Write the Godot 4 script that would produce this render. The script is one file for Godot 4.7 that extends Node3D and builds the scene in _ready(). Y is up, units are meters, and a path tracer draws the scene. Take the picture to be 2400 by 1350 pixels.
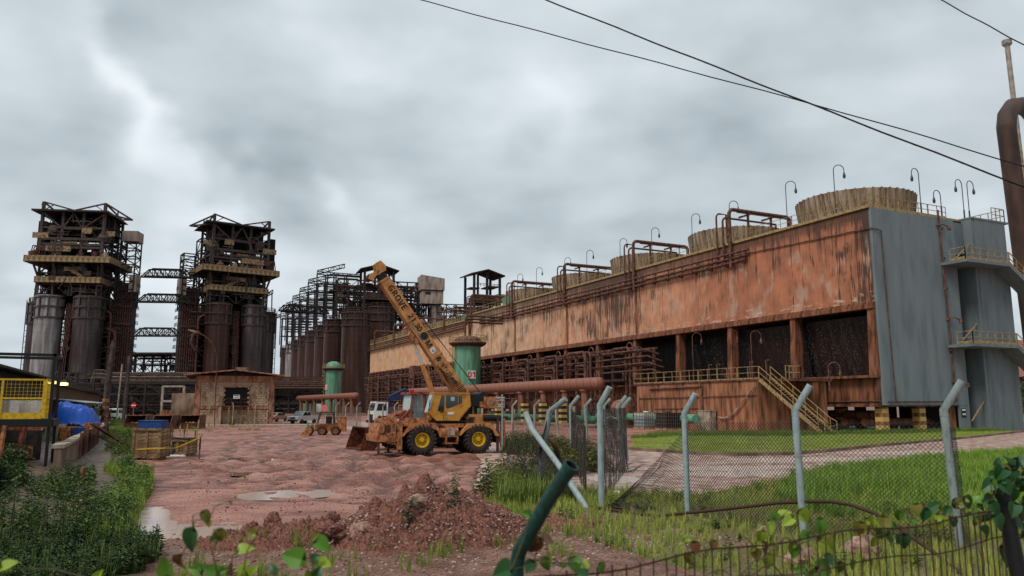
extends Node3D
# World axes: x runs along the long cooling-tower wall (away from the viewer), z across it (to the right), y up.
const FACE := -2.0199          # turn of an object whose own +Z looks back at the viewer
const TX := 52.04              # near corner of the cooling tower
const TZ := 64.75
const RT := Vector3(-0.4343, 0, 0.9008)   # to the viewer's right
const FW := Vector3(0.9008, 0, 0.4343)    # away from the viewer
var M := {}
var rng := RandomNumberGenerator.new()
var taken := {}

class MB:
	var v := PackedVector3Array()
	var n := PackedVector3Array()
	var t := PackedVector2Array()
	var c := PackedColorArray()
	var i := PackedInt32Array()
	var x := Transform3D()
	var tint := Color(1, 1, 1, 0)
	func p(pos: Vector3, nor: Vector3, uv := Vector2.ZERO) -> int:
		v.append(x * pos); n.append(x.basis * nor); t.append(uv)
		if tint.a > 0.0: c.append(tint)
		return v.size() - 1
	func tri(a: Vector3, b: Vector3, d: Vector3) -> void:   # counter-clockwise seen from outside
		var nn := (b - a).cross(d - a).normalized()
		var k := p(a, nn); p(b, nn); p(d, nn)
		i.append_array([k, k + 2, k + 1])
	func quad(a: Vector3, b: Vector3, d: Vector3, e: Vector3, uv := Rect2(0, 0, 1, 1)) -> void:
		var nn := (b - a).cross(d - a)
		if nn.length_squared() < 1e-14: nn = (d - a).cross(e - a)
		nn = nn.normalized()
		var k := p(a, nn, Vector2(uv.position.x, uv.end.y)); p(b, nn, uv.end); p(d, nn, Vector2(uv.end.x, uv.position.y)); p(e, nn, uv.position)
		i.append_array([k, k + 2, k + 1, k, k + 3, k + 2])
	func hexa(q: Array) -> void:   # 0-3 bottom (ccw from above), 4-7 top
		quad(q[3], q[2], q[1], q[0]); quad(q[4], q[5], q[6], q[7])
		for k in 4:
			var m := (k + 1) % 4
			quad(q[k], q[m], q[m + 4], q[k + 4])
	func box(at: Vector3, s: Vector3) -> void:   # centre, size
		var h := s * 0.5
		hexa([at + Vector3(-h.x, -h.y, h.z), at + Vector3(h.x, -h.y, h.z), at + Vector3(h.x, -h.y, -h.z), at + Vector3(-h.x, -h.y, -h.z),
			at + Vector3(-h.x, h.y, h.z), at + Vector3(h.x, h.y, h.z), at + Vector3(h.x, h.y, -h.z), at + Vector3(-h.x, h.y, -h.z)])
	func slab(a: Vector3, b: Vector3) -> void:   # two opposite corners
		box((a + b) * 0.5, (b - a).abs())
	func bar(a: Vector3, b: Vector3, w: float, hh := 0.0, up := Vector3.UP) -> void:
		var d := b - a
		var l := d.length()
		if l < 1e-5: return
		d /= l
		var s := d.cross(up if absf(d.dot(up)) < 0.98 else Vector3(1, 0, 0.01)).normalized() * w * 0.5
		var u := s.cross(d).normalized() * (hh if hh > 0.0 else w) * 0.5
		quad(a - s - u, b - s - u, b + s - u, a + s - u); quad(a + s + u, b + s + u, b - s + u, a - s + u)
		quad(a + s - u, b + s - u, b + s + u, a + s + u); quad(a - s + u, b - s + u, b - s - u, a - s - u)
		quad(a - s - u, a + s - u, a + s + u, a - s + u); quad(b + s - u, b - s - u, b - s + u, b + s + u)
	func tube(pts: Array, r, sides := 6, caps := true) -> void:   # r: number or one per point
		var m := pts.size()
		var f := Vector3.ZERO
		var first := v.size()
		for k in m:
			var d: Vector3 = (pts[mini(k + 1, m - 1)] - pts[maxi(k - 1, 0)]).normalized()
			if k == 0: f = d.cross(Vector3.UP if absf(d.y) < 0.95 else Vector3.RIGHT).normalized()
			f = (f - d * f.dot(d)).normalized()
			var g := d.cross(f)
			var rr: float = r[k] if r is Array else r
			if caps and (k == 0 or k == m - 1): pass
			for s in sides + 1:
				var a := TAU * s / sides
				var o := f * cos(a) + g * sin(a)
				p(pts[k] + o * rr, o, Vector2(float(s) / sides, float(k)))
		var w := sides + 1
		for k in m - 1:
			for s in sides:
				var q := first + k * w + s
				i.append_array([q, q + w, q + 1, q + 1, q + w, q + w + 1])
		if caps:
			for e in [0, m - 1]:
				var d: Vector3 = (pts[1] - pts[0]).normalized() * -1.0 if e == 0 else (pts[m - 1] - pts[m - 2]).normalized()
				var k0 := v.size()
				for s in sides:
					v.append(v[first + e * w + s]); n.append(x.basis * d); t.append(Vector2.ZERO)
					if tint.a > 0.0: c.append(tint)
				for s in range(1, sides - 1):
					i.append_array([k0, k0 + s + (0 if e == 0 else 1), k0 + s + (1 if e == 0 else 0)])
	func lathe(prof: Array, sides := 24, at := Vector3.ZERO, smooth := false, a0 := 0.0, a1 := TAU) -> void:   # prof: Vector2(r, y), bottom to top
		for k in prof.size() - 1:
			var q0: Vector2 = prof[k]
			var q1: Vector2 = prof[k + 1]
			var e := (q1 - q0).normalized()
			var nr := Vector2(e.y, -e.x)
			var n0 := nr
			var n1 := nr
			if smooth:
				if k > 0: n0 = (nr + Vector2((q0 - prof[k - 1]).y, -(q0 - prof[k - 1]).x).normalized()).normalized()
				if k < prof.size() - 2: n1 = (nr + Vector2((prof[k + 2] - q1).y, -(prof[k + 2] - q1).x).normalized()).normalized()
			var b := v.size()
			for s in sides + 1:
				var a := lerpf(a0, a1, float(s) / sides)
				var o := Vector3(cos(a), 0, sin(a))
				p(at + o * q0.x + Vector3(0, q0.y, 0), Vector3(o.x * n0.x, n0.y, o.z * n0.x), Vector2(float(s) / sides, q0.y))
				p(at + o * q1.x + Vector3(0, q1.y, 0), Vector3(o.x * n1.x, n1.y, o.z * n1.x), Vector2(float(s) / sides, q1.y))
			for s in sides:
				var q := b + s * 2
				i.append_array([q, q + 2, q + 1, q + 1, q + 2, q + 3])
	func prism(poly: PackedVector2Array, z0: float, z1: float) -> void:   # outline in x,y, swept along z
		poly = poly.duplicate()
		var area := 0.0
		for k in poly.size(): area += poly[k].cross(poly[(k + 1) % poly.size()])
		if area < 0.0: poly.reverse()
		var ids := Geometry2D.triangulate_polygon(poly)
		for k in range(0, ids.size(), 3):
			var a := poly[ids[k]]
			var b := poly[ids[k + 1]]
			var d := poly[ids[k + 2]]
			if (b - a).cross(d - a) < 0.0:
				var sw := b
				b = d; d = sw
			tri(Vector3(a.x, a.y, z1), Vector3(b.x, b.y, z1), Vector3(d.x, d.y, z1))
			tri(Vector3(a.x, a.y, z0), Vector3(d.x, d.y, z0), Vector3(b.x, b.y, z0))
		for k in poly.size():
			var a := poly[k]
			var b := poly[(k + 1) % poly.size()]
			quad(Vector3(a.x, a.y, z1), Vector3(a.x, a.y, z0), Vector3(b.x, b.y, z0), Vector3(b.x, b.y, z1))
	func truss(a: Vector3, b: Vector3, hh: float, bays: int, w: float, up := Vector3.UP) -> void:
		var u := up * hh
		bar(a, b, w, 0.0, up); bar(a + u, b + u, w, 0.0, up)
		for k in bays + 1:
			var q := a.lerp(b, float(k) / bays)
			bar(q, q + u, w * 0.7)
			if k < bays:
				var e := a.lerp(b, float(k + 1) / bays)
				if k % 2 == 0: bar(q, e + u, w * 0.6)
				else: bar(q + u, e, w * 0.6)
	func frame(lo: Vector3, hi: Vector3, nx: int, ny: int, nz: int, w: float, brace := true) -> void:   # open steel skeleton
		for a in nx + 1:
			for b in nz + 1:
				if a > 0 and a < nx and b > 0 and b < nz: continue
				var px := lerpf(lo.x, hi.x, float(a) / nx)
				var pz := lerpf(lo.z, hi.z, float(b) / nz)
				bar(Vector3(px, lo.y, pz), Vector3(px, hi.y, pz), w, 0.0, Vector3.RIGHT)
		for k in range(1, ny + 1):
			var y := lerpf(lo.y, hi.y, float(k) / ny)
			var y0 := lerpf(lo.y, hi.y, float(k - 1) / ny)
			for z in [lo.z, hi.z]:
				bar(Vector3(lo.x, y, z), Vector3(hi.x, y, z), w * 0.9)
				for a in nx:
					if brace:
						var xa := lerpf(lo.x, hi.x, float(a) / nx)
						var xb := lerpf(lo.x, hi.x, float(a + 1) / nx)
						if (a + k) % 2: bar(Vector3(xa, y0, z), Vector3(xb, y, z), w * 0.5)
						else: bar(Vector3(xb, y0, z), Vector3(xa, y, z), w * 0.5)
			for xx in [lo.x, hi.x]:
				bar(Vector3(xx, y, lo.z), Vector3(xx, y, hi.z), w * 0.9)
				for b in nz:
					if brace:
						var za := lerpf(lo.z, hi.z, float(b) / nz)
						var zb := lerpf(lo.z, hi.z, float(b + 1) / nz)
						if (b + k) % 2: bar(Vector3(xx, y0, za), Vector3(xx, y, zb), w * 0.5)
						else: bar(Vector3(xx, y0, zb), Vector3(xx, y, za), w * 0.5)
	func rail(pts: Array, hh := 1.1, every := 1.5, r := 0.03, toe := 0.12) -> void:   # handrail with posts, knee rail and toe plate
		for k in pts.size() - 1:
			var a: Vector3 = pts[k]
			var b: Vector3 = pts[k + 1]
			var u := Vector3(0, hh, 0)
			bar(a + u, b + u, r * 2.0); bar(a + u * 0.5, b + u * 0.5, r * 1.7)
			if toe > 0.0: bar(a + Vector3(0, toe * 0.5 + 0.01, 0), b + Vector3(0, toe * 0.5 + 0.01, 0), r, toe)
			var m := maxi(1, int(round(a.distance_to(b) / every)))
			for j in m + 1:
				var q := a.lerp(b, float(j) / m)
				bar(q, q + u, r * 2.0, 0.0, b - a)
	func mesh() -> ArrayMesh:
		var am := ArrayMesh.new()
		if v.is_empty(): return am
		var arr := []
		arr.resize(Mesh.ARRAY_MAX)
		arr[Mesh.ARRAY_VERTEX] = v; arr[Mesh.ARRAY_NORMAL] = n; arr[Mesh.ARRAY_TEX_UV] = t; arr[Mesh.ARRAY_INDEX] = i
		if c.size() == v.size(): arr[Mesh.ARRAY_COLOR] = c
		am.add_surface_from_arrays(Mesh.PRIMITIVE_TRIANGLES, arr)
		return am

func numbered(called: String) -> String:
	var k: int = taken.get(called, -1) + 1
	taken[called] = k
	return called if k == 0 else "%s_%03d" % [called, k]

func tag(o: Node3D, label: String, category: String, group := "", kind := "") -> Node3D:
	if label: o.set_meta("label", label)
	if category: o.set_meta("category", category)
	if group: o.set_meta("group", group)
	if kind: o.set_meta("kind", kind)
	return o

func thing(called: String, label: String, category: String, at := Vector3.ZERO, turn := 0.0, group := "") -> Node3D:
	var o := Node3D.new()
	o.name = numbered(called)
	add_child(o)
	o.position = at; o.rotation.y = turn
	tag(o, label, category, group)
	return o

func part(called: String, b, m: Material, parent: Node3D, at := Vector3.ZERO) -> MeshInstance3D:
	var o := MeshInstance3D.new()
	o.name = called
	o.mesh = b.mesh() if b is MB else b
	o.material_override = m
	o.position = at
	parent.add_child(o, true)
	return o

func solo(called: String, b, m: Material, label: String, category: String, group := "", kind := "", at := Vector3.ZERO, turn := 0.0) -> MeshInstance3D:
	var o := part(numbered(called), b, m, self, at)
	o.rotation.y = turn
	tag(o, label, category, group, kind)
	return o

func struct(called: String, b, m: Material, label := "") -> MeshInstance3D:
	var o := part(numbered(called), b, m, self)
	o.set_meta("kind", "structure")
	if label: o.set_meta("label", label)
	return o

func copy(o: Node3D, label: String, at: Vector3, turn := 0.0) -> Node3D:
	var d: Node3D = o.duplicate()
	d.name = numbered(String(o.name).trim_suffix("_000"))
	add_child(d)
	d.position = at; d.rotation.y = turn
	d.set_meta("label", label)
	return d

func stuff(called: String, mesh: Mesh, m: Material, at: Array, tints, label: String, category: String) -> MultiMeshInstance3D:
	var mm := MultiMesh.new()
	mm.transform_format = MultiMesh.TRANSFORM_3D
	mm.use_colors = tints != null
	mm.mesh = mesh
	mm.instance_count = at.size()
	for k in at.size():
		mm.set_instance_transform(k, at[k])
		if tints != null: mm.set_instance_color(k, tints[k])
	var o := MultiMeshInstance3D.new()
	o.name = numbered(called)
	o.multimesh = mm
	o.material_override = m
	add_child(o)
	tag(o, label, category, "", "stuff")
	return o

func text(s: String, hgt: float, m: Material, parent: Node3D, xf: Transform3D, bold := true, called := "lettering") -> MeshInstance3D:
	var tm := TextMesh.new()
	var f := SystemFont.new()
	f.font_names = PackedStringArray(["Droid Sans"])
	f.font_weight = 700 if bold else 400
	tm.font = f
	tm.text = s
	tm.font_size = 32
	tm.pixel_size = hgt / 23.0
	tm.depth = 0.012
	tm.curve_step = 2.0
	var o := MeshInstance3D.new()
	o.name = called
	o.mesh = tm
	o.material_override = m
	o.transform = xf
	parent.add_child(o, true)
	return o

func L(r: float, g: float, b: float) -> Color:
	return Color(r, g, b).linear_to_srgb()

func noise(sd: int, freq: float, oct := 4, type := FastNoiseLite.TYPE_SIMPLEX_SMOOTH) -> FastNoiseLite:
	var f := FastNoiseLite.new()
	f.seed = sd; f.frequency = freq; f.noise_type = type
	f.fractal_octaves = oct
	if oct <= 1: f.fractal_type = FastNoiseLite.FRACTAL_NONE
	return f

# a tile of noise coloured from dark to light through the given linear colours
func tile(sd: int, freq: float, cols: Array, offs := [], oct := 5, size := 512, normal := 0.0) -> NoiseTexture2D:
	var nt := NoiseTexture2D.new()
	nt.width = size; nt.height = size
	nt.seamless = true
	nt.noise = noise(sd, freq, oct)
	if normal > 0.0:
		nt.as_normal_map = true
		nt.bump_strength = normal
		return nt
	var g := Gradient.new()
	var cs := PackedColorArray()
	var os := PackedFloat32Array()
	for k in cols.size():
		var q: Color = cols[k]
		cs.append(q.linear_to_srgb())
		os.append(offs[k] if offs.size() else float(k) / (cols.size() - 1))
	g.offsets = os; g.colors = cs
	nt.color_ramp = g
	return nt

func mat(key: String, lin: Color, rough: float, metal := 0.0, tex: Texture2D = null, sc := Vector3.ZERO, world := false) -> StandardMaterial3D:
	var m := StandardMaterial3D.new()
	m.resource_name = key
	m.albedo_color = lin.linear_to_srgb()
	m.roughness = rough; m.metallic = metal
	m.metallic_specular = 0.4
	if tex:
		m.albedo_texture = tex
		if sc != Vector3.ZERO:
			m.uv1_triplanar = true
			m.uv1_world_triplanar = world
			m.uv1_triplanar_sharpness = 4.0
			m.uv1_scale = sc
	M[key] = m
	return m

func arc(c0: Vector3, from: Vector3, to: Vector3, n := 6) -> Array:   # quarter bend: centre + from*cos + to*sin
	var out := []
	for k in n + 1:
		var a := PI * 0.5 * k / n
		out.append(c0 + from * cos(a) + to * sin(a))
	return out

func C(r: float, g: float, b: float) -> Color:
	return Color(r, g, b)

func setup_view() -> void:
	var cam := Camera3D.new()
	cam.name = "camera"
	add_child(cam)
	var th := deg_to_rad(8.686)
	cam.look_at_from_position(Vector3(0, 2.6, 0), Vector3(0, 2.6, 0) + FW * cos(th) + Vector3.UP * sin(th))
	var ca := CameraAttributesPhysical.new()
	ca.frustum_focal_length = 32.0
	ca.frustum_focus_distance = 30.0
	ca.frustum_near = 0.1
	ca.frustum_far = 6000.0
	ca.exposure_aperture = 3.2
	cam.attributes = ca
	cam.keep_aspect = Camera3D.KEEP_HEIGHT
	cam.fov = 41.112
	cam.near = 0.1
	cam.far = 6000.0
	cam.current = true
	var we := WorldEnvironment.new()
	we.name = "environment"
	var e := Environment.new()
	e.background_mode = Environment.BG_SKY
	e.tonemap_mode = Environment.TONE_MAPPER_LINEAR
	e.tonemap_exposure = 1.5
	e.sdfgi_enabled = true
	e.ssao_enabled = true
	e.ssil_enabled = true
	e.volumetric_fog_enabled = true
	e.volumetric_fog_density = 0.0
	var sky := Sky.new()
	var pm := PanoramaSkyMaterial.new()
	pm.panorama = cloud_sky()
	sky.sky_material = pm
	e.sky = sky
	e.background_energy_multiplier = 1.0
	we.environment = e
	add_child(we)
	var sun := DirectionalLight3D.new()
	sun.name = "sun"
	sun.light_energy = 0.5
	sun.light_color = Color(1.0, 0.97, 0.92)
	sun.light_angular_distance = 24.0
	sun.shadow_enabled = true
	add_child(sun)
	# high in the cloud, a little behind the viewer's left
	sun.look_at_from_position(Vector3.ZERO, -(Vector3.UP * 1.1 - FW * 0.65 - RT * 0.6).normalized())

func cloud_sky() -> ImageTexture:
	var w := 1536
	var h := 768
	var n1 := noise(11, 0.9, 5)
	var n2 := noise(23, 2.6, 5)
	var n3 := noise(5, 0.45, 2)
	# banks of cloud: heading (degrees right of the view), height (degrees), spread across, spread up, tilt, lightness
	var banks := [[-29.0, 27.0, 7.0, 4.0, 0.0, -0.13], [-28.5, 21.5, 6.0, 1.6, -35.0, 0.17], [-24.5, 17.0, 4.5, 1.8, -38.0, 0.16], [-23.5, 12.5, 5.0, 2.6, -40.0, 0.17], [-32.0, 16.0, 4.0, 4.0, 0.0, -0.10],
		[-17.5, 16.5, 5.5, 3.0, -10.0, -0.10], [-19.0, 13.5, 4.5, 1.3, -15.0, -0.09], [-12.0, 26.0, 9.0, 3.0, -20.0, 0.08], [-13.5, 15.0, 2.4, 1.3, -45.0, 0.15], [3.0, 22.0, 6.0, 3.5, -25.0, 0.09], [1.0, 19.5, 2.5, 1.6, 0.0, -0.07],
		[0.0, 13.0, 7.0, 2.6, 5.0, -0.09], [-8.0, 10.0, 5.0, 2.0, 0.0, 0.05], [14.0, 19.0, 6.0, 2.5, -15.0, -0.07], [16.0, 26.0, 6.0, 2.5, 0.0, 0.05], [31.0, 28.0, 5.0, 3.0, 0.0, -0.15], [28.0, 17.0, 4.0, 4.0, 0.0, 0.02], [-24.0, 7.0, 9.0, 3.0, 0.0, 0.13], [-5.0, 30.0, 12.0, 3.0, 0.0, 0.03]]
	var data := PackedByteArray()
	data.resize(w * h * 3)
	for y in h:
		var el := PI * 0.5 - PI * (y + 0.5) / h
		var ce := cos(el)
		for x in w:
			var k := (y * w + x) * 3
			if el < -0.06:
				data[k] = 92; data[k + 1] = 74; data[k + 2] = 66
				continue
			var az := TAU * (x + 0.5) / w
			var d := Vector3(sin(az) * ce, sin(el), -cos(az) * ce)
			var sp := d / (maxf(d.y, 0.0) + 0.22)
			var g := 0.445 + 0.085 * n1.get_noise_3d(sp.x * 1.3, sp.z * 1.3, d.y * 2.0) + 0.075 * n2.get_noise_3d(sp.x * 1.2, sp.z * 1.2, d.y * 3.0) + 0.05 * n3.get_noise_3d(d.x * 3.0, d.y * 3.0, d.z * 3.0)
			g += 0.10 * smoothstep(0.5, 1.2, el)
			var hd := rad_to_deg(atan2(d.dot(RT), d.dot(FW)))
			if absf(hd) < 60.0 and el < 0.8:
				var ed := rad_to_deg(el)
				var wob := n2.get_noise_3d(d.x * 2.0, d.y * 2.0, d.z * 2.0)
				for b in banks:
					var a: float = hd - b[0] + wob * 5.0
					var q: float = ed - b[1] + wob * 2.5
					var tl: float = deg_to_rad(b[4])
					var aa := (a * cos(tl) + q * sin(tl)) / float(b[2])
					var qq := (q * cos(tl) - a * sin(tl)) / float(b[3])
					var r2 := aa * aa + qq * qq
					if r2 < 6.0: g += float(b[5]) * 0.85 * exp(-r2)
			g = clampf(g, 0.2, 0.95)
			var s := pow(g, 1.0 / 2.2) * 255.0
			var cool := clampf((0.62 - g) * 1.2, -0.1, 0.5)
			data[k] = clampi(int(s * (0.962 - 0.13 * cool)), 0, 255)
			data[k + 1] = clampi(int(s * (0.995 - 0.035 * cool)), 0, 255)
			data[k + 2] = clampi(int(s * (1.02 + 0.0 * cool)), 0, 255)
	return ImageTexture.create_from_image(Image.create_from_data(w, h, false, Image.FORMAT_RGB8, data))

func setup_materials() -> void:
	var mott := tile(1, 0.012, [C(.62, .62, .62), C(.85, .85, .85), C(1, 1, 1)], [0.15, 0.5, 0.85])
	var grit := tile(2, 0.05, [C(.5, .5, .5), C(.9, .9, .9), C(1.1, 1.05, 1)], [0.2, 0.5, 0.9])
	M.mott_tex = mott
	var rustv := tile(3, 0.01, [C(.028, .016, .013), C(.065, .029, .021), C(.12, .047, .029), C(.10, .06, .048)], [0.2, 0.42, 0.6, 0.85])
	mat("rust", C(1, 1, 1), .85, 0.0, rustv, Vector3(.35, .12, .35))
	mat("rust_pale", C(1.5, 1.5, 1.5), .8, 0.0, rustv, Vector3(.5, .2, .5))
	mat("rust_pipe", C(1, 1, 1), .62, 0.0, tile(4, 0.008, [C(.11, .045, .03), C(.215, .083, .052), C(.29, .12, .082)], [0.2, 0.5, 0.85]), Vector3(.6, .1, .6))
	mat("rack", C(1, 1, 1), .85, 0.0, tile(14, 0.01, [C(.04, .019, .015), C(.10, .042, .03), C(.18, .085, .06)], [0.2, 0.5, 0.85]), Vector3(.35, .2, .35))
	mat("black_steel", C(1, 1, 1), .8, 0.0, tile(5, 0.02, [C(.010, .009, .010), C(.024, .02, .02), C(.05, .034, .028)], [0.2, 0.55, 0.9]), Vector3(.15, .15, .15))
	mat("dark_steel", C(1, 1, 1), .75, 0.0, tile(6, 0.02, [C(.022, .016, .015), C(.05, .034, .03), C(.10, .068, .058)], [0.2, 0.5, 0.9]), Vector3(.15, .08, .15))
	mat("silo_dark", C(1, 1, 1), .45, 0.25, tile(7, 0.010, [C(.035, .014, .011), C(.050, .020, .015), C(.068, .028, .021), C(.09, .05, .042)], [0.15, 0.45, 0.7, 0.95], 3), Vector3(.10, .010, .10))
	mat("silo_light", C(1, 1, 1), .42, 0.4, tile(8, 0.010, [C(.16, .14, .135), C(.25, .225, .22), C(.42, .4, .4)], [0.15, 0.5, 0.85]), Vector3(.13, .012, .13))
	mat("silo_mid", C(1, 1, 1), .42, 0.4, tile(9, 0.010, [C(.04, .026, .026), C(.065, .045, .044), C(.15, .125, .125)], [0.2, 0.6, 0.95], 3), Vector3(.10, .010, .10))
	mat("ochre", C(1, 1, 1), .8, 0.0, tile(10, 0.02, [C(.07, .035, .02), C(.2, .13, .065), C(.32, .235, .125)], [0.2, 0.45, 0.8]), Vector3(.1, .1, .1))
	mat("yellow_rail", C(1, 1, 1), .6, 0.0, tile(12, 0.02, [C(.14, .07, .035), C(.28, .185, .075), C(.38, .275, .13)], [0.15, 0.4, 0.8]), Vector3(.3, .3, .3))
	mat("yellow_paint", C(.68, .42, .02), .45, 0.0, mott, Vector3(.8, .8, .8))
	mat("grey_wall", C(1, 1, 1), .75, 0.0, tile(13, 0.01, [C(.115, .138, .152), C(.15, .18, .195), C(.175, .205, .215)], [0.12, 0.45, 0.9]), Vector3(.11, .025, .11))
	mat("stair_wall", C(.92, .92, .92), .75, 0.0, M.grey_wall.albedo_texture, Vector3(.14, .03, .14))
	mat("orange_dark", C(1, 1, 1), .85, 0.0, tile(15, 0.01, [C(.05, .02, .012), C(.18, .065, .032), C(.27, .11, .06)], [0.15, 0.5, 0.85]), Vector3(.25, .05, .25))
	mat("wet_and_shade_dark", C(1, 1, 1), .5, 0.0, tile(16, 0.01, [C(.008, .005, .005), C(.02, .009, .008), C(.05, .02, .015)], [0.2, 0.5, 0.9]), Vector3(.3, .05, .3))  # near-black of the wet bays, also painted-in shade for the stair shaft
	mat("stack", C(1, 1, 1), .8, 0.0, tile(17, 0.012, [C(.11, .07, .048), C(.25, .185, .125), C(.37, .30, .22)], [0.2, 0.45, 0.8]), Vector3(.3, .04, .3))
	mat("rib", C(1, 1, 1), .8, 0.0, tile(18, 0.012, [C(.10, .062, .042), C(.20, .14, .095), C(.31, .24, .175)], [0.2, 0.45, 0.85]), Vector3(.3, .06, .3))
	mat("concrete", C(1, 1, 1), .85, 0.0, tile(19, 0.012, [C(.16, .12, .09), C(.30, .24, .18), C(.4, .34, .28)], [0.15, 0.5, 0.85]), Vector3(.3, .12, .3))
	mat("dirty_concrete", C(1, 1, 1), .85, 0.0, tile(20, 0.01, [C(.10, .065, .045), C(.2, .13, .09), C(.29, .2, .15)], [0.2, 0.5, 0.85]), Vector3(.12, .05, .12))
	mat("rust_concrete", C(1, 1, 1), .85, 0.0, tile(21, 0.01, [C(.08, .045, .024), C(.27, .10, .05), C(.37, .17, .095)], [0.2, 0.5, 0.85]), Vector3(.22, .04, .22))
	mat("green_tank", C(1, 1, 1), .5, 0.0, tile(22, 0.012, [C(.11, .15, .10), C(.085, .235, .145), C(.15, .33, .23)], [0.1, 0.45, 0.85]), Vector3(.25, .03, .25))
	mat("green_pipe", C(1, 1, 1), .48, 0.0, tile(47, 0.014, [C(.045, .024, .012), C(.006, .034, .026), C(.006, .044, .034), C(.014, .075, .058)], [0.2, 0.34, 0.6, 0.9]), Vector3(5, 3, 5))
	mat("crane_yellow", C(1, 1, 1), .5, 0.0, tile(24, 0.012, [C(.2, .08, .03), C(.40, .17, .05), C(.5, .24, .085)], [0.05, 0.35, 0.85]), Vector3(.35, .2, .35))
	mat("crane_cab", C(1, 1, 1), .45, 0.0, tile(25, 0.012, [C(.22, .08, .02), C(.44, .19, .025), C(.52, .25, .035)], [0.05, 0.3, 0.85]), Vector3(.35, .3, .35))
	mat("crane_dirty", C(1, 1, 1), .6, 0.0, tile(26, 0.014, [C(.10, .035, .018), C(.32, .115, .04), C(.46, .2, .09)], [0.12, 0.45, 0.85]), Vector3(.5, .35, .5))
	mat("loader_red", C(1, 1, 1), .6, 0.0, tile(27, 0.014, [C(.07, .02, .015), C(.24, .055, .03), C(.36, .12, .07)], [0.15, 0.5, 0.9]), Vector3(.5, .4, .5))
	mat("bucket", C(1, 1, 1), .55, .2, tile(28, 0.014, [C(.03, .015, .012), C(.10, .03, .016), C(.2, .055, .02)], [0.15, 0.5, 0.9]), Vector3(.5, .4, .5))
	mat("skid_orange", C(1, 1, 1), .6, 0.0, tile(29, 0.014, [C(.09, .03, .015), C(.33, .11, .035), C(.42, .16, .06)], [0.12, 0.45, 0.9]), Vector3(.4, .4, .4))
	mat("tyre", C(1, 1, 1), .85, 0.0, tile(30, 0.02, [C(.014, .011, .010), C(.03, .022, .019), C(.075, .045, .035)], [0.2, 0.5, 0.9]), Vector3(.6, .6, .6))
	mat("wheel_yellow", C(.62, .37, .015), .5, 0.0, mott, Vector3(2, 2, 2))
	mat("wheel_orange", C(.36, .12, .05), .6, 0.0, mott, Vector3(2, 2, 2))
	mat("black", C(.008, .008, .009), .6)
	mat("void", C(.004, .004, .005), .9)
	mat("ink", C(.015, .012, .012), .7)
	mat("white", C(.72, .72, .7), .5, 0.0, mott, Vector3(1, 1, 1))
	mat("white_paint", C(.78, .78, .76), .35)
	mat("red_sign", C(.5, .015, .02), .45)
	mat("red_paint", C(.32, .02, .02), .5, 0.0, mott, Vector3(1, 1, 1))
	mat("sign_yellow", C(.5, .34, .10), .5)
	mat("blue_tarp", C(.008, .075, .40), .42)
	mat("blue_cover", C(.012, .055, .22), .5, 0.0, mott, Vector3(1, 1, 1))
	mat("blue_truck", C(.012, .025, .09), .45, 0.0, mott, Vector3(1, 1, 1))
	mat("plank", C(1, 1, 1), .8, 0.0, tile(31, 0.012, [C(.15, .085, .04), C(.29, .185, .095), C(.40, .27, .155)], [0.15, 0.5, 0.9]), Vector3(.3, .7, .3))
	mat("plank_dark", C(.7, .66, .62), .8, 0.0, M.plank.albedo_texture, Vector3(.35, .6, .35))
	mat("wood_post", C(.6, .55, .5), .85, 0.0, M.plank.albedo_texture, Vector3(1.6, .25, 1.6))
	mat("brick_pale", C(1, 1, 1), .85, 0.0, tile(32, 0.012, [C(.2, .11, .07), C(.36, .235, .155), C(.45, .33, .235)], [0.15, 0.45, 0.85]), Vector3(.16, .07, .16), true)
	mat("brick_dark", C(.95, .92, .9), .85, 0.0, M.brick_pale.albedo_texture, Vector3(.2, .08, .2), true)
	mat("mortar", C(.31, .2, .14), .9, 0.0, mott, Vector3(.3, .3, .3))
	mat("plaster_orange", C(1, 1, 1), .85, 0.0, tile(33, 0.012, [C(.13, .05, .03), C(.31, .135, .075), C(.38, .19, .12)], [0.15, 0.45, 0.85]), Vector3(.2, .08, .2))
	mat("sheet_grey", C(.10, .098, .095), .6, .3, mott, Vector3(.2, .05, .2))
	mat("sheet_white", C(.55, .57, .56), .5, 0.0, mott, Vector3(.3, .3, .3))
	mat("sheet_brown", C(1, 1, 1), .8, 0.0, tile(34, 0.012, [C(.04, .02, .012), C(.11, .055, .03), C(.16, .09, .055)], [0.15, 0.5, 0.85]), Vector3(.3, .08, .3))
	mat("shaft", C(1, 1, 1), .8, 0.0, tile(35, 0.012, [C(.16, .12, .095), C(.28, .22, .18), C(.36, .30, .26)], [0.15, 0.5, 0.85]), Vector3(.08, .02, .08))
	mat("fence_pole", C(1, 1, 1), .55, 0.0, tile(36, 0.012, [C(.16, .19, .19), C(.24, .30, .315), C(.30, .36, .375)], [0.08, 0.4, 0.9]), Vector3(1.5, .5, 1.5))
	mat("fence_pole_dirty", C(.8, .78, .74), .75, 0.0, M.fence_pole.albedo_texture, Vector3(1.5, .5, 1.5))
	mat("wire", C(.03, .024, .02), .7)
	mat("wire_grey", C(.13, .10, .085), .6, .2)
	mat("wire_rust", C(.05, .022, .015), .8)
	mat("lamp_steel", C(.05, .055, .06), .5, .3)
	mat("hatch", C(.06, .03, .02), .8)
	mat("car_silver", C(.5, .52, .54), .3, .3)
	mat("car_white", C(.72, .74, .74), .3)
	mat("car_dirty", C(.33, .23, .18), .6, 0.0, mott, Vector3(1, 1, 1))
	mat("car_glass", C(.015, .02, .024), .08)
	mat("tank_white", C(.62, .6, .54), .4)
	mat("tank_blue", C(.28, .33, .37), .4)
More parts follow.
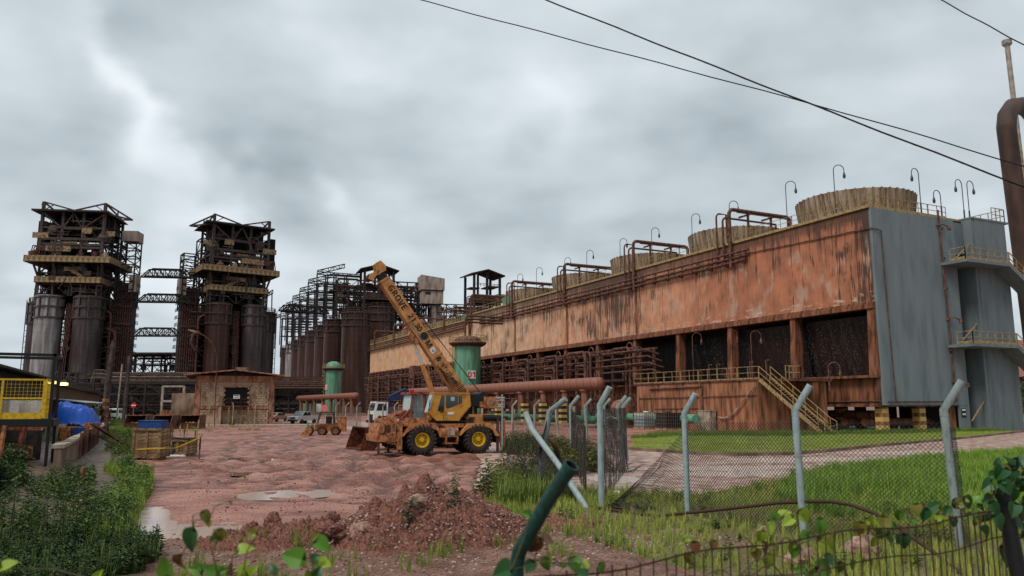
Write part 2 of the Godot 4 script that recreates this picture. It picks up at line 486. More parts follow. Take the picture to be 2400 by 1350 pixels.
	mat("foam", C(.8, .8, .78), .7)
	mat("bag", C(.45, .45, .47), .25, .4, tile(37, 0.03, [C(.05, .05, .06), C(.6, .6, .62), C(1, 1, 1)], [0.3, 0.55, 0.85]), Vector3(1.2, 1.2, 1.2))
	mat("rock", C(1, 1, 1), .9, 0.0, tile(38, 0.015, [C(.14, .07, .05), C(.3, .17, .125), C(.44, .3, .24)], [0.15, 0.5, 0.9]), Vector3(1, 1, 1))
	mat("rock_pale", C(.85, .88, .9), .9, 0.0, M.rock.albedo_texture, Vector3(1, 1, 1))
	var gl := mat("glass", C(.5, .56, .56), .05)
	gl.transparency = BaseMaterial3D.TRANSPARENCY_ALPHA
	gl.albedo_color = Color(.6, .68, .68, .30)
	var gd := mat("glass_dark", C(.02, .025, .025), .06)
	gd.metallic_specular = 0.6
	var sl := mat("glass_pale", C(.30, .38, .38), .15)
	sl.metallic_specular = 0.6
	# leaves and grass: each copy brings its own tint
	var gr := mat("grass", C(1, 1, 1), .6)
	gr.vertex_color_use_as_albedo = true
	gr.backlight = Color(.5, .5, .3)
	for q in [["leaf_bright", C(.24, .34, .03)], ["leaf_green", C(.085, .21, .02)], ["leaf_deep", C(.02, .085, .022)], ["leaf_olive", C(.15, .145, .02)], ["leaf_brown", C(.14, .06, .02)], ["stem", C(.11, .10, .045)]]:
		var lm := mat(q[0], q[1], .45, 0.0, mott, Vector3(9, 9, 9))
		if q[0] != "stem": lm.backlight = Color(.75, .8, .3)
	mat("twig", C(.085, .055, .038), .85)
	var td := mat("terrain", C(1, 1, 1), .72, 0.0, tile(40, 0.04, [C(.38, .33, .31), C(.9, .88, .87), C(1.0, 1.0, 1.0)], [0.25, 0.5, 0.8], 6, 1024), Vector3(.3, .3, .3), true)
	td.vertex_color_use_as_albedo = true
	td.roughness_texture = tile(46, 0.012, [C(.28, .28, .28), C(.85, .85, .85), C(1, 1, 1)], [0.36, 0.52, 0.9], 4)
	td.normal_enabled = true
	td.normal_texture = tile(41, 0.03, [], [], 6, 1024, 9.0)
	td.normal_scale = 0.7
	var dm := mat("dirt", C(1, 1, 1), .9, 0.0, tile(42, 0.03, [C(.05, .018, .013), C(.15, .058, .041), C(.27, .125, .095)], [0.2, 0.5, 0.85], 6), Vector3(.9, .9, .9), true)
	dm.normal_enabled = true
	dm.normal_texture = M.terrain.normal_texture
	dm.normal_scale = 1.3
	var rd := mat("road", C(1, 1, 1), .6, 0.0, tile(43, 0.012, [C(.2, .105, .08), C(.38, .25, .2), C(.5, .38, .33)], [0.2, 0.5, 0.85], 6, 1024), Vector3(.09, .09, .09), true)
	rd.roughness_texture = tile(44, 0.01, [C(.35, .35, .35), C(.8, .8, .8)], [0.4, 0.6])
	var pu := mat("puddle", C(.26, .15, .11), .04)
	pu.metallic_specular = 0.75
	var pw := mat("puddle_pale", C(.50, .37, .31), .16)
	pw.metallic_specular = 1.0
	mat("duct_brown", C(1, 1, 1), .7, 0.0, tile(45, 0.01, [C(.035, .018, .014), C(.055, .027, .02), C(.08, .04, .03)], [0.2, 0.5, 0.85], 3), Vector3(.1, .03, .1))
	mat("pale_dust", C(.62, .50, .44), .45, 0.0, M.terrain.albedo_texture, Vector3(.2, .2, .2), true)
	M.wall_orange = StandardMaterial3D.new()
	M.wall_orange.resource_name = "stained_orange_concrete"
	M.wall_orange.albedo_texture = wall_stains(77, 0.0)
	M.wall_orange.roughness = .85
	M.wall_far = StandardMaterial3D.new()
	M.wall_far.resource_name = "stained_peach_concrete"
	M.wall_far.albedo_texture = wall_stains(99, 1.0)
	M.wall_far.roughness = .85

# run-down stains of a shuttered concrete wall about 100 m by 10 m (u along, v down)
func wall_stains(sd: int, far: float) -> ImageTexture:
	var w := 2048
	var h := 256
	var ns := noise(sd, 0.075, 3)
	var nf := noise(sd + 1, 0.25, 2)
	var nb := noise(sd + 2, 0.006, 4)
	var nm := noise(sd + 3, 0.02, 4)
	var data := PackedByteArray()
	data.resize(w * h * 3)
	var near := C(.365, .135, .07)
	var mid := C(.50, .23, .13)
	var pale := C(.58, .345, .215)
	for x in w:
		var mx := x * 103.0 / w
		var k1 := smoothstep(18.0, 40.0, mx + 9.0 * nb.get_noise_2d(x, 900.0))
		var k2 := smoothstep(50.0, 80.0, mx + 9.0 * nb.get_noise_2d(x, 300.0))
		var bc := near.lerp(mid, k1).lerp(pale, k2)
		if far > 0.0: bc = C(.55, .29, .16).lerp(C(.6, .35, .2), 0.5 + nb.get_noise_2d(x, 77.0))
		var len1 := 0.10 + 0.9 * absf(ns.get_noise_2d(x * 1.0, 11.0)) + 0.3 * nf.get_noise_2d(x, 5.0)
		var dense := 0.0
		if far < 0.5:
			dense = 0.55 * exp(-pow((mx - 43.0) / 5.0, 2)) + 0.55 * exp(-pow((mx - 52.0) / 6.0, 2)) + 0.3 * exp(-pow((mx - 68.0) / 5.0, 2)) + 0.3 * exp(-pow((mx - 79.0) / 3.0, 2)) + 0.75 * exp(-pow(mx / 2.6, 2)) + 0.3 * exp(-pow((mx - 92.0) / 7.0, 2))
		for y in h:
			var t := float(y) / h
			var st := ns.get_noise_2d(x, y * 0.045) * 0.7 + nf.get_noise_2d(x * 1.3, y * 0.05) * 0.6
			var pt := nb.get_noise_2d(x * 1.4, y * 1.4 + 500.0)
			var mo := nm.get_noise_2d(x, y * 0.6)
			var dark := smoothstep(0.0, 0.45, st + pt * 0.5 + dense - 0.13 - t * 0.28 + 0.5 * (1.0 - smoothstep(0.05, 0.17, t)) * (0.6 if far < 0.5 else 0.2))
			dark = maxf(dark, 0.85 * (1.0 - smoothstep(len1 * 0.35, len1 * 0.9 + 0.05, t)) * smoothstep(0.10, 0.4, ns.get_noise_2d(x * 0.7, 44.0) + 0.15))
			if mx < 5.0 and far < 0.5: dark = maxf(dark, smoothstep(0.15, 0.5, st + 1.4 * pt + 0.55 - mx * 0.17 - 0.5 * absf(t - 0.15)))
			dark = clampf(dark, 0.0, 1.0) * (0.88 if far < 0.5 else 0.45)
			var cc := bc * (1.0 + 0.35 * mo + 0.34 * st)
			cc = cc.lerp(C(.46, .36, .29), smoothstep(0.12, 0.5, nm.get_noise_2d(x * 0.8 + 300.0, y * 0.35) - 0.25 * st) * 0.5 * smoothstep(0.12, 0.3, t))
			dark = maxf(dark, (1.0 - smoothstep(0.07, 0.15 + 0.06 * ns.get_noise_2d(x * 1.5, 70.0), t)) * (0.62 + 0.3 * mo))
			cc = cc.lerp(C(.022, .017, .014), clampf(dark, 0.0, 0.92))
			if t > 0.86:
				var salt := smoothstep(0.18, 0.45, nm.get_noise_2d(x * 1.5, y * 3.0 + 90.0) + (t - 0.93) * 2.0) * (1.0 - k1 * 0.5) * (1.0 - far)
				cc = cc.lerp(C(.5, .42, .36), salt * 0.7)
			var joint := absf(fmod(t * 8.0, 1.0) - 0.5)
			if joint > 0.47: cc = cc * 0.86
			cc = cc.linear_to_srgb()
			var q := (y * w + x) * 3
			data[q] = clampi(int(cc.r * 255.0), 0, 255); data[q + 1] = clampi(int(cc.g * 255.0), 0, 255); data[q + 2] = clampi(int(cc.b * 255.0), 0, 255)
	return ImageTexture.create_from_image(Image.create_from_data(w, h, false, Image.FORMAT_RGB8, data))

var road_poly := PackedVector2Array([Vector2(22.5, 9.5), Vector2(20.2, 13.4), Vector2(18.4, 14.6), Vector2(19.0, 16.5), Vector2(20.5, 19.6), Vector2(24.2, 29.4), Vector2(27.9, 46.2), Vector2(36, 80), Vector2(46, 120), Vector2(62, 120), Vector2(51, 90), Vector2(47.1, 78.3), Vector2(39.3, 57.3), Vector2(34.5, 42), Vector2(31.5, 34), Vector2(30.8, 30.9), Vector2(31.5, 28.2), Vector2(33.3, 26.9), Vector2(38.5, 26.2), Vector2(58, 27.5), Vector2(80, 29.5), Vector2(110, 32), Vector2(150, 34), Vector2(150, 25), Vector2(110, 22), Vector2(80, 20.5), Vector2(64, 20), Vector2(52, 19.5), Vector2(42, 17.6), Vector2(34, 14.8)])
var lawn_poly := PackedVector2Array([Vector2(38.5, 26.35), Vector2(33.4, 27.05), Vector2(31.7, 28.3), Vector2(31.0, 30.9), Vector2(31.7, 34), Vector2(34.7, 42), Vector2(39.5, 57.3), Vector2(47.3, 78.3), Vector2(51.2, 90), Vector2(62, 120), Vector2(90, 120), Vector2(90, 66), Vector2(56, 66), Vector2(56, 53), Vector2(57.6, 52), Vector2(57.4, 40), Vector2(52, 36)])
var verge_poly := PackedVector2Array([Vector2(9, 8.2), Vector2(14, 8.0), Vector2(17.5, 7.7), Vector2(20.5, 8.8), Vector2(25, 11.6), Vector2(34, 14.9), Vector2(28, 12.9), Vector2(22.4, 11.6), Vector2(20.0, 13.5), Vector2(18.2, 14.7), Vector2(18.8, 16.5), Vector2(20.3, 19.6), Vector2(24.0, 29.4), Vector2(27.7, 46.2), Vector2(36, 80), Vector2(30, 80), Vector2(12, 40), Vector2(5, 20), Vector2(5, 10)])
var weed_poly := PackedVector2Array([Vector2(13.6, 0.1), Vector2(17.5, -0.3), Vector2(24, 0.2), Vector2(32, 0.5), Vector2(41, 0.0), Vector2(52, 0.6), Vector2(70, 0.4), Vector2(70, -2.4), Vector2(41, -2.3), Vector2(30, -1.4), Vector2(22, -1.4), Vector2(18, -1.6), Vector2(16.5, -9), Vector2(12, -9), Vector2(11.5, -2)])
var hn1 := noise(301, 0.35, 4)
var hn2 := noise(302, 1.7, 3)
var hn3 := noise(303, 0.09, 3)
var hn4 := noise(304, 0.6, 2)
var cn := noise(305, 0.22, 4)

# ruts left by wheels: polylines across the yard
var ruts := [[Vector2(27, 10.5), Vector2(31, 9.0), Vector2(36, 7.2), Vector2(43, 6.2), Vector2(52, 7.5), Vector2(64, 11)], [Vector2(24, 5.0), Vector2(29, 7.2), Vector2(36, 9.5), Vector2(42, 10.8)], [Vector2(22.5, 6.8), Vector2(27, 7.8), Vector2(34, 11.8), Vector2(40, 16)], [Vector2(30, 2.6), Vector2(34, 5.4), Vector2(38, 9.2)], [Vector2(38, 3.4), Vector2(48, 6.5), Vector2(60, 8.5), Vector2(75, 14)], [Vector2(26, 9.6), Vector2(33, 10.4), Vector2(40, 12.2)], [Vector2(45, 4), Vector2(52, 9), Vector2(58, 15)], [Vector2(35.5, 1.6), Vector2(34, 5), Vector2(31.5, 8.5), Vector2(28.5, 12)], [Vector2(32, 1.5), Vector2(30.5, 5.2), Vector2(27, 9), Vector2(25, 11.5)], [Vector2(41, 3), Vector2(38.5, 7.5), Vector2(36, 11.5), Vector2(34, 15)], [Vector2(48, 4), Vector2(45, 9), Vector2(41, 13)], [Vector2(29, 2.4), Vector2(27.5, 4.6), Vector2(24.5, 7.5)]]

func rut_depth(q: Vector2) -> float:
	var out := 0.0
	for r in ruts:
		for k in r.size() - 1:
			var c: Vector2 = Geometry2D.get_closest_point_to_segment(q, r[k], r[k + 1])
			var dd := q.distance_to(c)
			if dd < 2.9:
				for off in [0.0, 1.9]:
					var e := absf(dd - off) / 0.36
					if e < 2.6: out += -0.05 * exp(-e * e) + 0.03 * exp(-pow(e - 1.45, 2) * 3.0)
	return out

func ground_at(x: float, z: float) -> float:
	var q := Vector2(x, z)
	var yard := smoothstep(18.0, 24.0, x) * smoothstep(0.5, 2.5, z) * (1.0 - smoothstep(70.0, 85.0, x))
	var y := 0.03 * hn3.get_noise_2d(x, z) + 0.016 * hn1.get_noise_2d(x, z) + 0.012 * hn2.get_noise_2d(x, z)
	if yard > 0.0 and z < 20.0:
		y += yard * (rut_depth(q) + 0.012 * maxf(0.0, hn4.get_noise_2d(x * 2.6, z * 0.8)) + 0.014 * maxf(0.0, hn4.get_noise_2d(x * 1.3 + 40.0, z * 1.6) - 0.05) + 0.014 * hn2.get_noise_2d(x * 1.9, z * 1.9))
	# basins that hold rain water
	for b in [[Vector2(32.6, 4.1), 1.9, 1.0], [Vector2(20.2, 0.45), 2.8, 0.55], [Vector2(17.6, 1.7), 1.5, 0.9], [Vector2(40.5, 5.2), 1.6, 0.7], [Vector2(24.2, 4.2), 1.0, 1.4]]:
		var dx: float = (x - b[0].x) / b[1] + 0.25 * hn2.get_noise_2d(x, z)
		var dz: float = (z - b[0].y) / b[2] + 0.35 * hn2.get_noise_2d(z * 1.5, x * .4 + 50.0)
		y -= 0.085 * exp(-(dx * dx + dz * dz))
	if Geometry2D.is_point_in_polygon(q, road_poly): y = minf(y * 0.3, 0.0) - 0.03
	return y

func make_ground() -> void:
	var base := MB.new()
	var far := [90.0, 300.0, 900.0, 5000.0]
	var ring := [0.0, 90.0, 300.0, 900.0, 5000.0]
	for k in ring.size() - 1:
		for s in 48:
			var a := TAU * s / 48.0
			var b := TAU * (s + 1) / 48.0
			var y0 := -0.22
			base.tint = Color(.2, .105, .075, 1)
			base.quad(Vector3(cos(b) * ring[k], y0, sin(b) * ring[k]), Vector3(cos(b) * ring[k + 1], y0, sin(b) * ring[k + 1]), Vector3(cos(a) * ring[k + 1], y0, sin(a) * ring[k + 1]), Vector3(cos(a) * ring[k], y0, sin(a) * ring[k]))
	struct("ground_plain", base, M.terrain)
	var g := MB.new()
	var nr := 400
	var na := 460
	var hd := atan2(FW.z, FW.x)
	for k in nr + 1:
		var r := 2.5 * pow(200.0 / 2.5, float(k) / nr)
		for s in na + 1:
			var a := hd + deg_to_rad(lerpf(-47.0, 47.0, float(s) / na))
			var x := r * cos(a)
			var z := r * sin(a)
			var y := ground_at(x, z)
			if k == nr or s == 0 or s == na: y = -0.25
			g.v.append(Vector3(x, y, z))
			g.t.append(Vector2.ZERO)
			var q := Vector2(x, z)
			var m := cn.get_noise_2d(x, z)
			var f := hn2.get_noise_2d(x * 0.9, z * 0.9)
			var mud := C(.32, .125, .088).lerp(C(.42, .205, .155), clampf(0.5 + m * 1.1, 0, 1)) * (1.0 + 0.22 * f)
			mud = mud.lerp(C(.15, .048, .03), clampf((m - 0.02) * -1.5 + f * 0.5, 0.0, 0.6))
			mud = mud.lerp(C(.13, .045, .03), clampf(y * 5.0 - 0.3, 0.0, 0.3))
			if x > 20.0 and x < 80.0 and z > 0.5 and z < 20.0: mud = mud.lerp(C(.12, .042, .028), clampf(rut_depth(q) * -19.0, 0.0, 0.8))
			var la := q.dot(Vector2(RT.x, RT.z))
			var lb := q.dot(Vector2(FW.x, FW.z)) + 0.03 * la * la
			var strand := hn4.get_noise_2d(la * 0.22, lb * 2.4) + 0.5 * hn2.get_noise_2d(la * 0.2 + 20.0, lb * 2.2)
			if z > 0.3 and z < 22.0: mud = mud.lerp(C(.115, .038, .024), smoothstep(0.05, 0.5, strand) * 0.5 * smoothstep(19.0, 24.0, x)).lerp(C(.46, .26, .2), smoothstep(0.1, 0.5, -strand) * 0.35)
			if x < 19.5:
				var soil := C(.24, .13, .09).lerp(C(.13, .055, .035), clampf(0.5 + f, 0.0, 1.0))
				mud = mud.lerp(soil, smoothstep(19.5, 17.0, x))
			if Geometry2D.is_point_in_polygon(q, lawn_poly): mud = C(.2, .25, .05).lerp(C(.27, .27, .075), clampf(0.5 + m, 0, 1))
			elif Geometry2D.is_point_in_polygon(q, verge_poly):
				mud = mud.lerp(C(.14, .14, .045), clampf(0.72 - m * 0.9, 0.0, 1.0))
			elif Geometry2D.is_point_in_polygon(q, weed_poly): mud = C(.11, .075, .045)
			elif z < -1.0 and x < 60.0: mud = C(.17, .11, .08).lerp(C(.09, .06, .035), clampf(0.5 + m + f * 0.5, 0, 1))
			elif x > 62.0 and z < 3.0: mud = C(.08, .09, .03)
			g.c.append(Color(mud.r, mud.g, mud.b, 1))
	g.n.resize(g.v.size())
	var w := na + 1
	for k in nr + 1:
		for s in w:
			var c := k * w + s
			var du: Vector3 = g.v[mini(k + 1, nr) * w + s] - g.v[maxi(k - 1, 0) * w + s]
			var dv: Vector3 = g.v[k * w + mini(s + 1, na)] - g.v[k * w + maxi(s - 1, 0)]
			g.n[c] = dv.cross(du).normalized()
	for k in nr:
		for s in na:
			var c := k * w + s
			g.i.append_array([c, c + w, c + 1, c + 1, c + w, c + w + 1])
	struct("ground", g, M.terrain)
	# concrete road round the cooling tower, with a kerb along the lawn
	var r := MB.new()
	var ids := Geometry2D.triangulate_polygon(road_poly)
	for k in range(0, ids.size(), 3):
		var a := road_poly[ids[k]]
		var b := road_poly[ids[k + 1]]
		var d := road_poly[ids[k + 2]]
		if (b - a).cross(d - a) > 0.0:
			var sw := b
			b = d; d = sw
		r.tri(Vector3(a.x, 0.012, a.y), Vector3(b.x, 0.012, b.y), Vector3(d.x, 0.012, d.y))
	struct("road", r, M.road)
	var kb := MB.new()
	var kp := []
	for k in range(9, 19): kp.append(road_poly[k])
	for k in kp.size() - 1:
		var a: Vector2 = kp[k]
		var b: Vector2 = kp[k + 1]
		kb.bar(Vector3(a.x, 0.05, a.y), Vector3(b.x, 0.05, b.y), 0.2, 0.26)
	struct("kerb", kb, M.dirty_concrete)
	# standing water
	var pud := [[Vector2(32.6, 4.1), 1.7, 0.9, -0.04, "puddle"], [Vector2(20.2, 0.45), 3.4, 0.55, -0.03, "puddle_pale"], [Vector2(17.7, 1.7), 1.9, 1.2, -0.035, "puddle_pale"], [Vector2(40.5, 5.2), 2.2, 1.1, -0.035, "puddle"], [Vector2(24.2, 4.2), 1.3, 1.8, -0.04, "puddle_pale"]]
	var lab := ["long brown rain puddle in the middle of the muddy yard", "pale bright puddle along the weeds at the yard's left edge", "small pale puddle below the weeds near the front of the yard", "narrow brown puddle far back in the yard before the wooden crates", "shallow bright puddle beside the clods of earth"]
	for k in pud.size():
		var b = pud[k]
		var pm := MB.new()
		for s in 28:
			var a0 := TAU * s / 28.0
			var a1 := TAU * (s + 1) / 28.0
			var o := Vector3(b[0].x, b[3], b[0].y)
			pm.tri(o, o + Vector3(cos(a1) * b[1], 0, sin(a1) * b[2]), o + Vector3(cos(a0) * b[1], 0, sin(a0) * b[2]))
		var o := struct("puddle", pm, M[b[4]])
		o.set_meta("label", lab[k])
	var films := [[Vector2(27.5, 30.0), 1.5, 6.5, 14.0], [Vector2(25.6, 22.5), 1.1, 4.2, 12.0], [Vector2(23.3, 21.0), 1.2, 2.6, 15.0], [Vector2(29.6, 38.5), 1.6, 4.0, 12.0], [Vector2(40.0, 21.5), 2.0, 2.4, 0.0], [Vector2(23.5, 15.5), 1.6, 1.0, 0.0]]
	for k in films.size():
		var b = films[k]
		var pm := MB.new()
		var nn := noise(700 + k, 0.5, 3)
		var o := Vector3(b[0].x, 0.017, b[0].y)
		var rot := Basis(Vector3.UP, -deg_to_rad(b[3]))
		for s in 64:
			var pq := []
			for e in [s, s + 1]:
				var a: float = TAU * (e % 64) / 64.0
				var rr := 1.0 + 0.75 * nn.get_noise_2d(cos(a) * 3.0, sin(a) * 3.0)
				pq.append(o + rot * Vector3(cos(a) * b[1] * rr, 0, sin(a) * b[2] * rr))
			pm.tri(o, pq[1], pq[0])
		struct("road_stain", pm, M.pale_dust).set_meta("label", "pale dusty stain spread on the concrete road")

func mound_mesh(lx: float, lz: float, hh: float, sd: int, step: float, rough: float, ridge: float) -> MB:
	var m := MB.new()
	var n1 := noise(sd, 0.9, 4)
	var n2 := noise(sd + 1, 3.2, 4)
	var nx := int(lx * 2.0 / step)
	var nz := int(lz * 2.0 / step)
	for a in nx + 1:
		for b in nz + 1:
			var x := lerpf(-lx, lx, float(a) / nx)
			var z := lerpf(-lz, lz, float(b) / nz)
			var rx := x / lx + 0.12 * n1.get_noise_2d(x, z)
			var rz := z / lz + 0.12 * n1.get_noise_2d(z + 30.0, x)
			var rr := sqrt(rx * rx + rz * rz)
			var body := pow(maxf(0.0, 1.0 - rr), 0.85 if ridge < 0.5 else 0.6)
			var y := hh * body * (1.0 + 0.35 * n1.get_noise_2d(x * 1.3, z * 1.3)) + rough * minf(1.0, body * 5.0) * (absf(n1.get_noise_2d(x * 3.0, z * 3.0)) * 0.75 + n2.get_noise_2d(x, z) * 0.26 + 0.8 * pow(maxf(0.0, n2.get_noise_2d(x * 0.6 + 9.0, z * 0.6)), 2.0))
			m.v.append(Vector3(x, y - 0.12, z)); m.t.append(Vector2.ZERO)
	m.n.resize(m.v.size())
	var w := nz + 1
	for a in nx + 1:
		for b in w:
			var du: Vector3 = m.v[mini(a + 1, nx) * w + b] - m.v[maxi(a - 1, 0) * w + b]
			var dv: Vector3 = m.v[a * w + mini(b + 1, nz)] - m.v[a * w + maxi(b - 1, 0)]
			m.n[a * w + b] = dv.cross(du).normalized()
	for a in nx:
		for b in nz:
			var c := a * w + b
			m.i.append_array([c, c + w, c + 1, c + 1, c + w, c + w + 1])
	return m

func rock_mesh(sd: int, r: Vector3) -> MB:
	var m := MB.new()
	var nn := noise(sd, 0.8, 3)
	var pts := []
	for a in 9:
		var row := []
		for b in 12:
			var th := PI * a / 8.0
			var ph := TAU * b / 12.0
			var d := Vector3(sin(th) * cos(ph), cos(th), sin(th) * sin(ph))
			var k := 1.0 + 0.55 * nn.get_noise_3d(d.x * 1.6, d.y * 1.6, d.z * 1.6)
			row.append(d * k * r)
		pts.append(row)
	for a in 8:
		for b in 12:
			var e := (b + 1) % 12
			if a > 0: m.tri(pts[a][b], pts[a][e], pts[a + 1][b])
			if a < 7: m.tri(pts[a][e], pts[a + 1][e], pts[a + 1][b])
	return m

func make_mounds() -> void:
	solo("dirt_mound", mound_mesh(1.9, 2.3, 1.02, 400, 0.035, 0.42, 0.0), M.dirt, "heap of red-brown clods and soil rising in the foreground", "dirt heap", "", "", Vector3(15.3, 0, 5.55))
	solo("dirt_ridge", mound_mesh(1.4, 2.3, 0.26, 410, 0.035, 0.42, 1.0), M.dirt, "low lumpy ridge of dug earth left of the tall soil heap", "dirt heap", "", "", Vector3(16.0, 0, 3.3))
	solo("dirt_ridge", mound_mesh(1.2, 2.2, 0.22, 420, 0.05, 0.2, 1.0), M.dirt, "flat spread of crumbled earth right of the tall soil heap", "dirt heap", "", "", Vector3(15.6, 0, 8.0))
	var big := [[Vector3(16.55, .24, 2.62), Vector3(.15, .22, .17), "dirt", "upright clod standing on the low earth ridge, the left one"], [Vector3(16.3, .22, 3.75), Vector3(.19, .22, .2), "dirt", "pointed dark clod on top of the low earth ridge"], [Vector3(14.55, .78, 5.0), Vector3(.14, .14, .2), "rock_pale", "pale stone sunk in the left slope of the soil heap"], [Vector3(14.35, .42, 5.5), Vector3(.12, .12, .17), "rock_pale", "flat stone low on the front of the soil heap"],
		[Vector3(14.75, .25, 3.95), Vector3(.2, .17, .24), "rock_pale", "broken tan stone at the foot of the low earth ridge"], [Vector3(14.9, .3, 3.35), Vector3(.2, .16, .26), "dirt", "reddish boulder in front of the low earth ridge"], [Vector3(15.6, .12, 7.55), Vector3(.1, .07, .14), "rock_pale", "pale chip of stone right of the soil heap"], [Vector3(16.2, .12, 8.25), Vector3(.08, .06, .1), "rock_pale", "small pale stone beside the grass right of the soil heap"],
		[Vector3(12.0, .1, 11.35), Vector3(.14, .12, .18), "rock_pale", "pinkish block of rubble behind the rusty wire fence"], [Vector3(9.6, .18, 11.2), Vector3(.3, .22, .3), "rock_pale", "large pale stone behind the rusty wire fence"], [Vector3(9.9, .1, 10.1), Vector3(.2, .18, .22), "rock_pale", "white-topped lump of rubble behind the wire fence vine"], [Vector3(9.7, .1, 9.7), Vector3(.12, .1, .14), "rock", "brown stone beside the rubble behind the wire fence"], [Vector3(19.4, .08, 12.75), Vector3(.12, .07, .1), "white", "scrap of white litter on the bare soil by the fence"]]
	for k in big.size():
		var b = big[k]
		solo("rock" if k < 12 else "litter_scrap", rock_mesh(500 + k, b[1]), M[b[2]], b[3], "stone" if k < 12 else "litter", "stones around the soil heap" if k < 12 else "", "thing", b[0])
	# loose gravel and crumbs
	var at := []
	var tints := []
	rng.seed = 71
	for k in 5200:
		var x := rng.randf_range(11.5, 18.5)
		var z := rng.randf_range(0.5, 11.0)
		if rng.randf() < 0.35:
			x = 15.0 + rng.randfn() * 1.3; z = 5.8 + rng.randfn() * 1.9
		var y := ground_at(x, z)
		var d := Vector2((x - 15.3) / 2.0, (z - 5.55) / 2.5).length()
		if d < 0.95: y += 0.98 * pow(1.0 - d, 0.85)
		var s := rng.randf_range(0.008, 0.026) * (1.6 if rng.randf() < 0.08 else 1.0)
		at.append(Transform3D(Basis.from_euler(Vector3(rng.randf() * 6, rng.randf() * 6, 0)).scaled(Vector3(s, s * 0.7, s)), Vector3(x, y + s * 0.3, z)))
		tints.append(C(.16, .075, .055).lerp(C(.42, .3, .26), pow(rng.randf(), 1.7)))
	for k in 5000:   # crumbs pushed up between the wheel tracks
		var x := rng.randf_range(19, 42)
		var z := rng.randf_range(1.5, 12.0)
		if hn4.get_noise_2d(x * 1.3, z * 1.3) < rng.randf() * 0.5 - 0.15: continue
		var s := rng.randf_range(0.008, 0.022) * (2.0 if rng.randf() < .1 else 1.0)
		at.append(Transform3D(Basis.from_euler(Vector3(rng.randf() * 6, rng.randf() * 6, 0)).scaled(Vector3(s, s * 0.6, s)), Vector3(x, ground_at(x, z) + s * 0.3, z)))
		tints.append(C(.07, .026, .018).lerp(C(.2, .10, .075), rng.randf()))
	var gm := mat("gravel", C(1, 1, 1), .9)
	gm.vertex_color_use_as_albedo = true
	stuff("gravel", rock_mesh(3, Vector3.ONE).mesh(), gm, at, tints, "loose gravel and crumbs of red earth strewn over the soil", "gravel")

func ordinal(k: int) -> String:
	return ["first", "second", "third", "fourth", "fifth", "sixth", "seventh", "eighth", "ninth", "tenth", "eleventh", "twelfth", "thirteenth", "fourteenth", "fifteenth", "sixteenth", "seventeenth", "eighteenth", "nineteenth", "twentieth"][k]

func gooseneck(hh: float, side: Vector3, reach := 0.55) -> Array:   # post with a bent-over top, and its lamp
	var pts := [Vector3.ZERO, Vector3(0, hh - reach, 0)]
	for k in range(1, 9):
		var a := PI * k / 8.0
		pts.append(Vector3(0, hh - reach, 0) + Vector3(0, sin(a) * reach, 0) + side * reach * (1.0 - cos(a)))
	pts.append(pts[-1] + Vector3(0, -0.35, 0))
	return pts

func lamp_post(at: Vector3, hh: float, side: Vector3, label: String, group := "gooseneck lamps on the cooling tower roof", m := "lamp_steel", r := 0.048) -> void:
	var o := thing("gooseneck_lamp", label, "lamp post", at, 0.0, group)
	var b := MB.new()
	var pts := gooseneck(hh, side)
	b.tube(pts, r, 5)
	b.tube([Vector3.ZERO, Vector3(0, 1.5, 0)], r * 1.8, 5)
	part("post", b, M[m], o)
	var e: Vector3 = pts[-1]
	var l := MB.new()
	l.lathe([Vector2(0.02, -0.62), Vector2(0.12, -0.58), Vector2(0.16, -0.3), Vector2(0.09, -0.02), Vector2(0.05, 0.1)], 8, e)
	part("lamp_head", l, M[m], o)

func fan_stack(o: Node3D, at: Vector3, r0: float, r1: float, hh: float, ribs: int, rm: ArrayMesh, m: Material) -> void:
	var b := MB.new()
	b.lathe([Vector2(r0 - 0.12, 0), Vector2(r0, 0), Vector2(r1, hh), Vector2(r1 - 0.14, hh), Vector2(r0 - 0.12, 0.4)], 48)
	var s := part("fan_stack", b, m, o, at)
	s.set_meta("label", "flaring ribbed fan stack")
	for k in ribs:
		var rb := part("rib", rm, M.rib, s)
		rb.rotation.y = TAU * k / ribs

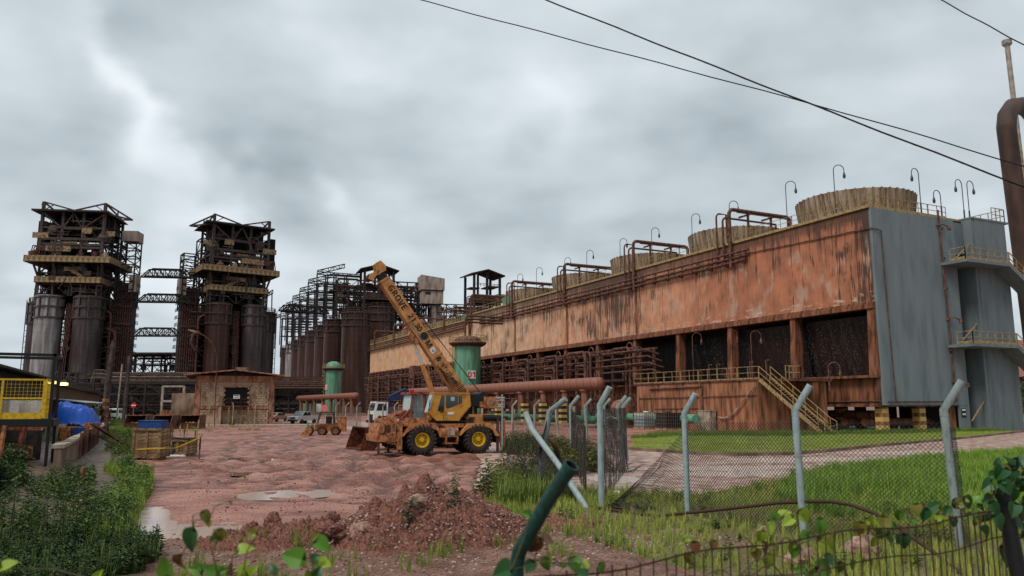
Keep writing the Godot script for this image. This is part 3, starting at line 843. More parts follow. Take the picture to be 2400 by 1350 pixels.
func make_cooling_tower() -> void:
	var o := thing("cooling_tower", "long concrete cooling tower with rust-orange side, grey end wall and ribbed fan stacks", "cooling tower", Vector3(TX, 0, TZ))
	var len1 := 103.0
	var b := MB.new()
	b.quad(Vector3(len1, 12.5, 0), Vector3(0, 12.5, 0), Vector3(0, 22.2, 0), Vector3(len1, 22.2, 0), Rect2(1, 0, -1, 1))
	part("front_wall", b, M.wall_orange, o)
	b = MB.new()
	b.slab(Vector3(0.0, 12.5, 0.01), Vector3(len1, 22.19, 0.5))
	part("wall_core", b, M.orange_dark, o)
	for k in 11:   # thin pilasters, one per bay
		b = MB.new()
		b.slab(Vector3(k * 10.1 + (0.02 if k == 0 else -0.25), 12.9, -0.07), Vector3(k * 10.1 + 0.3, 21.0, -0.005))
		if k in [4, 6, 8]: part("pilaster", b, M.orange_dark, o)
	b = MB.new()
	b.slab(Vector3(-0.05, 12.05, -0.5), Vector3(len1, 12.48, 0.6))
	b.slab(Vector3(-0.05, 12.5, -0.28), Vector3(len1, 12.75, -0.004))
	part("lower_beam", b, M.orange_dark, o)
	b = MB.new()   # roof edge
	b.slab(Vector3(-0.15, 22.2, -0.2), Vector3(len1, 22.42, 18.0))
	part("roof_deck", b, M.yellow_rail, o)
	b = MB.new()
	b.slab(Vector3(-0.3, 2.6, 0.02), Vector3(0.2, 22.19, 12.6))
	part("end_wall", b, M.grey_wall, o)
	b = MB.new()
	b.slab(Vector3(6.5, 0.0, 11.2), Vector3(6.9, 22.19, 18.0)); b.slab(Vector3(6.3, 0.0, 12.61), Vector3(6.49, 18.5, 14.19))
	part("shaft_wall", b, M.wet_and_shade_dark, o)  # shade deep in the shaft is put into this darker wall colour
	b = MB.new()
	b.slab(Vector3(-0.3, 0.0, 12.3), Vector3(6.5, 2.59, 12.6)); b.slab(Vector3(0.2, 2.6, 12.3), Vector3(6.5, 22.19, 12.6)); b.slab(Vector3(-0.3, 0, 11.0), Vector3(-0.1, 2.58, 12.28))
	part("recessed_wall", b, M.grey_wall, o)
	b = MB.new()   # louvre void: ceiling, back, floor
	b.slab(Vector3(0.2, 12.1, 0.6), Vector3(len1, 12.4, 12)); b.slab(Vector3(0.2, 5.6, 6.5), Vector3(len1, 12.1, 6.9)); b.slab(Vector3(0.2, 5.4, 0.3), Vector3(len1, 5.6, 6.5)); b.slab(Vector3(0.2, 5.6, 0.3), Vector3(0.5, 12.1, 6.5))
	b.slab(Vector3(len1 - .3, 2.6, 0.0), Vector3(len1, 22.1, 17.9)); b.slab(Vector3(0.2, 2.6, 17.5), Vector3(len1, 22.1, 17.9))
	part("inner_wall", b, M.wet_and_shade_dark, o)
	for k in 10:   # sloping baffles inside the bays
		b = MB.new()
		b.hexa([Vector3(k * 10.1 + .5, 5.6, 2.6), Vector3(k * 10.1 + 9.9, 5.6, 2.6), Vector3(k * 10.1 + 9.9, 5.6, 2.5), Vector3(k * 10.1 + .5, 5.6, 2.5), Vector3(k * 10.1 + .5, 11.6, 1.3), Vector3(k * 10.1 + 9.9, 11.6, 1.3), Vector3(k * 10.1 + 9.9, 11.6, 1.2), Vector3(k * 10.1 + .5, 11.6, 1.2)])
		if k in [0, 1]: part("baffle", b, M.wet_and_shade_dark, o)
	for k in 11:
		b = MB.new()
		var x0 := k * 10.1
		b.hexa([Vector3(x0 - .1, 5.5, 0.5), Vector3(x0 - .1, 5.5, -0.55), Vector3(x0 + .75, 5.5, -0.55), Vector3(x0 + .75, 5.5, 0.5), Vector3(x0, 12.1, .8), Vector3(x0, 12.1, -0.3), Vector3(x0 + .7, 12.1, -0.3), Vector3(x0 + .7, 12.1, .8)])
		part("pillar", b, M.orange_dark, o)
	b = MB.new()
	b.slab(Vector3(0.0, 2.6, -0.35), Vector3(len1, 5.25, 0.2))
	part("basin_wall", b, M.orange_dark, o)
	b = MB.new()
	b.slab(Vector3(-0.1, 5.25, -1.15), Vector3(len1, 5.5, 0.3)); b.slab(Vector3(-0.05, 2.45, -0.5), Vector3(len1, 2.6, 11))
	part("ledge", b, M.orange_dark, o)
	for q in [Vector2(0.1, 0.1), Vector2(7.0, 2.6), Vector2(0.2, 5.6), Vector2(0.2, 10.2), Vector2(7.2, 5.6), Vector2(14.2, 0.6), Vector2(14.2, 5.6), Vector2(7.2, 10.4), Vector2(14.2, 10.4), Vector2(21, 0.6), Vector2(21, 5.6), Vector2(21, 10.4)]:
		b = MB.new()
		b.slab(Vector3(q.x, 0, q.y), Vector3(q.x + .85, 2.45, q.y + .85))
		var pl := part("support_pillar", b, M.black_steel if q.x > 1 and q.y > 1 else M.rust_concrete, o)
		if q.x < 8 and q.y < 9.5 and not (q.x > 1 and q.y > 3):
			for s in 3:
				var yb := MB.new()
				yb.slab(Vector3(q.x - .012, 0.25 + s * .8, q.y - .012), Vector3(q.x + .862, 0.25 + s * .8 + .42, q.y + .862))
				part("yellow_stripe", yb, M.sign_yellow, pl)
	b = MB.new()
	for k in 3: b.tube([Vector3(3.0 + k * 2.5, .9, 1.0), Vector3(3.0 + k * 2.5, .9, 11.0)], .42, 8)
	b.tube([Vector3(2.0, 1.6, 3.0), Vector3(60, 1.6, 3.0)], .5, 8)
	part("underfloor_pipe", b, M.rust_pipe, o)
	# roof: fan stacks, rails, header pipes
	var rm := MB.new()
	rm.hexa([Vector3(5.86, 0, .09), Vector3(6.06, 0, .09), Vector3(6.06, 0, -.09), Vector3(5.86, 0, -.09), Vector3(6.33, 3.6, .09), Vector3(6.53, 3.6, .09), Vector3(6.53, 3.6, -.09), Vector3(6.33, 3.6, -.09)])
	var ribm := rm.mesh()
	for k in 5: fan_stack(o, Vector3(9.0 + 20.0 * k, 22.42, 9.0), 5.95, 6.42, 3.55, 44, ribm, M.stack)
	var k := 0.0
	while k < 101.0:
		b = MB.new()
		b.rail([Vector3(k, 22.42, -0.1), Vector3(k + 4.9, 22.42, -0.1)], 1.15, 1.6, .025, .08)
		part("railing", b, M.yellow_rail, o)
		k += 5.0
	for z in [0.0, 4.5, 9.0]:
		b = MB.new()
		b.rail([Vector3(-0.1, 22.42, z), Vector3(-0.1, 22.42, z + (4.4 if z < 9 else 2.8))], 1.15, 1.5, .03)
		part("railing", b, M.yellow_rail, o)
	for q in 5:   # risers that cross over the roof edge to the distribution pipes
		var x := 19.6 + 20.6 * q
		b = MB.new()
		b.tube([Vector3(x, 19.2, -0.45), Vector3(x, 25.9, -0.45)] + arc(Vector3(x, 25.9, 0.25), Vector3(0, 0, -0.7), Vector3(0, .7, 0)) + [Vector3(x, 26.6, 9.0)] + arc(Vector3(x, 26.0, 9.0), Vector3(0, .6, 0), Vector3(0, 0, .6)) + [Vector3(x, 22.5, 9.6)], .24, 7)
		b.tube([Vector3(x + 1.2, 20.2, -0.45), Vector3(x + 1.2, 25.2, -0.45)] + arc(Vector3(x + 1.2, 25.2, 0.15), Vector3(0, 0, -0.6), Vector3(0, .6, 0)) + [Vector3(x + 1.2, 25.8, 8.4), Vector3(x + 1.2, 22.5, 8.6)], .14, 6)
		b.tube([Vector3(x + 2.4, 20.0, -0.4), Vector3(x + 2.4, 26.0, -0.4)] + arc(Vector3(x + 2.4, 26.0, 0.2), Vector3(0, 0, -0.6), Vector3(0, .6, 0)) + [Vector3(x + 2.4, 26.6, 1.2), Vector3(x + 2.4, 22.5, 1.3)], .12, 6)
		part("riser_pipe", b, M.rack, o)
		b = MB.new()
		for z in [2.6, 6.4]:
			b.bar(Vector3(x, 22.4, z), Vector3(x, 26.5, z), .22)
			b.bar(Vector3(x - .4, 26.2, z), Vector3(x + 1.6, 26.2, z), .2)
		b.bar(Vector3(x - .25, 26.25, 0.6), Vector3(x - .25, 26.25, 9.0), .12)
		part("pipe_support", b, M.rack, o)
		b = MB.new()   # hand wheel ring at the riser
		for s in 10:
			var a := TAU * s / 10.0
			var a2 := TAU * (s + 1) / 10.0
			b.bar(Vector3(x + cos(a) * .6, 23.6 + sin(a) * .6, 9.7), Vector3(x + cos(a2) * .6, 23.6 + sin(a2) * .6, 9.7), .16)
		part("valve_ring", b, M.rust, o)
	for y in [[20.95, 16.5], [20.35, 16.9], [19.8, 17.3]]:
		b = MB.new()
		b.tube([Vector3(y[1], y[0], -0.5), Vector3(97, y[0] - .15, -0.5)], .15, 6)
		part("wall_pipe", b, M.rack, o)
	b = MB.new()
	for s in 27: b.bar(Vector3(17.5 + s * 3.0, 19.5, -0.02), Vector3(17.5 + s * 3.0, 19.5, -0.8), .12, .16)
	for s in 27: b.bar(Vector3(17.5 + s * 3.0, 19.45, -0.06), Vector3(17.5 + s * 3.0, 21.2, -0.06), .1)
	part("pipe_bracket", b, M.rust, o).set_meta("kind", "stuff")
	b = MB.new()
	b.tube([Vector3(21, 20.72, -.12), Vector3(14, 20.5, -.12), Vector3(7.4, 20.28, -.12), Vector3(0.3, 20.1, -.12), Vector3(-.35, 20.05, -.1), Vector3(-.42, 20.0, .5), Vector3(-.42, 19.9, 1.15), Vector3(-.42, 11, 1.3), Vector3(-.42, 2.9, 1.5)], .06, 5)
	part("conduit", b, M.rack, o)
	b = MB.new()
	b.tube([Vector3(-.45, 23.0, 10.05), Vector3(-.45, 12, 10.25), Vector3(-.45, 3.0, 10.45)], .1, 5)
	for s in 6: b.box(Vector3(-.45, 5.0 + s * 3.2, 10.25), Vector3(.3, .22, .34))
	part("conduit", b, M.rack, o)
	b = MB.new()
	b.tube([Vector3(-.4, 2.95, 0.4), Vector3(-.4, 3.0, 10.4)], .06, 5)
	b.tube([Vector3(10, 3.0, -.45), Vector3(5, 2.95, -.45), Vector3(-.3, 3.0, -.42)], .06, 5)
	part("conduit", b, M.rack, o)
	for s in [[21.3, 10.5], [11.5, 11.0], [4.9, 11.3]]:   # small lamps on brackets by the recess
		b = MB.new()
		b.tube([Vector3(-.3, s[0], s[1] - .8), Vector3(-.8, s[0] + .1, s[1] - .3), Vector3(-.9, s[0] - .15, s[1] + .4)], .07, 5)
		b.lathe([Vector2(.05, -.3), Vector2(.2, -.25), Vector2(.14, .15), Vector2(.03, .2)], 7, Vector3(-.9, s[0] - .2, s[1] + .5))
		part("bracket_lamp", b, M.rust_pale, o)
	var sg := MB.new()
	sg.slab(Vector3(-.36, 1.4, 11.25), Vector3(-.30, 2.3, 11.9))
	var sn := part("notice_plate", sg, M.ink, o)
	sg = MB.new()
	sg.slab(Vector3(-.375, 2.05, 11.3), Vector3(-.361, 2.22, 11.85)); sg.slab(Vector3(-.375, 1.6, 11.34), Vector3(-.361, 1.8, 11.56)); sg.slab(Vector3(-.375, 1.6, 11.62), Vector3(-.361, 1.8, 11.82))
	part("print", sg, M.white, sn)
	# water running down inside the open bays
	var at := []
	var tints := []
	rng.seed = 5
	var fl := noise(91, 0.5, 2)
	for q in 9000:
		var x := rng.randf_range(0.9, 30.0)
		if fl.get_noise_2d(x * 2.0, 3.0) + 0.25 < rng.randf() * 0.7: continue
		var y := rng.randf_range(5.6, 12.0)
		var s := rng.randf_range(0.006, 0.013)
		at.append(Transform3D(Basis.from_scale(Vector3(s, s * rng.randf_range(2.0, 6.0), s)), Vector3(TX + x, y, TZ + 1.15 + (11.6 - y) * .2 - rng.randf() * .5)))
	var wm := mat("falling_water", C(.3, .29, .28), .3)
	var dr := MB.new()
	dr.lathe([Vector2(0.01, -1), Vector2(1, 0), Vector2(0.01, 1)], 5)
	stuff("falling_water", dr.mesh(), wm, at, null, "drops of water falling inside the open bays of the cooling tower", "water")
	# lamps along the roof
	var lx := [4.78, 11.63, 21.1, 28.5, 37.6, 45.8, 55.7, 63.1, 73.8, 81.8]
	for q in lx.size():
		lamp_post(Vector3(TX + lx[q], 22.42, TZ + 1.0), 5.75, Vector3(-.5, 0, .86).normalized() if q % 2 == 0 else Vector3(-.7, 0, .7), "gooseneck lamp at the roof edge above the orange wall, %s from the grey end" % ordinal(q))
	var ex := [[8.9, 5.2, -1.0, "tall gooseneck lamp bent left, beside the nearest fan stack above the grey wall"], [12.2, 3.2, -1.0, "short gooseneck lamp on the grey end's roof edge, between two taller ones"], [16.0, 4.9, -1.0, "left lamp of the pair of goosenecks over the stair tower"], [16.9, 5.0, 1.0, "right lamp of the pair of goosenecks over the stair tower, with a flat shade"]]
	for q in ex: lamp_post(Vector3(TX + .6, 22.42, TZ + q[0]), q[1], Vector3(0, 0, q[2]), q[3])
	var ul := [[24.3, -3.0, 11.55, "gooseneck lamp rising from the platform before the third dark bay"], [17.9, -3.0, 11.35, "gooseneck lamp on the platform close to the second dark bay's pillar"], [14.1, -3.0, 10.9, "gooseneck lamp on the platform before the second dark bay"]]
	for q in ul: lamp_post(Vector3(TX + q[0], 5.2, TZ + q[1]), q[2] - 5.2, Vector3(-.6, 0, .8).normalized(), q[3], "gooseneck lamps on the concrete platform", "rust_pale", .05)
	lamp_post(Vector3(TX + 4.2, 4.0, TZ - 2.2), 2.9, Vector3(-.6, 0, .8).normalized(), "low gooseneck lamp behind the top of the steel stairs", "gooseneck lamps on the concrete platform", "rust_pale", .06)

func make_stair_tower() -> void:
	var o := thing("stair_tower", "grey concrete stair tower with yellow-railed landings at the end of the cooling tower", "stair tower", Vector3(TX, 0, TZ))
	var b := MB.new()
	b.slab(Vector3(-1.2, 0, 14.2), Vector3(6, 22.3, 14.7))
	part("side_wall", b, M.stair_wall, o)
	b = MB.new()
	b.slab(Vector3(-1.25, 0, 14.7), Vector3(-.7, 22.35, 19.9))
	part("front_wall", b, M.stair_wall, o)
	b = MB.new()
	b.slab(Vector3(-.7, 0, 19.4), Vector3(6, 22.3, 19.89))
	part("side_wall", b, M.stair_wall, o)
	b = MB.new()
	b.slab(Vector3(-1.3, 22.36, 14.2), Vector3(6, 22.55, 20.6)); b.slab(Vector3(6.2, 0, 12.61), Vector3(6.45, 22, 14.19)); b.slab(Vector3(-.25, 18.6, 12.61), Vector3(6.19, 22, 14.19))
	part("roof_slab", b, M.stair_wall, o)
	b = MB.new()
	b.rail([Vector3(-1.0, 22.55, 18.2), Vector3(-1.0, 22.55, 20.4), Vector3(2.5, 22.55, 20.4)], 1.5, .8, .035, 0)
	part("railing", b, M.yellow_rail, o)
	for q in [17.35, 8.75]:
		b = MB.new()
		b.slab(Vector3(-3.1, q - .3, 10.0), Vector3(-1.26, q, 17.2)); b.slab(Vector3(-1.26, q - .3, 12.61), Vector3(6.1, q, 14.19)); b.slab(Vector3(-1.26, q - .3, 10.0), Vector3(-.32, q, 12.6))
		part("landing", b, M.stair_wall, o)
		b = MB.new()   # flight going down to the right
		var pts := PackedVector2Array()
		var n := 24
		pts.append(Vector2(17.2, q - .35))
		pts.append(Vector2(17.2, q))
		for s in n:
			pts.append(Vector2(17.2 + (s + 1) * .29, q - s * .18)); pts.append(Vector2(17.2 + (s + 1) * .29, q - (s + 1) * .18))
		pts.append(Vector2(17.2 + n * .29, q - n * .18 - .4))
		b.x = Transform3D(Basis(Vector3(0, 0, 1), Vector3(0, 1, 0), Vector3(-1, 0, 0)), Vector3.ZERO)   # outline's x runs along z
		b.prism(pts, 1.3, 3.05)
		part("stair_flight", b, M.stair_wall, o)
		b = MB.new()
		b.slab(Vector3(-3.05, q - n * .18 - .4, 17.2 + n * .29), Vector3(-.0, q - n * .18, 26.5))
		part("landing", b, M.stair_wall, o)
		for e in [[Vector3(-3.0, q, 10.05), Vector3(-3.0, q, 13.6)], [Vector3(-3.0, q, 13.7), Vector3(-3.0, q, 17.1)], [Vector3(-1.35, q, 10.05), Vector3(-3.0, q, 10.05)], [Vector3(-3.0, q, 17.25), Vector3(-3.0, q - 2.16, 20.7)], [Vector3(-3.0, q - 2.16, 20.75), Vector3(-3.0, q - 4.32, 24.2)]]:
			b = MB.new()
			b.rail(e, 1.25, 1.2, .035, .25)
			part("railing", b, M.yellow_rail, o)
		b = MB.new()
		b.bar(Vector3(-.9, q + .5, 11.6), Vector3(-.9, q + 2.3, 14.1), .1)
		part("handrail", b, M.yellow_rail, o)
	b = MB.new()
	b.bar(Vector3(-.9, 1.0, 11.9), Vector3(-.9, 3.0, 14.1), .1)
	part("handrail", b, M.yellow_rail, o)

func make_far_tower() -> void:
	var o := thing("cooling_tower", "second, lower cooling tower with peach-coloured wall behind the crane boom", "cooling tower", Vector3(TX + 104.5, 0, TZ))
	var n := 80.0
	var b := MB.new()
	b.quad(Vector3(n, 12.6, 0), Vector3(0, 12.6, 0), Vector3(0, 21.2, 0), Vector3(n, 21.2, 0), Rect2(1, 0, -1, 1))
	part("front_wall", b, M.wall_far, o)
	b = MB.new()
	b.slab(Vector3(0, 12.6, .01), Vector3(n, 21.19, 17)); b.slab(Vector3(0, 12.1, -.4), Vector3(n, 12.58, .5))
	part("wall_core", b, M.orange_dark, o)
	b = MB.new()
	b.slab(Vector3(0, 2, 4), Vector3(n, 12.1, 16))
	part("inner_wall", b, M.wet_and_shade_dark, o)
	b = MB.new()
	b.slab(Vector3(-.1, 21.2, -.25), Vector3(n, 21.4, 17.2))
	part("roof_deck", b, M.yellow_rail, o)
	for k in 9:
		b = MB.new()
		b.slab(Vector3(k * 9.9, 2, -.3), Vector3(k * 9.9 + .8, 12.1, .8))
		part("pillar", b, M.orange_dark, o)
	for k in 8:
		b = MB.new()
		b.rail([Vector3(k * 10.0, 21.4, -.1), Vector3(k * 10.0 + 9.8, 21.4, -.1)], 1.3, 1.3, .05)
		part("railing", b, M.yellow_rail, o)
	for y in [20.6, 20.1, 19.6]:
		b = MB.new()
		b.tube([Vector3(1, y, -.6), Vector3(n + 1, y - .2, -.6), Vector3(n + 1, 13, -.6)], .16, 5)
		part("wall_pipe", b, M.rust, o)
	for q in 4:
		var x := 14.0 + q * 20.0
		b = MB.new()
		b.tube([Vector3(x, 20, -.5), Vector3(x, 24.5, -.5)] + arc(Vector3(x, 24.5, .2), Vector3(0, 0, -.7), Vector3(0, .7, 0)) + [Vector3(x, 25.2, 8)], .22, 6)
		b.tube([Vector3(x + 8, 21.4, 4), Vector3(x + 8, 24, 4)] + arc(Vector3(x + 7.4, 24, 4), Vector3(.6, 0, 0), Vector3(0, .6, 0)) + [Vector3(x, 24.6, 4)], .15, 6)
		part("riser_pipe", b, M.rack, o)
	var rm := MB.new()
	rm.box(Vector3(6.1, 1.2, 0), Vector3(.2, 2.4, .2))
	var ribm := rm.mesh()
	for k in 4:
		b = MB.new()
		b.lathe([Vector2(5.9, 0), Vector2(6.0, 2.4), Vector2(5.8, 2.4)], 40)
		var s := part("fan_stack", b, M.green_tank if k in [0, 2] else M.stack, o, Vector3(10 + k * 20.0, 21.4, 9))
		for e in 36:
			var rb := part("rib", ribm, M.green_tank if k in [0, 2] else M.rib, s)
			rb.rotation.y = TAU * e / 36
	for q in 5:
		lamp_post(Vector3(TX + 104.5 + 12 + q * 14.0, 21.4, TZ + 1), 4.6, Vector3(-.5, 0, .86), "gooseneck lamp on the peach-coloured far cooling tower, %s from the near end" % ordinal(q), "gooseneck lamps on the far cooling tower", "rust_pale", .09)
	# the green-clad stack behind the near tower's far end
	b = MB.new()
	b.lathe([Vector2(5.5, 0), Vector2(5.7, 2.2), Vector2(5.5, 2.2)], 40, Vector3(-14, 22.6, 8))
	part("fan_stack", b, M.green_tank, o)

func make_platform() -> void:
	var o := thing("concrete_platform", "stained concrete pump platform with yellow railing in front of the open bays", "platform", Vector3(TX, 0, TZ))
	var b := MB.new()
	b.slab(Vector3(5.7, 0, -10), Vector3(26.5, 5.05, -1.2))
	part("wall", b, M.rust_concrete, o)
	for s in [[14.4, 5.05], [5.72, 5.05]]:
		b = MB.new()
		b.slab(Vector3(s[0], 0, -10.12), Vector3(s[0] + .3, s[1], -10.003))
		part("pilaster", b, M.orange_dark, o)
	b = MB.new()
	b.slab(Vector3(5.6, 5.05, -10.15), Vector3(27, 5.2, -1.2))
	part("deck", b, M.rust_pale, o)
	for s in 7:
		b = MB.new()
		b.rail([Vector3(5.7 + s * 3.05, 5.2, -10.05), Vector3(5.7 + s * 3.05 + 2.95, 5.2, -10.05)], 1.2, 1.5, .026, .1)
		part("railing", b, M.yellow_rail, o)
	b = MB.new()
	b.rail([Vector3(4.2, 5.2, -8.0), Vector3(4.2, 5.2, -6.0), Vector3(5.7, 5.2, -6.0)], 1.25, 1.2, .035, 0)
	part("railing", b, M.yellow_rail, o)
	b = MB.new()
	b.tube([Vector3(6, 3.6, -10.1), Vector3(15, 3.5, -10.12), Vector3(26, 3.45, -10.1)], .05, 5); b.tube([Vector3(14.2, 4.6, -10.15), Vector3(23.5, 4.5, -10.15), Vector3(23.5, 4.3, -10.15)], .09, 5); b.tube([Vector3(14.2, 4.6, -10.15), Vector3(14.2, .4, -10.15)], .09, 5)
	b.tube([Vector3(15, 2.3, -10.1), Vector3(23, 2.2, -10.1), Vector3(23, 3.4, -10.1)], .04, 5)
	part("conduit", b, M.rust_pale, o)
	b = MB.new()
	var sag := []
	for s in 9:
		var t := s / 8.0
		sag.append(Vector3(lerpf(5.9, 11.5, t), 4.5 - 3.1 * t - sin(t * PI) * 1.3 * t, -10.2))
	b.tube(sag, .05, 5)
	for s in 9: sag[s] = sag[s] + Vector3(.15, -.2 * sin(s / 8.0 * PI), -.06)
	b.tube(sag, .045, 5)
	part("hose", b, M.concrete, o)
	b = MB.new()
	b.slab(Vector3(11.6, 0.2, -10.9), Vector3(13.4, 2.1, -10.02))
	solo("electric_cabinet", (func(): var q := MB.new(); q.x = Transform3D(Basis(), Vector3(TX, 0, TZ)); q.slab(Vector3(12.0, 0, -11.0), Vector3(14.0, 2.0, -10.2)); q.slab(Vector3(11.95, 2.0, -11.05), Vector3(14.05, 2.08, -10.2)); q.slab(Vector3(12.98, .1, -11.02), Vector3(13.02, 1.9, -11.0)); return q).call(), M.concrete, "pale square cabinet at the foot of the stained platform wall", "cabinet")
	# valves and stand-pipes on the deck
	b = MB.new()
	for s in [[8.3, -6.5], [11.2, -6.0], [17, -5.5], [18.4, -5.5]]:
		b.tube([Vector3(s[0], 5.2, s[1]), Vector3(s[0], 7.2, s[1]), Vector3(s[0] - .5, 7.2, s[1])], .09, 5)
	part("stand_pipe", b, M.rust_pale, o)
	for s in [[12.2, -8.6], [16.2, -8.6]]:
		b = MB.new()
		for e in 12:
			var a := TAU * e / 12
			var a2 := TAU * (e + 1) / 12
			b.bar(Vector3(s[0] + cos(a) * .38, 6.0 + sin(a) * .38, s[1]), Vector3(s[0] + cos(a2) * .38, 6.0 + sin(a2) * .38, s[1]), .06)
			if e % 3 == 0: b.bar(Vector3(s[0], 6.0, s[1]), Vector3(s[0] + cos(a) * .38, 6.0 + sin(a) * .38, s[1]), .04)
		b.bar(Vector3(s[0], 5.2, s[1] + .1), Vector3(s[0], 6.0, s[1] + .1), .08)
		part("hand_wheel", b, M.rust, o)
	# dark posts under the stair
	for s in [4.6, 2.9]:
		b = MB.new()
		b.slab(Vector3(s, 0, -4.6), Vector3(s + .5, 4.9, -4.1))
		part("post", b, M.rust_concrete, o)
	b = MB.new()
	b.slab(Vector3(2.4, 4.9, -8.6), Vector3(5.6, 5.18, -3.8))
	part("landing", b, M.rust, o)
	# the stairs
	var t := thing("steel_staircase", "rusty steel staircase with yellow handrails down to the lawn", "staircase", Vector3(TX, 0, TZ))
	var top := Vector3(5.5, 5.2, -9.4)
	var bot := Vector3(-1.9, 0.1, -9.4)
	for z in [-10.2, -8.7]:
		b = MB.new()
		b.bar(Vector3(top.x, top.y - .1, z), Vector3(bot.x, bot.y, z), .08, .34)
		part("stringer", b, M.yellow_rail, t)
		b = MB.new()
		b.rail([Vector3(top.x, top.y, z), Vector3(bot.x + .4, bot.y + .2, z)], 1.2, 1.8, .027, 0)
		b.tube([Vector3(bot.x + .4, bot.y + 1.4, z), Vector3(bot.x - .3, 1.2, z), Vector3(bot.x - .3, 0, z)], .04, 5)
		part("handrail", b, M.yellow_rail, t)
	var tr := MB.new()
	tr.box(Vector3.ZERO, Vector3(.27, .05, 1.4))
	tr.box(Vector3(.13, -.09, 0), Vector3(.02, .16, 1.4))
	var trm := tr.mesh()
	for s in 24: part("tread", trm, M.rust_pale, t, top.lerp(bot, (s + .7) / 24.5) + Vector3(0, 0, -.05))

func make_rack() -> void:
	var o := thing("pipe_rack", "rusty rack of stacked pipes along the foot of the cooling towers", "pipe rack", Vector3(TX, 0, TZ - 4))
	var x := 34.0
	var k := 0
	while x < 170.0:
		var b := MB.new()
		b.bar(Vector3(x, 0, 0), Vector3(x, 10.4 + (1.6 if x > 120 else 0.0), 0), .3)
		b.bar(Vector3(x, 0, 2.2), Vector3(x, 10.2, 2.2), .3)
		for y in [6.2, 8.0, 9.9]: b.bar(Vector3(x, y, -.3), Vector3(x, y, 2.4), .2)
		part("post", b, M.rack, o)
		if k % 3 == 0:   # bends that drop out of the rack
			b = MB.new()
			b.tube([Vector3(x + 1.5, 1.5, -.7), Vector3(x + 1.5, 9.6, -.7)] + arc(Vector3(x + 2.3, 9.6, -.7), Vector3(-.8, 0, 0), Vector3(0, .8, 0)) + [Vector3(x + 5.5, 10.4, -.7)], .2, 7)
			b.tube([Vector3(x + 2.6, 6.0, -.6), Vector3(x + 2.6, 7.9, -.6)] + arc(Vector3(x + 3.2, 7.9, -.6), Vector3(-.6, 0, 0), Vector3(0, .6, 0)) + [Vector3(x + 6, 8.5, -.6)], .2, 7)
			b.tube([Vector3(x + 3.3, 6.0, -.6), Vector3(x + 3.3, 6.7, -.6)] + arc(Vector3(x + 3.8, 6.7, -.6), Vector3(-.5, 0, 0), Vector3(0, .5, 0)) + [Vector3(x + 6, 7.2, -.6)], .16, 7)
			part("pipe_bend", b, M.rack, o)
			b = MB.new()
			var pts := []
			for s in 9: pts.append(Vector3(x + 3.4 - cos(PI * s / 8.0) * .7, 10.5 + sin(PI * s / 8.0) * .75, .6))
			b.tube(pts, .12, 6)
			part("expansion_loop", b, M.rack, o)
		x += 3.4; k += 1
	rng.seed = 12
	for q in 6:
		for z in [-.2, 1.7]:
			if rng.randf() < .2: continue
			var y := 6.0 + q * .74
			var xa := 33.0 + rng.randf_range(0, 3) + (0.0 if rng.randf() < .7 else 20.0)
			var b := MB.new()
			b.tube([Vector3(xa, y, z), Vector3(172, y + .1, z)], rng.randf_range(.08, .15), 6)
			part("pipe", b, M.rack if q % 3 else M.rust_pale, o)
	for y in [10.6, 11.2, 11.8]:
		var b := MB.new()
		b.tube([Vector3(122, y, .4), Vector3(172, y, .4)], .13, 6)
		part("pipe", b, M.rack, o)
	for y in [1.0, 2.0, 2.9, 3.8, 4.7, 5.3]:   # lower tiers, towards the far end
		for z in [-.3, 1.5]:
			var b := MB.new()
			b.tube([Vector3(60 + rng.randf() * 30, y, z), Vector3(172, y, z)], .12, 6)
			part("pipe", b, M.rack, o)
	for y in [6.1, 10.35]:
		var b := MB.new()
		b.bar(Vector3(33.6, y, -.35), Vector3(172, y, -.35), .14, .26)
		b.bar(Vector3(33.6, y, 2.5), Vector3(172, y, 2.5), .14, .26)
		part("beam", b, M.rack, o)
	var b2 := MB.new()   # tail of bent pipe ends at the near end of the rack
	for q in 4:
		b2.tube([Vector3(42, 9.8 - q * .9, -.9 - q * .1), Vector3(31.5 - q * .5, 9.9 - q * .9, -.9 - q * .1), Vector3(31.2 - q * .5, 9.6 - q * .9, -.5), Vector3(31.3 - q * .5, 9.3 - q * .9, 1.0)], .13, 6)
	b2.tube([Vector3(37.5, .5, -6.6), Vector3(37.5, 9.0, -6.6)] + arc(Vector3(38.2, 9.0, -6.6), Vector3(-.7, 0, 0), Vector3(0, .7, 0)) + [Vector3(42, 9.7, -6.6)], .22, 8)
	b2.tube([Vector3(36.0, .5, -6.0), Vector3(36.0, 7.0, -6.0), Vector3(35.0, 7.0, -6.0), Vector3(35, 5, -6)], .16, 7)
	part("pipe_bend", b2, M.rack, o)
	# two more braced lattice bents
	b2 = MB.new()
	b2.bar(Vector3(118, 12, -.6), Vector3(114, 6, -.6), .3)
	b2.slab(Vector3(128, 9.2, -.8), Vector3(130.5, 12.2, 1.0))
	part("cable_box", b2, M.rust_pale, o)
	# dark clutter wall of pumps and services behind the rack's foot
	b2 = MB.new()
	rng.seed = 33
	for q in 60:
		var xx := rng.randf_range(28, 180)
		b2.box(Vector3(xx, rng.randf_range(.5, 2.5), rng.randf_range(1.8, 3.4)), Vector3(rng.randf_range(.6, 3.5), rng.randf_range(.8, 4), .8))
		b2.bar(Vector3(xx + 1, 0, 1.2), Vector3(xx + 1, rng.randf_range(3, 6.2), 1.2), .25)
	part("service_clutter", b2, M.rack, o).set_meta("kind", "stuff")

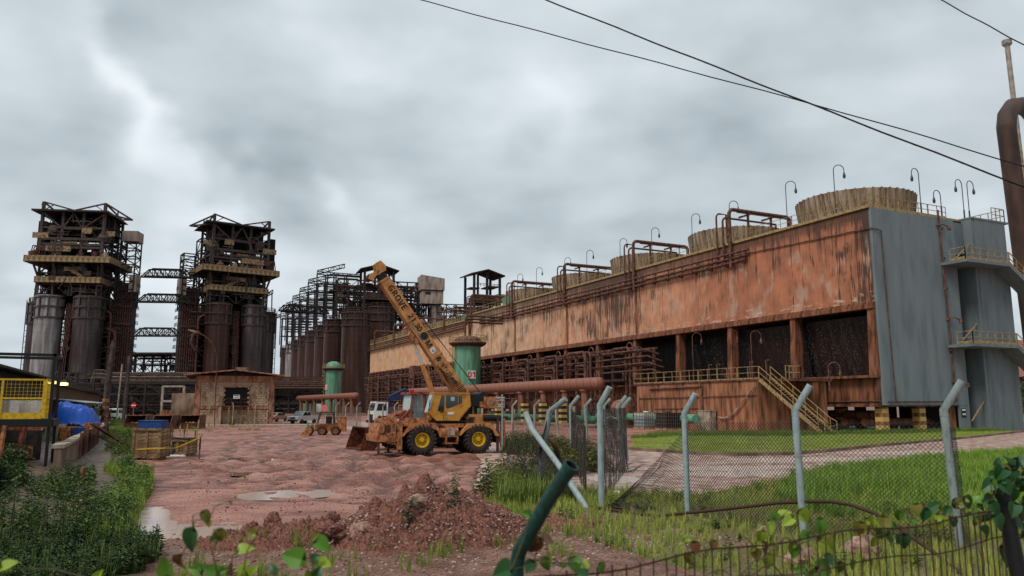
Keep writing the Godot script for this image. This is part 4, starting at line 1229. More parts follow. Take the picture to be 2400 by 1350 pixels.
func header_pipe(x0: float, x1: float, y: float, z: float, r: float, legs: Array, label: String, green: bool) -> void:
	var o := thing("header_pipe", label, "pipe", Vector3(TX, 0, TZ + z))
	var b := MB.new()
	b.x = Transform3D(Basis(Vector3(0, 1, 0), Vector3(1, 0, 0), Vector3(0, 0, -1)), Vector3(x0, y, 0))
	var n := x1 - x0
	b.lathe([Vector2(.01, -.42), Vector2(r * .45, -.36), Vector2(r * .8, -.2), Vector2(r * .97, -.05), Vector2(r, .1), Vector2(r, n * .2), Vector2(r, n * .4), Vector2(r, n * .6), Vector2(r, n * .8), Vector2(r, n), Vector2(r * .8, n + .25), Vector2(.01, n + .4)], 28, Vector3.ZERO, true)
	part("pipe", b, M.rust_pipe, o)
	for q in legs:
		b = MB.new()
		b.tube([Vector3(q, 2.0 if green else .4, 0), Vector3(q, y - r * .6, 0)], .5, 10)
		var lg := part("leg", b, M.rust_pipe, o)
		if green:
			b = MB.new()
			b.tube([Vector3(q, 2.05, 0)] + arc(Vector3(q, 1.75, 1.0), Vector3(0, 0, -1.0), Vector3(0, -1.0, 0), 8) + [Vector3(q, .75, 3.5)], .54, 10)
			part("elbow", b, M.green_tank, lg)
		b = MB.new()
		b.lathe([Vector2(.7, y - r - .12), Vector2(.7, y - r + .1), Vector2(.5, y - r + .12)], 12, Vector3(q, 0, 0))
		part("flange", b, M.rust_pipe, lg)

func green_tank(x: float, z: float, r: float, label: String, num: String) -> void:
	var o := thing("storage_tank", label, "tank", Vector3(TX + x, 0, TZ + z), 0.0, "green vertical tanks before the cooling towers")
	var b := MB.new()
	b.lathe([Vector2(r, 0), Vector2(r, 5), Vector2(r, 10), Vector2(r, 14.0)], 32, Vector3.ZERO, true)
	part("shell", b, M.green_tank, o)
	b = MB.new()
	b.lathe([Vector2(r + .02, 14.0), Vector2(r + .02, 14.9), Vector2(r * .9, 15.3), Vector2(r * .6, 15.55), Vector2(.01, 15.65)] if r > 2.45 else [Vector2(r + .02, 14.0), Vector2(r + .02, 14.5), Vector2(r * .93, 15.4), Vector2(r * .7, 16.1), Vector2(r * .35, 16.45), Vector2(.01, 16.5)], 28, Vector3.ZERO, true)
	part("dome", b, M.rust_pale if r > 2.45 else M.green_tank, o)
	b = MB.new()
	var pr := r + 1.05
	b.lathe([Vector2(r, 13.75), Vector2(r + .3, 13.6), Vector2(pr, 14.1), Vector2(pr, 14.3), Vector2(r, 14.3)], 28)
	part("deck", b, M.rust, o)
	b = MB.new()
	for s in 20:
		var a := TAU * s / 20
		var a2 := TAU * (s + 1) / 20
		b.rail([Vector3(cos(a) * pr, 14.3, sin(a) * pr), Vector3(cos(a2) * pr, 14.3, sin(a2) * pr)], 1.3, 3.0, .035, .12)
	part("railing", b, M.yellow_rail, o)
	b = MB.new()
	var la := PI * .62
	for s in [-.3, .3]: b.bar(Vector3(s + 0.3, 1, -r - .4), Vector3(s + .3, 15.2, -r - .4), .07)
	for s in 40: b.bar(Vector3(0, 1.2 + s * .34, -r - .4), Vector3(.6, 1.2 + s * .34, -r - .4), .05)
	for s in 9: b.lathe([Vector2(.55, 3.0 + s * 1.25), Vector2(.55, 3.12 + s * 1.25)], 10, Vector3(.3, 0, -r - .6), false, PI, TAU)
	b.x = Transform3D(Basis(Vector3.UP, -1.9), Vector3.ZERO)
	for s in [-.3, .3]: b.bar(Vector3(s, 1, -r - .35), Vector3(s, 15.2, -r - .35), .09)
	for s in 26: b.bar(Vector3(-.3, 1.2 + s * .5, -r - .35), Vector3(.3, 1.2 + s * .5, -r - .35), .06)
	for s in 6: b.rail([Vector3(-.6, 2.5 + s * 2.0, -r - .9), Vector3(.6, 2.5 + s * 2.0, -r - .9)], .05, 2.0, .05, 0)
	part("ladder", b, M.yellow_rail, o)
	b = MB.new()
	var pb := Transform3D(Basis(Vector3.UP, FACE + (0.38 if r > 2.45 else -.75)), Vector3.ZERO)
	b.x = pb
	b.slab(Vector3(-.75, 7.5, r - .1), Vector3(.75, 9.0, r + .12))
	var pl := part("number_plate", b, M.white, o)
	text(num, 1.1, M.red_sign, pl, pb * Transform3D(Basis(), Vector3(0, 8.25, r + .13)), true, "number")

func make_header_yard() -> void:
	header_pipe(28.6, 102.3, 5.25, -14, .78, [32, 37, 43, 50, 58, 66, 75, 84, 93], "long rust-red header pipe on legs behind the crane", true)
	header_pipe(138.0, 214.5, 4.95, -16, .8, [142, 150, 158, 166, 176, 188, 200, 210], "farther rust-red header pipe on legs left of the loader", false)
	green_tank(83, -9, 2.5, "large green tank with a yellow-railed platform behind the crane boom", "01")
	green_tank(195, -9, 2.4, "smaller-looking green tank with a domed top left of the crane", "02")
	# pipes on top of the near tank
	var pb := MB.new()
	for s in 3:
		var q := Vector3(TX + 83 + s * .8, 15.5, TZ - 9.5 + s * .3)
		pb.tube([q, q + Vector3(0, 3.3 - s * .5, 0)] + arc(q + Vector3(0, 3.3 - s * .5, .7), Vector3(0, 0, -.7), Vector3(0, .7, 0)) + [q + Vector3(0, 4.0 - s * .5, 8)], .18, 6)
	solo("tank_pipes", pb, M.rust, "three bent rusty pipes rising from the big green tank's platform", "pipes")
	# yellow and black bollard piers by the header
	var bx := [[41.5, -12.0], [47.0, -12.0], [56.0, -12.0], [64.5, -12.4], [36.0, -12.0]]
	for k in bx.size():
		var o := thing("striped_pier", "yellow and black striped pier under the header pipe, %s counted from its near end" % ordinal([1, 2, 3, 4, 0][k]), "pier", Vector3(TX + bx[k][0], 0, TZ + bx[k][1] - 3), 0, "striped piers under the header pipe")
		var b := MB.new()
		b.box(Vector3(0, 1.5, 0), Vector3(.8, 3.0, .8))
		part("pier", b, M.black, o)
		for s in 4:
			b = MB.new()
			b.box(Vector3(0, .45 + s * .75, 0), Vector3(.83, .38, .83))
			part("yellow_band", b, M.sign_yellow, o)
	# pumps and valves in the sump yard
	var px := [31.0, 39.0, 45.0, 52.5, 60.5, 70.0]
	for k in px.size():
		var o := thing("pump", "dusty pump and valve set on its plinth, %s along the header pipe" % ordinal(k), "pump", Vector3(TX + px[k], 0, TZ - 11.8), 0, "pumps along the header pipe")
		var b := MB.new()
		b.box(Vector3(0, .25, 0), Vector3(3.4, .5, 2.0))
		part("plinth", b, M.dirty_concrete, o)
		b = MB.new()
		b.tube([Vector3(-1.5, 1.2, 0), Vector3(0.2, 1.2, 0)], .55, 10); b.tube([Vector3(.2, 1.2, 0), Vector3(1.5, 1.2, 0)], .3, 8)
		part("motor", b, M.rust_pale if k % 2 else M.rust_pipe, o)
		b = MB.new()
		b.x = Transform3D(Basis(Vector3.RIGHT, PI * .5), Vector3(1.2, 1.4, 0))
		b.lathe([Vector2(.1, -.35), Vector2(.75, -.25), Vector2(.85, 0), Vector2(.75, .25), Vector2(.1, .35)], 14)
		part("casing", b, M.rust_pipe, o)
		b = MB.new()
		b.tube([Vector3(1.2, 1.4, 0), Vector3(1.2, 3.2, 0), Vector3(1.2, 3.2, -2.0)], .32, 8)
		b.bar(Vector3(-1.6, 2.0, .4), Vector3(-1.0, 3.2, .3), 1.2, .12)
		part("pipe", b, M.rust_pale, o)
	# open tanks of white plastic in cages
	for k in 2:
		var o := thing("plastic_tank", ["white caged plastic tank with grey liquid at the lawn's far edge", "dark empty caged plastic tank beside the white one, behind a fence post"][k], "tank", Vector3(TX + 20.2 - k * 4.6, 0, TZ - 13.2 - k * .4), 0.0)
		var b := MB.new()
		b.box(Vector3(0, .1, 0), Vector3(2.1, .2, 2.1))
		part("pallet", b, M.plank, o)
		b = MB.new()
		b.box(Vector3(0, .75, 0), Vector3(1.9, 1.1, 1.9))
		part("liquid", b, M.tank_blue if k == 0 else M.black, o)
		b = MB.new()
		b.box(Vector3(0, 1.55, 0), Vector3(1.9, .5, 1.9)); b.lathe([Vector2(.3, 1.8), Vector2(.3, 1.95), Vector2(.01, 1.95)], 12)
		part("bottle", b, M.tank_white if k == 0 else M.ink, o)
		b = MB.new()
		for s in 8:
			var q := -1.0 + s * 2.0 / 7
			for e in [-1.0, 1.0]:
				b.bar(Vector3(q, .2, e), Vector3(q, 1.85, e), .035); b.bar(Vector3(e, .2, q), Vector3(e, 1.85, q), .035)
		for s in 5:
			var y := .3 + s * .38
			for e in [-1.0, 1.0]:
				b.bar(Vector3(-1, y, e), Vector3(1, y, e), .035); b.bar(Vector3(e, y, -1), Vector3(e, y, 1), .035)
		part("cage", b, M.wire_grey, o)
	var o2 := thing("large_pump", "big round dusty pump casing left of the white caged tank", "pump", Vector3(TX + 25.5, 0, TZ - 13.0))
	var b3 := MB.new()
	b3.x = Transform3D(Basis(Vector3.UP, FACE) * Basis(Vector3.RIGHT, PI * .5), Vector3(0, 2.0, 0))
	b3.lathe([Vector2(.2, -.7), Vector2(1.0, -.6), Vector2(1.3, 0), Vector2(1.15, .5), Vector2(.5, .75), Vector2(.1, .8)], 20, Vector3.ZERO, true)
	part("casing", b3, M.rust_pipe, o2)
	b3 = MB.new()
	b3.box(Vector3(0, .45, 0), Vector3(3, .9, 2))
	part("plinth", b3, M.rust, o2)
	b3 = MB.new()
	b3.tube([Vector3(6, 1.2, .6), Vector3(-13, 1.2, .6)], .5, 10)
	part("pipe", b3, M.green_tank, o2)
	b3 = MB.new()
	for e in 12:
		var a := TAU * e / 12
		var a2 := TAU * (e + 1) / 12
		b3.bar(Vector3(-2.4 + cos(a) * .7, 3.2 + sin(a) * .7, 0), Vector3(-2.4 + cos(a2) * .7, 3.2 + sin(a2) * .7, 0), .08)
		if e % 2 == 0: b3.bar(Vector3(-2.4, 3.2, 0), Vector3(-2.4 + cos(a) * .7, 3.2 + sin(a) * .7, 0), .06)
	b3.bar(Vector3(-2.4, 1.2, .1), Vector3(-2.4, 3.2, .1), .1)
	part("hand_wheel", b3, M.rust, o2)
	b3 = MB.new()
	b3.tube([Vector3(-1.0, 1.0, -1.2), Vector3(-.2, 1.3, -1.5), Vector3(1.4, .8, -1.6), Vector3(2.4, .05, -1.8)], .09, 6)
	part("hose", b3, M.white, o2)
	# the low concrete slab on which the sump yard stands
	var sl := MB.new()
	sl.slab(Vector3(TX + 24, 0.0, TZ - 18.5), Vector3(TX + 102, .32, TZ - 9))
	struct("sump_pavement", sl, M.dirty_concrete)

func poly(a: Array) -> PackedVector2Array:
	var out := PackedVector2Array()
	for k in range(0, a.size(), 2): out.append(Vector2(a[k], a[k + 1]))
	return out

func panel(called: String, a: Array, z0: float, z1: float, m: Material, o: Node3D) -> MeshInstance3D:
	var b := MB.new()
	b.prism(poly(a), z0, z1)
	return part(called, b, m, o)

func wheel(o: Node3D, at: Vector3, r: float, w: float, rim: float, rm: Material, lugs: int, side := 1.0) -> MeshInstance3D:
	var b := MB.new()
	var turn := Basis(Vector3.RIGHT, PI * 0.5 * side)
	b.x = Transform3D(turn, Vector3.ZERO)
	b.lathe([Vector2(rim, -w * .42), Vector2(rim + .03, -w * .5), Vector2(r * .8, -w * .52), Vector2(r * .95, -w * .44), Vector2(r, -w * .3), Vector2(r, w * .3), Vector2(r * .95, w * .44), Vector2(r * .8, w * .52), Vector2(rim + .03, w * .5), Vector2(rim, w * .42)], 40, Vector3.ZERO, true)
	for k in lugs:
		var a := TAU * k / lugs
		for s in [-1.0, 1.0]:
			var a2: float = a + s * .5 * TAU / lugs * .5
			var d := Vector3(cos(a2), 0, sin(a2))
			var d2 := Vector3(cos(a2 + .16), 0, sin(a2 + .16))
			b.bar(d * (r + .005) + Vector3(0, s * w * .04, 0), d2 * (r - .01) + Vector3(0, s * w * .5, 0), .075 * r / .78, .09 * r / .78, d)
			b.bar(d2 * (r - .01) + Vector3(0, s * w * .49, 0), d2 * (r * .86) + Vector3(0, s * w * .53, 0), .075 * r / .78, .06, d)
	var t := part("wheel", b, M.tyre, o, at)
	b = MB.new()
	b.x = Transform3D(turn, Vector3.ZERO)
	b.lathe([Vector2(rim * .97, -w * .40), Vector2(rim * .97, w * .30)], 28)
	b.lathe([Vector2(rim * .98, w * .30), Vector2(rim + .045, w * .44), Vector2(rim + .045, w * .49), Vector2(rim * .93, w * .47), Vector2(rim * .86, w * .30), Vector2(rim * .74, w * .22), Vector2(rim * .62, w * .24), Vector2(rim * .5, w * .34), Vector2(rim * .36, w * .35), Vector2(rim * .34, w * .44), Vector2(rim * .2, w * .46), Vector2(.005, w * .46)], 28)
	var rp := part("rim", b, rm, t)
	b = MB.new()
	for k in 10:
		var a := TAU * k / 10
		b.x = Transform3D(turn, turn * Vector3(cos(a) * rim * .43, w * .36, sin(a) * rim * .43))
		b.lathe([Vector2(rim * .055, -.02), Vector2(rim * .055, .03), Vector2(.002, .03)], 6)
	for k in 8:
		var a := TAU * (k + .5) / 8
		b.x = Transform3D(turn, turn * Vector3(cos(a) * rim * .68, w * .225, sin(a) * rim * .68))
		b.lathe([Vector2(rim * .07, -.02), Vector2(rim * .07, .012), Vector2(.002, .012)], 7)
	part("bolts", b, M.hatch, t)
	return t

func make_crane() -> void:
	var o := thing("mobile_crane", "yellow rough-terrain crane with its lettered boom raised over the muddy yard", "crane", Vector3(40.55, 0, 15.37), FACE + 0.40)
	for q in [[-1.62, 1.05, 1.0], [1.56, 1.05, 1.0], [-1.62, -1.05, -1.0], [1.56, -1.05, -1.0]]:
		wheel(o, Vector3(q[0], .78, q[1]), .78, .58, .37, M.wheel_yellow, 22, q[2])
	var b := MB.new()
	# carrier frame and front block
	b.slab(Vector3(-3.3, .62, -.75), Vector3(3.0, 1.25, .75))
	b.tube([Vector3(-1.62, .78, -1), Vector3(-1.62, .78, 1)], .16, 8); b.tube([Vector3(1.56, .78, -1), Vector3(1.56, .78, 1)], .16, 8)
	part("chassis", b, M.black, o)
	panel("front_block", [-3.95, .72, -2.95, .55, -2.85, .95, -2.85, 1.32, -2.75, 1.62, -3.85, 1.65, -3.95, 1.25], -1.15, 1.15, M.crane_dirty, o)
	b = MB.new()
	b.slab(Vector3(-4.05, .72, -1.25), Vector3(-2.9, 1.08, 1.25)); b.slab(Vector3(-3.75, 1.64, -.8), Vector3(-2.5, 1.76, .8)); b.slab(Vector3(-3.3, 1.1, 1.15), Vector3(-3.05, 1.66, 1.28)); b.slab(Vector3(-2.95, .3, 1.05), Vector3(-2.7, 1.5, 1.3))
	b.slab(Vector3(-3.85, 1.15, 1.15), Vector3(-3.65, 1.5, 1.24))
	part("outrigger_box", b, M.crane_dirty, o)
	b = MB.new()
	b.slab(Vector3(-3.62, 1.28, 1.16), Vector3(-3.36, 1.58, 1.2)); b.slab(Vector3(-3.0, 1.25, 1.2), Vector3(-2.86, 1.36, 1.3))
	part("shackle", b, M.hatch, o)
	for q in [[-2.82, 1.18, .12], [-3.9, 1.1, .1], [-2.82, -1.18, .12], [2.72, 1.2, .13], [2.72, -1.2, .13]]:
		b = MB.new()
		b.bar(Vector3(q[0], .08, q[1]), Vector3(q[0], 1.2 if q[0] < 0 else 1.95, q[1]), q[2])
		b.slab(Vector3(q[0] - .2, .02, q[1] - .2), Vector3(q[0] + .2, .08, q[1] + .2))
		part("outrigger_leg", b, M.rust, o)
	# deck and fenders
	b = MB.new()
	b.slab(Vector3(-2.75, 1.5, -1.15), Vector3(-.8, 1.66, 1.15)); b.slab(Vector3(-.8, 1.42, -1.1), Vector3(2.5, 1.62, 1.1))
	part("deck", b, M.crane_dirty, o)
	b = MB.new()
	b.slab(Vector3(-2.35, 1.66, .1), Vector3(-1.2, 1.84, 1.0)); b.slab(Vector3(-2.3, 1.84, .3), Vector3(-1.0, 1.93, .9))
	part("deck_box", b, M.crane_dirty, o)
	for q in [-1.62, 1.56]:
		for z in [[.72, 1.32], [-1.32, -.72]]:
			panel("fender", [q - 1.12, 1.0, q - .62, 1.62, q + .72, 1.66, q + 1.22, .95, q + 1.14, .92, q + .64, 1.5, q - .56, 1.5, q - 1.02, .98], z[0], z[1], M.crane_yellow if q > 0 else M.crane_dirty, o)
			panel("fender_skirt", [q - 1.02, .98, q - .56, 1.5, q + .64, 1.5, q + 1.14, .92, q + .98, .95, q + .85, 1.25, q + .5, 1.56 - .12, q, 1.5 - .02, q - .5, 1.38, q - .8, 1.2], z[1] - .05 if z[0] > 0 else z[0], z[1] - .004 if z[0] > 0 else z[0] + .05, M.crane_yellow if q > 0 else M.crane_dirty, o)
	# tank, step and steps
	b = MB.new()
	b.tube([Vector3(-.62, 1.17, .95), Vector3(.42, 1.17, .95)], .32, 16)
	part("fuel_tank", b, M.crane_dirty, o)
	b = MB.new()
	b.slab(Vector3(-.22, 1.0, 1.27), Vector3(.2, 1.36, 1.3))
	part("tank_label", b, M.concrete, o)
	b = MB.new()
	for q in [[-.3, .55, .38, .62], [-.3, .93, .38, .98], [-.32, .55, -.24, .98], [.32, .55, .4, .98]]: b.slab(Vector3(q[0], q[1], .85), Vector3(q[2], q[3], 1.3))
	part("step_frame", b, M.crane_dirty, o)
	b = MB.new()
	b.slab(Vector3(-.24, .62, .8), Vector3(.32, .93, .9))
	part("step_back", b, M.black, o)
	for k in 4:
		b = MB.new()
		b.slab(Vector3(.80 + k * .09, 1.68 + k * .08, .55), Vector3(1.32 + k * .03, 1.72 + k * .08, 1.15))
		part("step", b, M.black, o)
	# rear engine hood, muffler, tail post
	panel("engine_hood", [.9, 1.63, 2.75, 1.6, 2.55, 1.98, 2.1, 2.12, 1.1, 2.12], -1.05, 1.05, M.crane_yellow, o)
	b = MB.new()
	b.tube([Vector3(1.9, 1.92, 1.1), Vector3(2.9, 1.9, 1.1)], .17, 10); b.tube([Vector3(2.9, 1.9, 1.1), Vector3(3.35, 1.95, 1.1)], .06, 8)
	part("muffler", b, M.black, o)
	b = MB.new()
	b.slab(Vector3(2.75, .55, -1.2), Vector3(3.15, 1.15, 1.2)); b.slab(Vector3(2.95, .3, 1.0), Vector3(3.15, 1.9, 1.25))
	part("rear_block", b, M.crane_dirty, o)
	b = MB.new()
	b.bar(Vector3(2.95, 0, 1.28), Vector3(2.95, 3.2, 1.28), .07)
	part("tail_pole", b, M.fence_pole, o)
	# turntable
	b = MB.new()
	b.lathe([Vector2(.9, 1.6), Vector2(.9, 1.95), Vector2(.8, 1.97), Vector2(.01, 1.97)], 24, Vector3(.3, 0, 0))
	b.slab(Vector3(-.9, 1.68, -.8), Vector3(.9, 1.8, 1.0))
	part("turntable", b, M.black, o)
	# cab
	var cz0 := .18
	var cz1 := 1.12
	panel("cab", [-.78, 1.78, .52, 1.78, .55, 1.85, 1.18, 2.58, 1.1, 3.22, -.92, 3.22, -1.2, 2.2], cz0, cz1, M.crane_cab, o)
	b = MB.new()
	b.slab(Vector3(-.95, 3.22, cz0 - .03), Vector3(1.12, 3.29, cz1 + .03))
	part("cab_roof", b, M.crane_yellow, o)
	panel("side_window", [-.28, 3.14, .65, 3.14, .65, 2.72, -.18, 2.42, -.28, 2.5], cz1 - .02, cz1 + .008, M.glass_dark, o)
	b = MB.new()
	b.bar(Vector3(.42, 3.14, cz1 + .012), Vector3(.42, 2.62, cz1 + .012), .05, .015)
	part("window_bar", b, M.crane_yellow, o)
	panel("quarter_window", [-.53, 3.14, -.36, 3.14, -.36, 2.34, -.74, 2.28], cz1 - .02, cz1 + .008, M.glass_dark, o)
	panel("pale_reflection", [.0, 3.06, .22, 3.06, .22, 2.84, .0, 2.84], cz1 + .008, cz1 + .012, M.glass_pale, o)
	b = MB.new()   # windscreen on the sloping front
	var fa := Vector3(-.945, 3.16, 0)
	var fb := Vector3(-1.205, 2.24, 0)
	b.quad(fa + Vector3(-.012, 0, cz0 + .06), fb + Vector3(-.012, 0, cz0 + .06), fb + Vector3(-.012, 0, cz1 - .05), fa + Vector3(-.012, 0, cz1 - .05))
	part("windscreen", b, M.glass_pale, o)
	b = MB.new()
	b.bar(Vector3(-1.25, 2.3, 1.2), Vector3(-1.2, 2.9, 1.22), .03); b.bar(Vector3(-.95, 3.2, .95), Vector3(-1.24, 2.2, .95), .025)
	part("wiper", b, M.black, o)
	b = MB.new()
	b.box(Vector3(-.55, 2.38, 1.3), Vector3(.16, .34, .06)); b.bar(Vector3(-.6, 2.2, 1.14), Vector3(-.55, 2.25, 1.3), .03)
	part("mirror", b, M.ink, o)
	b = MB.new()
	b.slab(Vector3(-.16, 2.10, cz1), Vector3(.2, 2.24, cz1 + .008))
	part("door_plate", b, M.white, o)
	for q in [[-.44, 1.86], [-.26, 1.86]]:
		b = MB.new()
		b.slab(Vector3(q[0], q[1], cz1), Vector3(q[0] + .14, q[1] + .17, cz1 + .007))
		var pl := part("warning_sticker", b, M.sign_yellow, o)
		b = MB.new()
		b.slab(Vector3(q[0] + .04, q[1] + .04, cz1 + .008), Vector3(q[0] + .08, q[1] + .13, cz1 + .011))
		part("mark", b, M.ink, pl)
	b = MB.new()
	b.bar(Vector3(.5, 1.85, cz1 + .004), Vector3(1.05, 2.5, cz1 + .004), .02, .012); b.bar(Vector3(-.42, 1.84, cz1 + .004), Vector3(-.36, 2.3, cz1 + .004), .02, .012)
	part("door_seam", b, M.hatch, o)
	# hoist and counterweight
	b = MB.new()
	b.slab(Vector3(1.15, 2.55, -.9), Vector3(2.1, 3.2, .95)); b.tube([Vector3(2.0, 3.05, -.5), Vector3(2.0, 3.05, .9)], .3, 14); b.slab(Vector3(1.0, 2.0, -.7), Vector3(1.7, 2.6, .7))
	part("hoist", b, M.black, o)
	b = MB.new()
	b.slab(Vector3(1.98, 2.45, -1.1), Vector3(3.2, 3.08, 1.1)); b.slab(Vector3(1.75, 2.5, .6), Vector3(2.0, 2.8, 1.05))
	part("counterweight", b, M.crane_dirty, o)
	b = MB.new()
	b.slab(Vector3(2.68, 2.86, 1.1), Vector3(3.18, 3.05, 1.115))
	var l1 := part("name_plate", b, M.white, o)
	text("GROVE", .12, M.ink, l1, Transform3D(Basis(), Vector3(2.93, 2.955, 1.118)))
	b = MB.new()
	b.slab(Vector3(2.7, 2.5, 1.1), Vector3(3.18, 2.68, 1.115))
	l1 = part("name_plate", b, M.white, o)
	text("RT-400", .12, M.ink, l1, Transform3D(Basis(), Vector3(2.94, 2.59, 1.118)))
	b = MB.new()
	b.slab(Vector3(2.28, 2.68, 1.1), Vector3(2.5, 2.92, 1.108))
	part("patch", b, M.concrete, o)
	# boom: a long box with its own frame (x up along the boom, y across it)
	var foot := Vector3(.92, 3.35, -.1)
	var tip := Vector3(-3.62, 9.5, -.1)
	var d := (tip - foot).normalized()
	var nn := Vector3(-d.y, d.x, 0) * -1.0   # the boom's upper side
	var bx := Transform3D(Basis(d, nn, d.cross(nn)), foot)
	var ln := foot.distance_to(tip)
	var zf := -.29
	var zb := .29
	if bx.basis.z.z < 0: zf = .29; zb = -.29
	b = MB.new()
	b.x = bx
	b.prism(poly([-.5, -.28, .3, -.36, ln - .25, -.31, ln, -.26, ln, .28, ln - .3, .31, .2, .36, -.5, .2]), minf(zf, zb), maxf(zf, zb))
	part("boom", b, M.crane_yellow, o)
	b = MB.new()
	b.x = bx
	for q in [.25, 2.4, 4.9, ln - .12]: b.box(Vector3(q, 0, 0), Vector3(.06, .76 if q < ln - 1 else .66, .62))
	b.box(Vector3(3.9, .35, 0), Vector3(6.6, .04, .3))
	part("boom_collar", b, M.crane_dirty, o)
	b = MB.new()
	b.x = bx
	b.prism(poly([ln, -.2, ln + .42, -.2, ln + .42, .25, ln, .25]), -.3, .3)
	part("inner_boom", b, M.black, o)
	b = MB.new()
	b.x = bx
	for z in [-.33, .27]: b.prism(poly([ln + .36, -.24, ln + .95, .06, ln + .92, .40, ln + .55, .48, ln + .30, .35]), z, z + .06)
	for z in [-.33, .27]: b.prism(poly([ln + .36, -.24, ln + .30, -.05, ln + .55, .05, ln + .62, -.55, ln + .45, -.75, ln + .25, -.62]), z, z + .061)
	part("boom_head", b, M.crane_yellow, o)
	b = MB.new()
	for q in [[ln + .45, -.56, .2], [ln + .70, .28, .17]]:
		for z in [-.16, .0, .16]:
			b.x = bx * Transform3D(Basis(Vector3.RIGHT, PI * .5), Vector3(q[0], q[1], z))
			b.lathe([Vector2(.03, -.05), Vector2(q[2], -.05), Vector2(q[2] - .03, 0), Vector2(q[2], .05), Vector2(.03, .05)], 16)
	part("sheave", b, M.rust, o)
	b = MB.new()
	b.x = bx
	b.bar(Vector3(ln + .5, -.6, 0), Vector3(ln - .5, -.45, 0), .05); b.bar(Vector3(ln + .3, -.5, .2), Vector3(ln - .7, -.42, .2), .035)
	part("hook_strap", b, M.rust_pale, o)
	# lettering down the boom's side
	var face: float = .385 if bx.basis.z.z > 0 else -.385
	var down := Transform3D(Basis(-d, -nn if (-d).cross(-nn).z > 0 else nn, Vector3(0, 0, 1)), Vector3.ZERO)
	for q in [["GROVE", ln - 1.28, .345, 0.02], ["21,30", ln - 2.98, .32, 0.05], ["M", ln - 4.38, .34, 0.0], ["GT - 71 A001", ln - 6.5, .19, 0.02]]:
		var at: Vector3 = bx * Vector3(q[1], q[3], 0) + Vector3(0, 0, .296)
		var xf := Transform3D(down.basis, at)
		text(q[0], q[2], M.ink, o, xf)
	b = MB.new()
	var disc := func(mb: MB, q: float, off: float, r: float, z: float):
		mb.x = Transform3D(Basis(Vector3.RIGHT, PI * .5), bx * Vector3(q, off, 0) + Vector3(0, 0, z))
		mb.lathe([Vector2(.0, 0), Vector2(r, 0), Vector2(r, .01), Vector2(.005, .01)], 22)
	disc.call(b, ln - 3.88, .04, .22, .296); disc.call(b, ln - 5.35, 0.0, .17, .296)
	part("round_emblem", b, M.ink, o)
	b = MB.new()
	for k in 4:
		b.x = Transform3D(Basis(Vector3(0, 0, 1), PI * .5 * k), bx * Vector3(ln - 5.35, 0, 0) + Vector3(0, 0, .308))
		b.box(Vector3(.09, .09, 0), Vector3(.05, .05, .012))
	part("emblem_mark", b, M.crane_yellow, o)
	b = MB.new()
	b.x = Transform3D(down.basis, bx * Vector3(ln - 4.82, 0, 0) + Vector3(0, 0, .296))
	b.box(Vector3.ZERO, Vector3(.3, .3, .012))
	var cp := part("caution_plate", b, M.white, o)
	b = MB.new()
	b.x = Transform3D(down.basis, bx * Vector3(ln - 4.82, 0, 0) + Vector3(0, 0, .305))
	b.bar(Vector3(-.06, .02, 0), Vector3(.02, -.08, 0), .03, .008, Vector3(0, 0, 1)); b.bar(Vector3(.02, -.08, 0), Vector3(.1, .1, 0), .03, .008, Vector3(0, 0, 1))
	part("mark", b, M.ink, cp)
	b = MB.new()
	b.x = Transform3D(down.basis, bx * Vector3(ln - 3.5, -.22, 0) + Vector3(0, 0, .296))
	b.box(Vector3.ZERO, Vector3(1.15, .1, .012))
	var st := part("notice_strip", b, M.concrete, o)
	b = MB.new()
	b.x = Transform3D(down.basis, bx * Vector3(ln - 3.5, -.22, 0) + Vector3(0, 0, .304))
	for k in 8: b.box(Vector3(-.45 + k * .13, 0, 0), Vector3(.09, .04, .006))
	part("print", b, M.rust, st)
	# lift cylinder
	var ca := bx * Vector3(ln * .52, -.55, 0)
	var cb := Vector3(-.55, 3.1, -.1)
	b = MB.new()
	b.tube([ca, ca.lerp(cb, .5)], .085, 10)
	part("piston_rod", b, M.car_silver, o)
	b = MB.new()
	b.tube([ca.lerp(cb, .44), cb + (cb - ca).normalized() * .3], .15, 12)
	part("lift_cylinder", b, M.crane_yellow, o)
	b = MB.new()
	b.x = bx
	b.prism(poly([ln * .46, -.37, ln * .58, -.37, ln * .56, -.62, ln * .49, -.68]), -.25, .25)
	part("cylinder_bracket", b, M.crane_dirty, o)
	b = MB.new()
	b.tube([bx * Vector3(ln, .5, 0), bx * Vector3(ln * .55, .62, 0), Vector3(2.3, 3.15, 0)], .016, 4); b.tube([bx * Vector3(ln + .6, .45, 0), Vector3(2.1, 3.2, .2)], .013, 4)
	part("hoist_rope", b, M.black, o)
	b = MB.new()   # hydraulic hoses and small fittings
	for k in 5: b.tube([Vector3(.95 + k * .06, 2.9, .3), Vector3(.7 + k * .1, 3.35 + k * .03, .42), Vector3(.35 + k * .1, 3.5 + k * .08, .32), bx * Vector3(1.2 + k * .2, -.32, .3 if bx.basis.z.z > 0 else -.3)], .022, 5)
	for k in 4: b.tube([Vector3(-.9 + k * .12, 1.66, 1.0), Vector3(-.8 + k * .1, 1.5, 1.2), Vector3(-.6 + k * .1, 1.42, 1.16)], .02, 5)
	b.tube([Vector3(-3.7, 1.3, 1.2), Vector3(-3.5, 1.0, 1.32), Vector3(-3.2, 1.15, 1.3)], .025, 5)
	part("hose", b, M.ink, o)
	b = MB.new()
	for k in 3: b.slab(Vector3(-3.8 + k * .36, 1.76, -.5 + .1 * k), Vector3(-3.55 + k * .36, 1.9 + .05 * k, .6)); 
